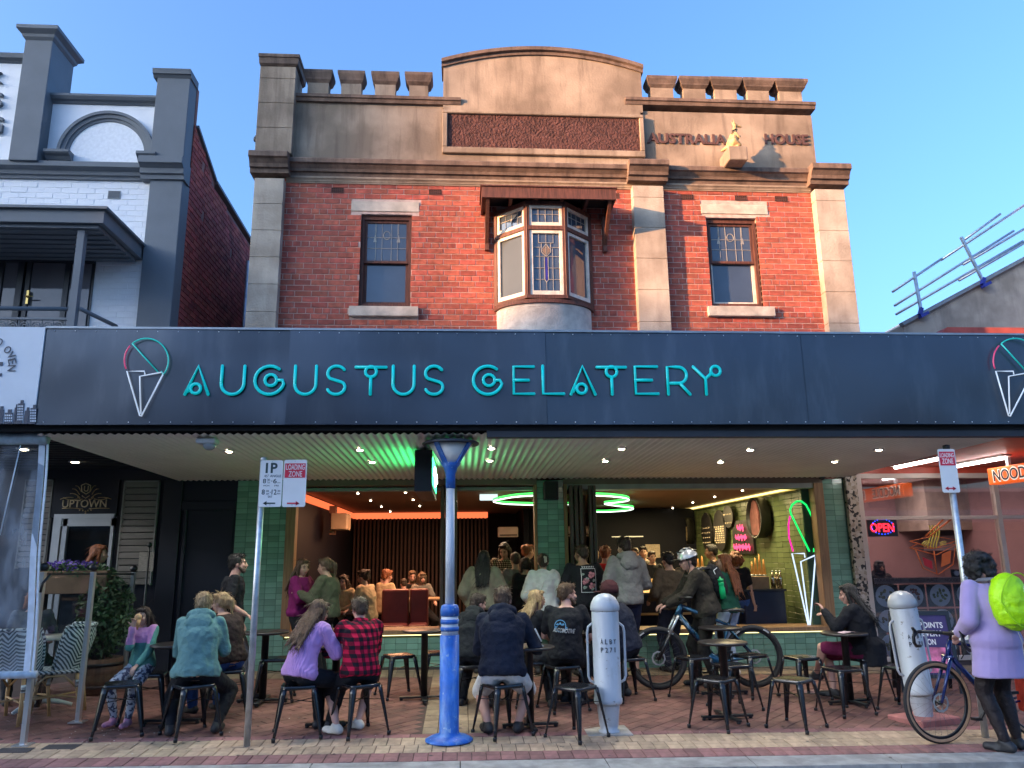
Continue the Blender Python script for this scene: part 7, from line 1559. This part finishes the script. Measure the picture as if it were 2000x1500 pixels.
# ---- outside, standing
g = G(1976, 1468)
PB_ = person('woman in a lilac tunic and black tights with dark curly hair, back turned', g.x, g.y, g.z, 10, crown(1940,1078,g.y), top=LILT, bottom=TIGHT, legs='tight', shoe=DSHOE, hair=('black','curly'), skin='c', dress=.30, head=(-4,32), lean=6, hands=((-.20,.20,.98),(.22,.22,1.0)), feet=((-.07,-.02,0,-.6),(.13,.05,0,.3)), female=True, face=False, puff=.016, bulk=1.05)
Y = 10.15; g = PY(632, 1300, Y); person('woman in an olive jumper facing left in front of the window', g.x, Y, gz(g.x,Y), 80, crown(632,1086,Y), top=OLIV, bottom=BLK, shoe=DSHOE, hair=('light','pony'), hands=((-.10,.36,1.20),(.10,.38,1.16)), head=(0,4), female=True, bulk=1.12, puff=.02, fine=False)
Y = 10.35; g = PY(580, 1300, Y); person('woman in a magenta fleece with a fringe, turned towards her friend', g.x, Y, gz(g.x,Y), -110, crown(586,1088,Y), top=MAG, bottom=BLK, shoe=DSHOE, hair=('brown','long'), hands=((-.12,.34,1.22),(.12,.34,1.2)), head=(-30,6), female=True, bulk=1.05, puff=.012, fine=False)
Y = 10.2; g = PY(1232, 1318, Y); person('tall man in a grey hoodie waiting in the queue, back turned', g.x, Y, gz(g.x,Y), 12, crown(1231,1045,Y), top=GREYF, hood=True, bottom=fab('dark_blue_shorts', (.015,.02,.05)), legs='short', shoe=fab('black_canvas', (.02,.02,.022)), hair=('dark','tousled'), hands=((-.22,.22,1.0),(.2,.26,1.05)), head=(8,6), face=False, fine=False, bulk=1.05, puff=.012)
Y = 10.4; g = PY(1145, 1318, Y); P = person('man in a black tee with a framed flower print on the back', g.x, Y, gz(g.x,Y), 6, crown(1137,1060,Y), top=BLK, sleeve='long', bottom=BLK, shoe=DSHOE, hair=('dark','short'), skin='b', head=(32,2), hands=((-.24,.20,1.0),(.24,.18,1.0)), fine=False, bulk=1.15, puff=.008)
s = P['s']; zc = P['sp'](.60).z; m = MB(); hwd, hht = .105*s, .155*s; cx = .03*s; w_ = .006*s
for a, b, c, d in ((-hwd,hwd,hht-w_,hht),(-hwd,hwd,-hht,-hht+w_),(-hwd,-hwd+w_,-hht,hht),(hwd-w_,hwd,-hht,hht)):
    for k in range(12):
        for j in range(12 if d-c > .05 else 1): u0, u1 = a+(b-a)*k/12, a+(b-a)*(k+1)/12; n_j = 12 if d-c > .05 else 1; v0, v1 = c+(d-c)*j/n_j, c+(d-c)*(j+1)/n_j; m.add([(cx+u0,0,zc+v0),(cx+u1,0,zc+v0),(cx+u1,0,zc+v1),(cx+u0,0,zc+v1)], [(0,1,2,3)])
for k in range(7): u = cx-hwd+.02*s+k*.027*s; m.add([(u,0,zc+hht+.012*s),(u+.015*s,0,zc+hht+.012*s),(u+.012*s,0,zc+hht+.03*s),(u+.003*s,0,zc+hht+.03*s)], [(0,1,2,3)])
decal(P, m, 'print_frame', PR, .007)
ROSE = pm('dusty_rose_print', (.42,.17,.20), .8, .5, 40); LFP = pm('grey_leaf_print', (.22,.27,.24), .8, .4, 40)
for mt, spots, nm in ((LFP, ((-.06,-.09,.03),(.07,.0,.025),(.05,-.11,.028),(-.03,.02,.03),(.075,-.06,.02),(-.08,.08,.02)), 'leaf_print'), (ROSE, ((.035,.07,.055),(-.05,-.01,.05),(.04,-.07,.052),(-.06,-.03,.03)), 'rose_print')):
    m = MB()
    for u, v, r in spots:
        for k in range(9): a = k*2.4; rr = r*(.6+.7*k/9); q = (cx+u*s+rr*.5*s*math.cos(a), zc+v*s+rr*.45*s*math.sin(a)); n = 7; m.add([(q[0]+rr*.42*s*math.cos(2*math.pi*i/n), -k*.0004, q[1]+rr*.32*s*math.sin(2*math.pi*i/n)) for i in range(n)], [tuple(range(n))])
    decal(P, m, nm, mt, .006)
Y = 10.5; g = PY(1065, 1318, Y); P = person('woman in a white shirt with her hair in a claw clip, back turned', g.x, Y, gz(g.x,Y), -6, crown(1062,1078,Y), top=WHTC, bottom=fab('washed_black', (.03,.03,.032)), shoe=DSHOE, hair=('dark','bun'), female=True, face=False, fine=False, puff=.018, collar=True, hands=((-.2,.2,.98),(.2,.2,.98)))
m = MB(); hl = P['hl']; m.cap(hl(.02,-.14,.08), hl(.03,-.13,.0), .012, .008, 8); m.cap(hl(.045,-.13,.075), hl(.05,-.12,.01), .010, .008, 8); m.build('hair_clip', pm('pearl_clip', (.6,.55,.45), .3), P['t'])
Y = 10.6; g = PY(945, 1318, Y); person('woman in a beige jumper with long black hair at the door, back turned', g.x, Y, gz(g.x,Y), -8, crown(943,1072,Y), top=BEIGE, bottom=BLK, shoe=DSHOE, hair=('black','long'), female=True, face=False, fine=False, puff=.026, bulk=1.1, hands=((-.24,.12,.95),(.24,.2,1.0)))
Y = 11.2; g = PY(1030, 1300, Y); person('person in black with dark hair between the beige jumper and the white shirt', g.x, Y, gz(g.x,YW), 10, crown(1028,1086,Y), top=BLK, bottom=BLK, shoe=DSHOE, hair=('black','bob'), female=True, face=False, fine=False, puff=.01)
Y = 11.4; g = PY(1010, 1300, Y); person('person in a pale grey jacket half hidden in the doorway crowd', g.x, Y, .2, 15, crown(1012,1076,Y), top=fab('pale_grey_jacket', (.17,.16,.14)), bottom=BLK, shoe=DSHOE, hair=('dark','short'), face=False, fine=False, lowdet=True)
Y = 12.0; g = PY(988, 1300, Y); person('woman in a houndstooth jacket looking down at her glowing phone', g.x, Y, .2, 175, crown(992,1056,Y), top=HOUND, bottom=BLK, shoe=DSHOE, hair=('dark','wavy'), female=True, fine=False, head=(-15,22), hands=((-.08,.26,1.22),(.08,.26,1.2)), puff=.012)
Y = 12.6; g = PY(1032, 1300, Y); person('woman with a bun lit orange at the back of the doorway', g.x, Y, .2, -60, crown(1034,1060,Y), top=BLK, bottom=BLK, shoe=DSHOE, hair=('red','bun'), female=True, lowdet=True, fine=False)
Y = 11.6; g = PY(1190, 1300, Y); person('boy in a red sweatshirt with ginger curls at the counter', g.x, Y, .2, -10, crown(1188,1064,Y), top=REDF, bottom=BLK, shoe=DSHOE, hair=('red','tousled'), face=False, fine=False, head=(-20,0))
Y = 11.9; g = PY(1168, 1300, Y); person('person in a dark red top behind the boy in red', g.x, Y, .2, 20, crown(1172,1068,Y), top=fab('dark_red', (.10,.012,.016)), bottom=BLK, shoe=DSHOE, hair=('blonde','short'), face=False, fine=False, lowdet=True)
for px, py, Y, yw, hr, lab in ((1251,1067,14.2,150,'dark','staff member in black at the left of the three behind the counter'),(1267,1064,14.4,170,'black','staff member with a raised hand in the middle of the three behind the counter'),(1283,1074,14.0,185,'dark','staff member in a black apron at the right of the three behind the counter')):
    g = PY(px, 1300, Y); person(lab, g.x, Y, .2, yw, crown(px, py, Y), top=BLK if px != 1267 else fab('grey_tee', (.2,.18,.16)), sleeve='short', bottom=BLK, shoe=DSHOE, hair=(hr,'bun' if px != 1251 else 'short'), female=True, lowdet=True, fine=False, hands=((-.15,.3,1.05),(.15,.3,1.05 if px != 1267 else 1.4)))
Y = 10.6; g = PY(1318, 1300, Y); person('man in a brown jacket and dark cap next to the cyclist, back turned', g.x, Y, gz(g.x,Y), 20, crown(1310,1074,Y), top=BRNJ, bottom=fab('navy_trousers', (.015,.018,.035)), shoe=DSHOE, hair=('black','short'), face=False, fine=False, puff=.016, bulk=1.1, hands=((-.22,.22,1.0),(.2,.26,1.1)))
Y = 10.25; g = PY(1432, 1300, Y); person('woman with long auburn hair in a green top and pale jeans', g.x, Y, gz(g.x,Y), 40, crown(1412,1078,Y), top=GRN, bottom=LDEN, shoe=WSHOE, hair=('red','longer'), female=True, fine=False, head=(35,2), hands=((-.16,.26,1.0),(.16,.22,.95)))
Y = 12.2; g = PY(1408, 1300, Y); person('dark haired man deeper inside the shop above the auburn haired woman', g.x, Y, .2, 70, crown(1404,1060,Y), top=BLK, bottom=BLK, shoe=DSHOE, hair=('black','short'), skin='b', fine=False, lowdet=True)
Y = 11.6; g = PY(1452, 1300, Y); person('person in a black tee with light curly hair beside the side counter', g.x, Y, .2, -30, crown(1444,1076,Y), top=BLK, sleeve='short', bottom=DEN, shoe=DSHOE, hair=('red','curly'), female=True, face=False, fine=False, lowdet=True)
# ---- seated inside, left window
for px, py, Y, yw, tp, hr, st, lab, sl2 in ((668,1122,12.55,170,CREAM,'dark','long','woman in a cream top with long dark hair seated inside the left window','short'),(716,1112,12.35,62,CREAM,'dark','bun','woman in a cream shirt seated at the brown table, facing left','long'),(744,1112,13.6,-40,CREAM,'red','bun','fair haired woman seated behind the booth back','short'),
    (757,1122,14.2,100,fab('dim_top',(.12,.08,.06)),'dark','short','small figure deep inside behind the booth, near the slats','short'),(788,1130,13.9,20,fab('dim_top',(.12,.08,.06)),'dark','short','child with dark hair behind the maroon booth seat','short'),(800,1114,14.4,195,BLK,'light','short','man with a short beard facing out behind the booth','short'),(819,1117,14.2,200,fab('dim_grey',(.2,.18,.16)),'light','bob','fair haired woman at the right end of the booth','short')):
    g = PY(px, 1300, Y); person(lab, g.x, Y, .2, yw, crown(px, py, Y), pose='sit', top=tp, sleeve=sl2, bottom=BLK, shoe=DSHOE, hair=(hr, st), skin='c', fine=False, lowdet=px > 730, lean=8, head=(0,10), beard='light' if px == 800 else None, female=px not in (800, 788), face=True, group=None)
# ---- others seen through glass
Y = 10.45; g = PY(165, 1300, Y); person('woman with long red hair at the UPTOWN door, seen above the flowers', g.x, Y, gz(g.x,Y), -75, crown(166,1060,Y), top=BLK, bottom=BLK, shoe=WSHOE, hair=('red','long'), female=True, fine=False)
g = G(15, 1390); person('seated diner with fair hair blurred by the clear plastic, far left', g.x, g.y+.25, g.z, 20, crown(22,1150,g.y+.25), pose='sit', top=fab('slate_top', (.06,.075,.09)), bottom=BLK, shoe=DSHOE, hair=('red','bob'), face=False, fine=False)
Y = 12.6; g = PY(1738, 1300, Y); person('dark hooded figure set behind the noodle shop glass in place of a reflection', g.x, Y, .08, 178, crown(1738,1092,Y), H=1.6, top=fab('dim_brown_hood', (.025,.02,.02)), hood=True, bottom=BLK, shoe=DSHOE, hair=('black','bob'), skin='b', fine=False)  # solid figure added behind the glass to stand for a reflected person
# ---- cyclist
Y = 9.62; g = PY(1388, 1330, Y)
PC = person('cyclist in a dark jacket and silver helmet pushing a mountain bike', g.x, Y, gz(g.x,Y), 88, crown(1338,1074,Y), top=DKBR, bottom=fab('charcoal_cargo', (.022,.020,.018)), shoe=DSHOE, hair=('dark','short'), skin='c', lean=17, head=(6,4), hands=((-.05,.50,1.00),(.18,.50,1.00)), feet=((-.09,-.05,0),(.12,.12,0)), bulk=1.08, puff=.016)
# ================================================================== BICYCLES
TYRE = pm('tyre_rubber', (.018,.018,.02), .8, .15, 20, .2, 80); TAN = pm('tan_sidewall', (.42,.25,.14), .7, .1, 20); SPK = pm('spoke_steel', (.2,.2,.21), .35, metal=.8); ROTM = pm('brake_rotor', (.62,.64,.66), .3, metal=.7)
def bicycle(name, lab, rear, front, R, tw, frame_m, kind):
    d = V((front.x-rear.x, front.y-rear.y, 0)); wb = d.length; t = thing('bicycle', lab, 'bicycle', (rear.x, rear.y, (rear.z+front.z)/2), math.atan2(d.y, d.x), None, False)
    ax = V((wb, 0, R)); rx = V((0, 0, R))
    for nm, c in (('front_wheel', ax), ('rear_wheel', rx)):
        m = MB(); m.tube([(c.x+(R-tw*.75-.02)*math.cos(a), 0, c.z+(R-tw*.75-.02)*math.sin(a)) for a in [2*math.pi*i/48 for i in range(48)]], .012, 6, True); wr = m.build(nm, BLACKM, t)
        rt_ = R - tw/2; m = MB(); m.tube([(c.x+rt_*math.cos(a), 0, c.z+rt_*math.sin(a)) for a in [2*math.pi*i/56 for i in range(56)]], tw/2, 10, True, 1.0); m.build('tyre', TYRE, wr)
        if kind == 'gravel':
            m = MB()
            for s in (-1, 1):
                P = []; F = []; N = 56
                for i in range(N):
                    a = 2*math.pi*i/N; P += [(c.x+r*math.cos(a), s*y, c.z+r*math.sin(a)) for r, y in ((R-tw*.98, tw*.36), (R-tw*.62, tw*.515), (R-tw*.40, tw*.505))]
                for i in range(N):
                    for k in range(2): F.append((i*3+k, i*3+k+1, ((i+1) % N)*3+k+1, ((i+1) % N)*3+k))
                m.add(P, F, True)
            m.build('sidewall', TAN, wr)
        else:
            for a0 in (R_(60), R_(125)):
                n = 5
                for i in range(n):
                    a = a0 - i*.045; r = R-tw*.45; q = V((c.x+r*math.cos(a), .0, c.z+r*math.sin(a)))
                    m = MB(); tdir = V((math.sin(a), 0, -math.cos(a))); rdir = V((math.cos(a), 0, math.sin(a)))
                    for ss in (-1, 1): m.obox(q + V((0, ss*(tw*.505), 0)), tdir, V((0,1,0)), rdir, .004, .001, .008); m.obox(q + V((0, ss*(tw*.505), 0)) + rdir*.006*(1 if i % 2 else -1), tdir, V((0,1,0)), rdir, .008, .001, .002)
                    m.build('tyre_mark', PR, wr)
        m = MB()
        for k in range(28):
            a = 2*math.pi*k/28; b = a + (.5 if k % 2 else -.5); s = .03 if k % 4 < 2 else -.03
            m.tube([(c.x+.028*math.cos(b), s, c.z+.028*math.sin(b)), (c.x+(R-tw-.01)*math.cos(a), 0, c.z+(R-tw-.01)*math.sin(a))], .0013, 3)
        m.build('spokes', SPK, wr)
        m = MB(); m.lathe([(.016,-.05),(.028,-.032),(.015,-.02),(.015,.02),(.028,.032),(.016,.05)], tuple(c), 12, 'y'); m.build('hub', BLACKM, wr)
        m = MB(); N = 40; ro, ri = .082, .064; P = []; F = []
        for i in range(N): a = 2*math.pi*i/N; P += [(c.x+ro*(1+.03*math.sin(a*10))*math.cos(a), .042, c.z+ro*(1+.03*math.sin(a*10))*math.sin(a)), (c.x+ri*math.cos(a), .042, c.z+ri*math.sin(a))]
        for i in range(N): j = (i+1) % N; F.append((2*i, 2*i+1, 2*j+1, 2*j))
        m.add(P, F)
        for k in range(6): a = k*math.pi/3; m.bar((c.x+.02*math.cos(a), .042, c.z+.02*math.sin(a)), (c.x+.066*math.cos(a+.5), .042, c.z+.066*math.sin(a+.5)), .002, .012, V((0,1,0)))
        m.build('brake_rotor', ROTM, wr)
    bb = V((.43 if kind == 'gravel' else .45, 0, R-.06)); ht = R_(72 if kind == 'gravel' else 66); hd = V((-math.cos(ht), 0, math.sin(ht)))
    crown_ = ax + hd*(.40 if kind == 'gravel' else .52) + V((-.045,0,0)); top_ = crown_ + hd*.15; st = bb + V((-.17, 0, .48 if kind == 'gravel' else .42))
    k = 1.0 if kind == 'gravel' else 1.5
    m = MB(); m.tube([crown_ + hd*.03, bb], [.021*k, .026*k*1.15], 10); m.tube([top_ - hd*.02, st], [.017*k, .014*k], 10); m.tube([bb, st + (st-bb).normalized()*.03], .016*k, 10); m.tube([crown_, top_], .024*k, 10)
    for s in (-1, 1): m.tube([bb + V((0,s*.03,0)), rx + V((0,s*.065,0))], .010*k, 8); m.tube([st - V((0,0,.04)) + V((0,s*.02,0)), rx + V((0,s*.065,0))], .008*k, 8)
    if kind != 'gravel': m.cap(bb + V((-.06,0,-.02)), bb + V((.07,0,.05)), .075, .085, 12, .8, V((0,1,0)))
    m.build('frame', frame_m, t)
    m = MB()
    for s in (-1, 1):
        if kind == 'gravel': m.tube([crown_ + V((0,s*.035,.0)), ax + V((.0,s*.055,.0))], [.018,.012], 8)
        else: m.tube([ax + V((0,s*.065,-.01)), ax + hd*.30 + V((-.02,s*.065,0))], .021, 8)
    m.tube([crown_ + V((0,-.06,0)), crown_ + V((0,.06,0))], .02, 8); m.build('fork', frame_m if kind == 'gravel' else BLACKM, t)
    if kind != 'gravel':
        m = MB()
        for s in (-1, 1): m.tube([ax + hd*.29 + V((-.02,s*.065,0)), crown_ + V((0,s*.065,.01))], .016, 8)
        m.build('fork_stanchion', ALU, t)
    sm_ = top_ + hd*.05; bc = sm_ + V((.08,0,.02)) if kind == 'gravel' else sm_ + V((.05,0,.03))
    m = MB(); m.tube([top_, sm_, bc], .016, 8); m.build('stem', BLACKM, t)
    m = MB()
    if kind == 'gravel':
        ca, sa = math.cos(R_(24)), math.sin(R_(24)); tr = lambda x, y, z: bc + V((x*ca - y*sa, x*sa + y*ca, z))
        for s in (-1, 1):
            m.tube([tr(0,0,0), tr(0,s*.17,0), tr(.03,s*.205,0), tr(.09,s*.21,-.008), tr(.115,s*.22,-.045), tr(.10,s*.228,-.095), tr(.05,s*.235,-.13), tr(-.03,s*.24,-.135)], .0155, 8); m.cap(tr(.085,s*.212,.0), tr(.125,s*.212,.035), .018, .014); m.cap(tr(.12,s*.212,.01), tr(.135,s*.216,-.10), .007, .005)
    else:
        m.tube([bc + V((-.06,-.36,.02)), bc + V((0,-.1,0)), bc + V((0,.1,0)), bc + V((-.06,.36,.02))], .016, 8)
        for s in (-1, 1): m.tube([bc + V((-.03,s*.20,.0)), bc + V((.05,s*.26,-.03)), bc + V((.05,s*.34,-.03))], .007, 6)
    m.build('handlebar', BLACKM, t)
    sp_ = st + (st-bb).normalized()*.16; m = MB(); m.tube([st, sp_], .014, 8); m.build('seat_post', BLACKM, t)
    m = MB(); m.loft([(sp_+V((-.13,0,.02)),VY,.07,VZ,.022),(sp_+V((-.05,0,.03)),VY,.062,VZ,.022),(sp_+V((.05,0,.025)),VY,.028,VZ,.018),(sp_+V((.14,0,.015)),VY,.018,VZ,.012)], 12); m.build('saddle', BLACKM, t)
    m = MB(); m.lathe([(.085,-.052),(.09,-.05),(.085,-.048)], tuple(bb), 24, 'y'); m.bar(bb+V((0,-.06,0)), bb+V((.11,-.065,-.12)), .012, .026, V((0,1,0))); m.bar(bb+V((0,.06,0)), bb+V((-.11,.065,.12)), .012, .026, V((0,1,0))); m.box(bb.x+.06, bb.x+.16, -.13, -.07, bb.z-.14, bb.z-.115); m.box(bb.x-.16, bb.x-.06, .07, .13, bb.z+.11, bb.z+.135); m.build('crankset', BLACKM, t)
    return t, bc
BLUEF = pm('metallic_blue_frame', (.006,.02,.11), .25, .1, 5, metal=.3, coat=.6); EB = pm('petrol_blue_frame', (.03,.16,.30), .22, .35, 5, metal=.45, coat=.7, col2=(.004,.012,.03), lo=.45, hi=.6)
f = G(1841, 1452); r = V((f.x+1.02, f.y+.16, gz(f.x+1.02, f.y+.16))); gb_, gbc = bicycle('bicycle', 'dark blue gravel bicycle with tan wall tyres and drop bars leaning by the right kerb', r, f, .352, .042, BLUEF, 'gravel')
f = G(1288, 1346); r = G(1452, 1345); r = f + (r-f).normalized()*1.16; eb_, ebc = bicycle('bicycle', 'black and blue mountain bike with wide tyres held by the cyclist', V((r.x,r.y,gz(r.x,r.y))), f, .36, .062, EB, 'mtb')
# red pannier at the back of the gravel bike
t = thing('pannier', 'red bag on the rear of the gravel bicycle at the right edge', 'bag', tuple(PY(2003, 1350, 7.2)), 0, None, False); m = MB(); m.box(-.05,.22,-.08,.08,-.18,.16); m.build('bag_body', fab('red_bag', (.5,.05,.03)), t, .03, 2)
# white helmet hanging behind the handlebar
c = PY(1880, 1248, 7.45); t = thing('helmet', 'white vented cycling helmet hanging behind the gravel bicycle handlebar', 'helmet', tuple(c), R_(30), None, False)
def helmet(t, mat, k, vents=True):
    m = MB(); N = 18
    rr = [(0,1.0),(.35,.93),(.66,.74),(.88,.45),(.98,.12),(1.0,-.10)]; P = []; F = []
    for q, z in rr:
        for i in range(N): a = 2*math.pi*i/N; P.append((.098*k*q*math.cos(a), .122*k*q*math.sin(a), .105*k*z - (.02*k*math.sin(a) if z < .2 else 0)))
    for j in range(5):
        for i in range(N): F.append((j*N+i, j*N+(i+1) % N, (j+1)*N+(i+1) % N, (j+1)*N+i))
    m.add(P, F, True); m.build('shell', mat, t); m = MB()
    for s in (-1, 0, 1):
        for j in range(4): y = (.09-.06*j)*k; z = .1*k*math.sqrt(max(.05, 1-(y/.122/k)**2)); m.ell((s*.045*k, y, z*(.9 if s else 1.0)), (.012*k,.024*k,.008*k), None, 8, 5)
    m.build('vents', BLACKM, t)
    m = MB()
    for s in (-1, 1): m.tube([(s*.09*k, .03*k, -.03*k), (s*.075*k, .02*k, -.12*k), (s*.03*k, .055*k, -.20*k)], .006*k, 5)
    m.build('strap', BLACKM, t)
helmet(t, pm('white_helmet', (.68,.68,.68), .4), .95)
# ---- what the cyclist and the kerb side woman carry
tr = lambda P, v: P['t'].matrix_basis @ V(v)
hd = PC['head']; t = thing('helmet', 'silver skate style helmet worn by the cyclist', 'helmet', tuple(tr(PC, hd + V((0,.0,.055)))), R_(90), None, False); t.rotation_euler = (R_(-8), 0, R_(92)); helmet(t, pm('silver_helmet', (.55,.57,.60), .25, .05, 5, metal=.4), 1.12*PC['s'])
m = MB(); m.ell((0,.155,-.02), (.07,.07,.01)); m.build('cap_peak', DKBR, t)
m = MB()
for s in (-1, 1): c = PC['hl'](s*.03,.098,.0); m.tube([c + V((.022*math.cos(a), 0, .018*math.sin(a))) for a in [q*math.pi/5 for q in range(10)]], .003, 4, True)
m.build('glasses', BLACKM, PC['t'])
def backpack(lab, P, mat, w_, h_, d_, zc, lumps, puffy=.0, straps=BLACKM, strapm=True):
    t = thing('backpack', lab, 'backpack', tuple(P['t'].location), P['t'].rotation_euler.z, None, False); s = P['s']; sp, fw, rt, sd = P['sp'], P['fwd'], P['rt'], P['sdir']
    c = sp(zc) - fw*(.115+d_/2)*s; B = MB(); R3 = M((rt, fw, sd)).transposed()
    B.ell(c, (w_*s, d_*.62*s, h_*s), R3, 18, 12); B.loft([(c - sd*h_*.78*s, rt, w_*.72*s, fw, d_*.5*s), (c - sd*h_*.4*s, rt, w_*.95*s, fw, d_*.62*s), (c + sd*h_*.35*s, rt, w_*.95*s, fw, d_*.58*s), (c + sd*h_*.8*s, rt, w_*.66*s, fw, d_*.42*s)], 20)
    o = organic(B, 'pack_body', mat, .011, 4, puffy, .05, t)
    m = MB()
    for sg in (-1, 1): m.tube([c + rt*sg*.08*s + sd*h_*.8*s, sp(1.0) + rt*sg*.085*s - fw*.03*s + sd*.035*s, sp(.97) + rt*sg*.095*s + fw*.06*s + sd*.02*s, sp(.7) + rt*sg*.13*s + fw*.135*s, sp(.4) + rt*sg*.17*s + fw*.05*s], .022*s, 8, False, .35)
    m.build('shoulder_strap', straps, t)
    return t, c, o
HV = pm('hi_vis_cover', (.42,.80,.0), .5, .10, 4, .9, 14, emit=(.5,1,0), es=.0, dist=.02)
t, c, o = backpack('fluorescent yellow green rain cover over the backpack of the woman in lilac', PB_, HV, .185, .25, .22, .66, 0, .016, pm('grey_strap', (.13,.13,.15), .8))
s = PB_['s']; m = MB(); bk = c - PB_['fwd']*.15*s; m.box(bk.x+.035, bk.x+.043, bk.y-.004, bk.y+.03, bk.z-.12, bk.z+.12); m.build('reflective_stripe', pm('reflective_grey', (.35,.42,.36), .3), t); m = MB(); m.box(bk.x+.03, bk.x+.085, bk.y+.0, bk.y+.04, bk.z-.205, bk.z-.19); m.build('label_tab', BLACKM, t); m = MB(); m.tube([c + PB_['rt']*.17*s*math.cos(a) - PB_['fwd']*(.075+.06*abs(math.sin(a)))*s + PB_['sdir']*.235*s*math.sin(a) for a in [q*math.pi/12 for q in range(24)]], .006, 5, True); m.build('hem_cord', pm('lime_seam', (.30,.62,.0), .6), t)
m = MB(); q = c + V((.0,-.03,-.24*s)); m.tube([q, q+V((.01,-.02,-.1)), q+V((0,-.02,-.33))], .012, 6, False, .3); m.tube([q+V((.02,-.02,-.09)), q+V((.07,-.03,-.11)), q+V((.085,-.02,-.05))], .008, 5, False, .3); m.build('loose_strap', pm('webbing_grey', (.35,.33,.32), .8), t)
t, c, o = backpack('black backpack on the cyclist with a green bottle in its side pocket', PC, fab('black_pack', (.014,.015,.018)), .155, .23, .20, .60, 0, .02)
s = PC['s']; bt = thing('water_bottle', 'bright green drink bottle in the side pocket of the black backpack', 'bottle', tuple(tr(PC, c + PC['rt']*(-.0)*s)), 0, None, False)
# the near side of the pack: the cyclist's left hand side faces the street
p = tr(PC, c - PC['rt']*.0 + V((0,0,0))); side_ = M.Rotation(R_(88), 3, 'Z') @ PC['rt']; sg = 1 if (side_.y < 0) else -1
bt.location = p + side_*sg*.165*s + V((.03, 0, -.10)); bt.rotation_euler = (0, R_(-6), 0)
GB = pm('green_bottle', (.0,.42,.13), .4, .05, 5); m = MB(); m.lathe([(.0,-.10),(.034,-.10),(.036,.02),(.028,.05),(.034,.065),(.034,.09),(.03,.10)], n=18); m.build('bottle_body', GB, bt); m = MB(); m.lathe([(.035,.10),(.035,.135),(.012,.14),(.012,.16),(0,.163)], n=16); m.build('cap', pm('green_cap', (.0,.34,.10), .4), bt)
m = MB(); fw, rt = PC['fwd'], PC['rt']; q = c + PC['sdir']*.12*s; 
for a, b in (((-.03,.05),(.02,.03)),((.02,.03),(.0,-.02))): m.bar(q + rt*sg*.135*s + fw*a[0] + V((0,0,a[1])), q + rt*sg*.135*s + fw*b[0] + V((0,0,b[1])), .006, .008)
m.build('pack_mark', PR, t)

# crumbs and dropped napkin scraps on the pavement by the first stool
m = MB()
for _ in range(46):
    p = G(random.gauss(215, 45), random.gauss(1436, 9)) if random.random() < .7 else G(random.uniform(120, 1700), random.uniform(1400, 1475)); q = random.uniform(.003, .011); a = random.uniform(0, 6.3)
    m.add([(p.x+q*math.cos(a+k*1.57+random.uniform(-.3,.3)), p.y+q*math.sin(a+k*1.57), p.z+.004+.002*(k % 2)) for k in range(4)], [(0,1,2,3)])
o = m.build('crumbs', pm('white_crumbs', (.6,.57,.52), .8)); tag(o, 'white crumbs and paper scraps scattered on the pavers near the first stool', 'litter'); stuff(o)
m = MB()
for _ in range(150):
    p = G(random.uniform(60, 1950), random.uniform(1345, 1480)); q = random.uniform(.006, .018); n_v = 9; ph = random.uniform(0, 6)
    m.add([(p.x+q*(1+.25*math.sin(3*k+ph))*math.cos(2*math.pi*k/n_v), p.y+q*math.sin(2*math.pi*k/n_v), gz(p.x, p.y)+.0035) for k in range(n_v)], [tuple(range(n_v))])
o = m.build('gum_spots', pm('old_gum', (.07,.055,.05), .8)); o['kind'] = 'stuff'; tag(o, 'dark trodden chewing gum spots dotted over the pavement', 'stain')

# ================================================================== THE OTHER SIDE OF THE STREET (unseen behind the camera: heights set to shade the street and show in reflections)
OPP = pm('facing_brick', (.20,.12,.09), .9, .3, 3); OPG = pm('facing_glass', (.05,.06,.07), .1); OPW = pm('facing_render', (.5,.47,.43), .9, .15, 2)
def facing(lab, x0, x1, y, h, mat, ridge=0, D=8):
    t = thing('facing_building', lab, 'building', ((x0+x1)/2, y, 0), 0, 'buildings across the street')
    m = MB(); m.box(x0, x1, y-D, y, -.15, h)
    if ridge: m.add([(x0,y-D,h),(x0,y,h),(x0,y-D/2,h+ridge),(x1,y-D,h),(x1,y,h),(x1,y-D/2,h+ridge)], [(0,1,2),(5,4,3),(1,4,5,2),(0,2,5,3)])
    m.build('wall', mat, t); m = MB(); m.box(x0, x1, y, y+3.2, 3.0, 3.5); m.build('awning', pm('facing_awning', (.2,.2,.2), .7), t)
    n = int((x1-x0)/3)
    for i in range(n): x = x0+1+i*3; bx('window', x, x+1.2, y, y+.03, 4.6, min(h-.8, 6.4), OPG, t)
    bx('shop_window', x0+.5, x1-.5, y, y+.03, .3, 2.6, OPG, t)
FACING = [('unseen tall rendered block across the street, placed to shade the left building', -130, -64, -11, 22.5, OPW, 0, 5), ('unseen brown brick block across the street, sized to shade the lower facade', -63.9, -26, -11, 14.9, OPP, 0, 5),  # first two blocks added out of view to block the low sun
  ('brick shop row across the street opposite the gelato shop', -25, 1, -17, 9.0, OPP, .4, 8), ('pale rendered low shop across the street, right of centre', 1.5, 16, -17, 4.2, OPW, 0, 8), ('low brick shop across the street on the far right', 17, 50, -17, 4.6, OPP, .5, 8)]
for a in FACING: facing(*a)
for o in bpy.data.objects:
    for k in ('_w', '_h'):
        if k in o: del o[k]
for m_ in bpy.data.materials:
    if '_out' in m_: del m_['_out']
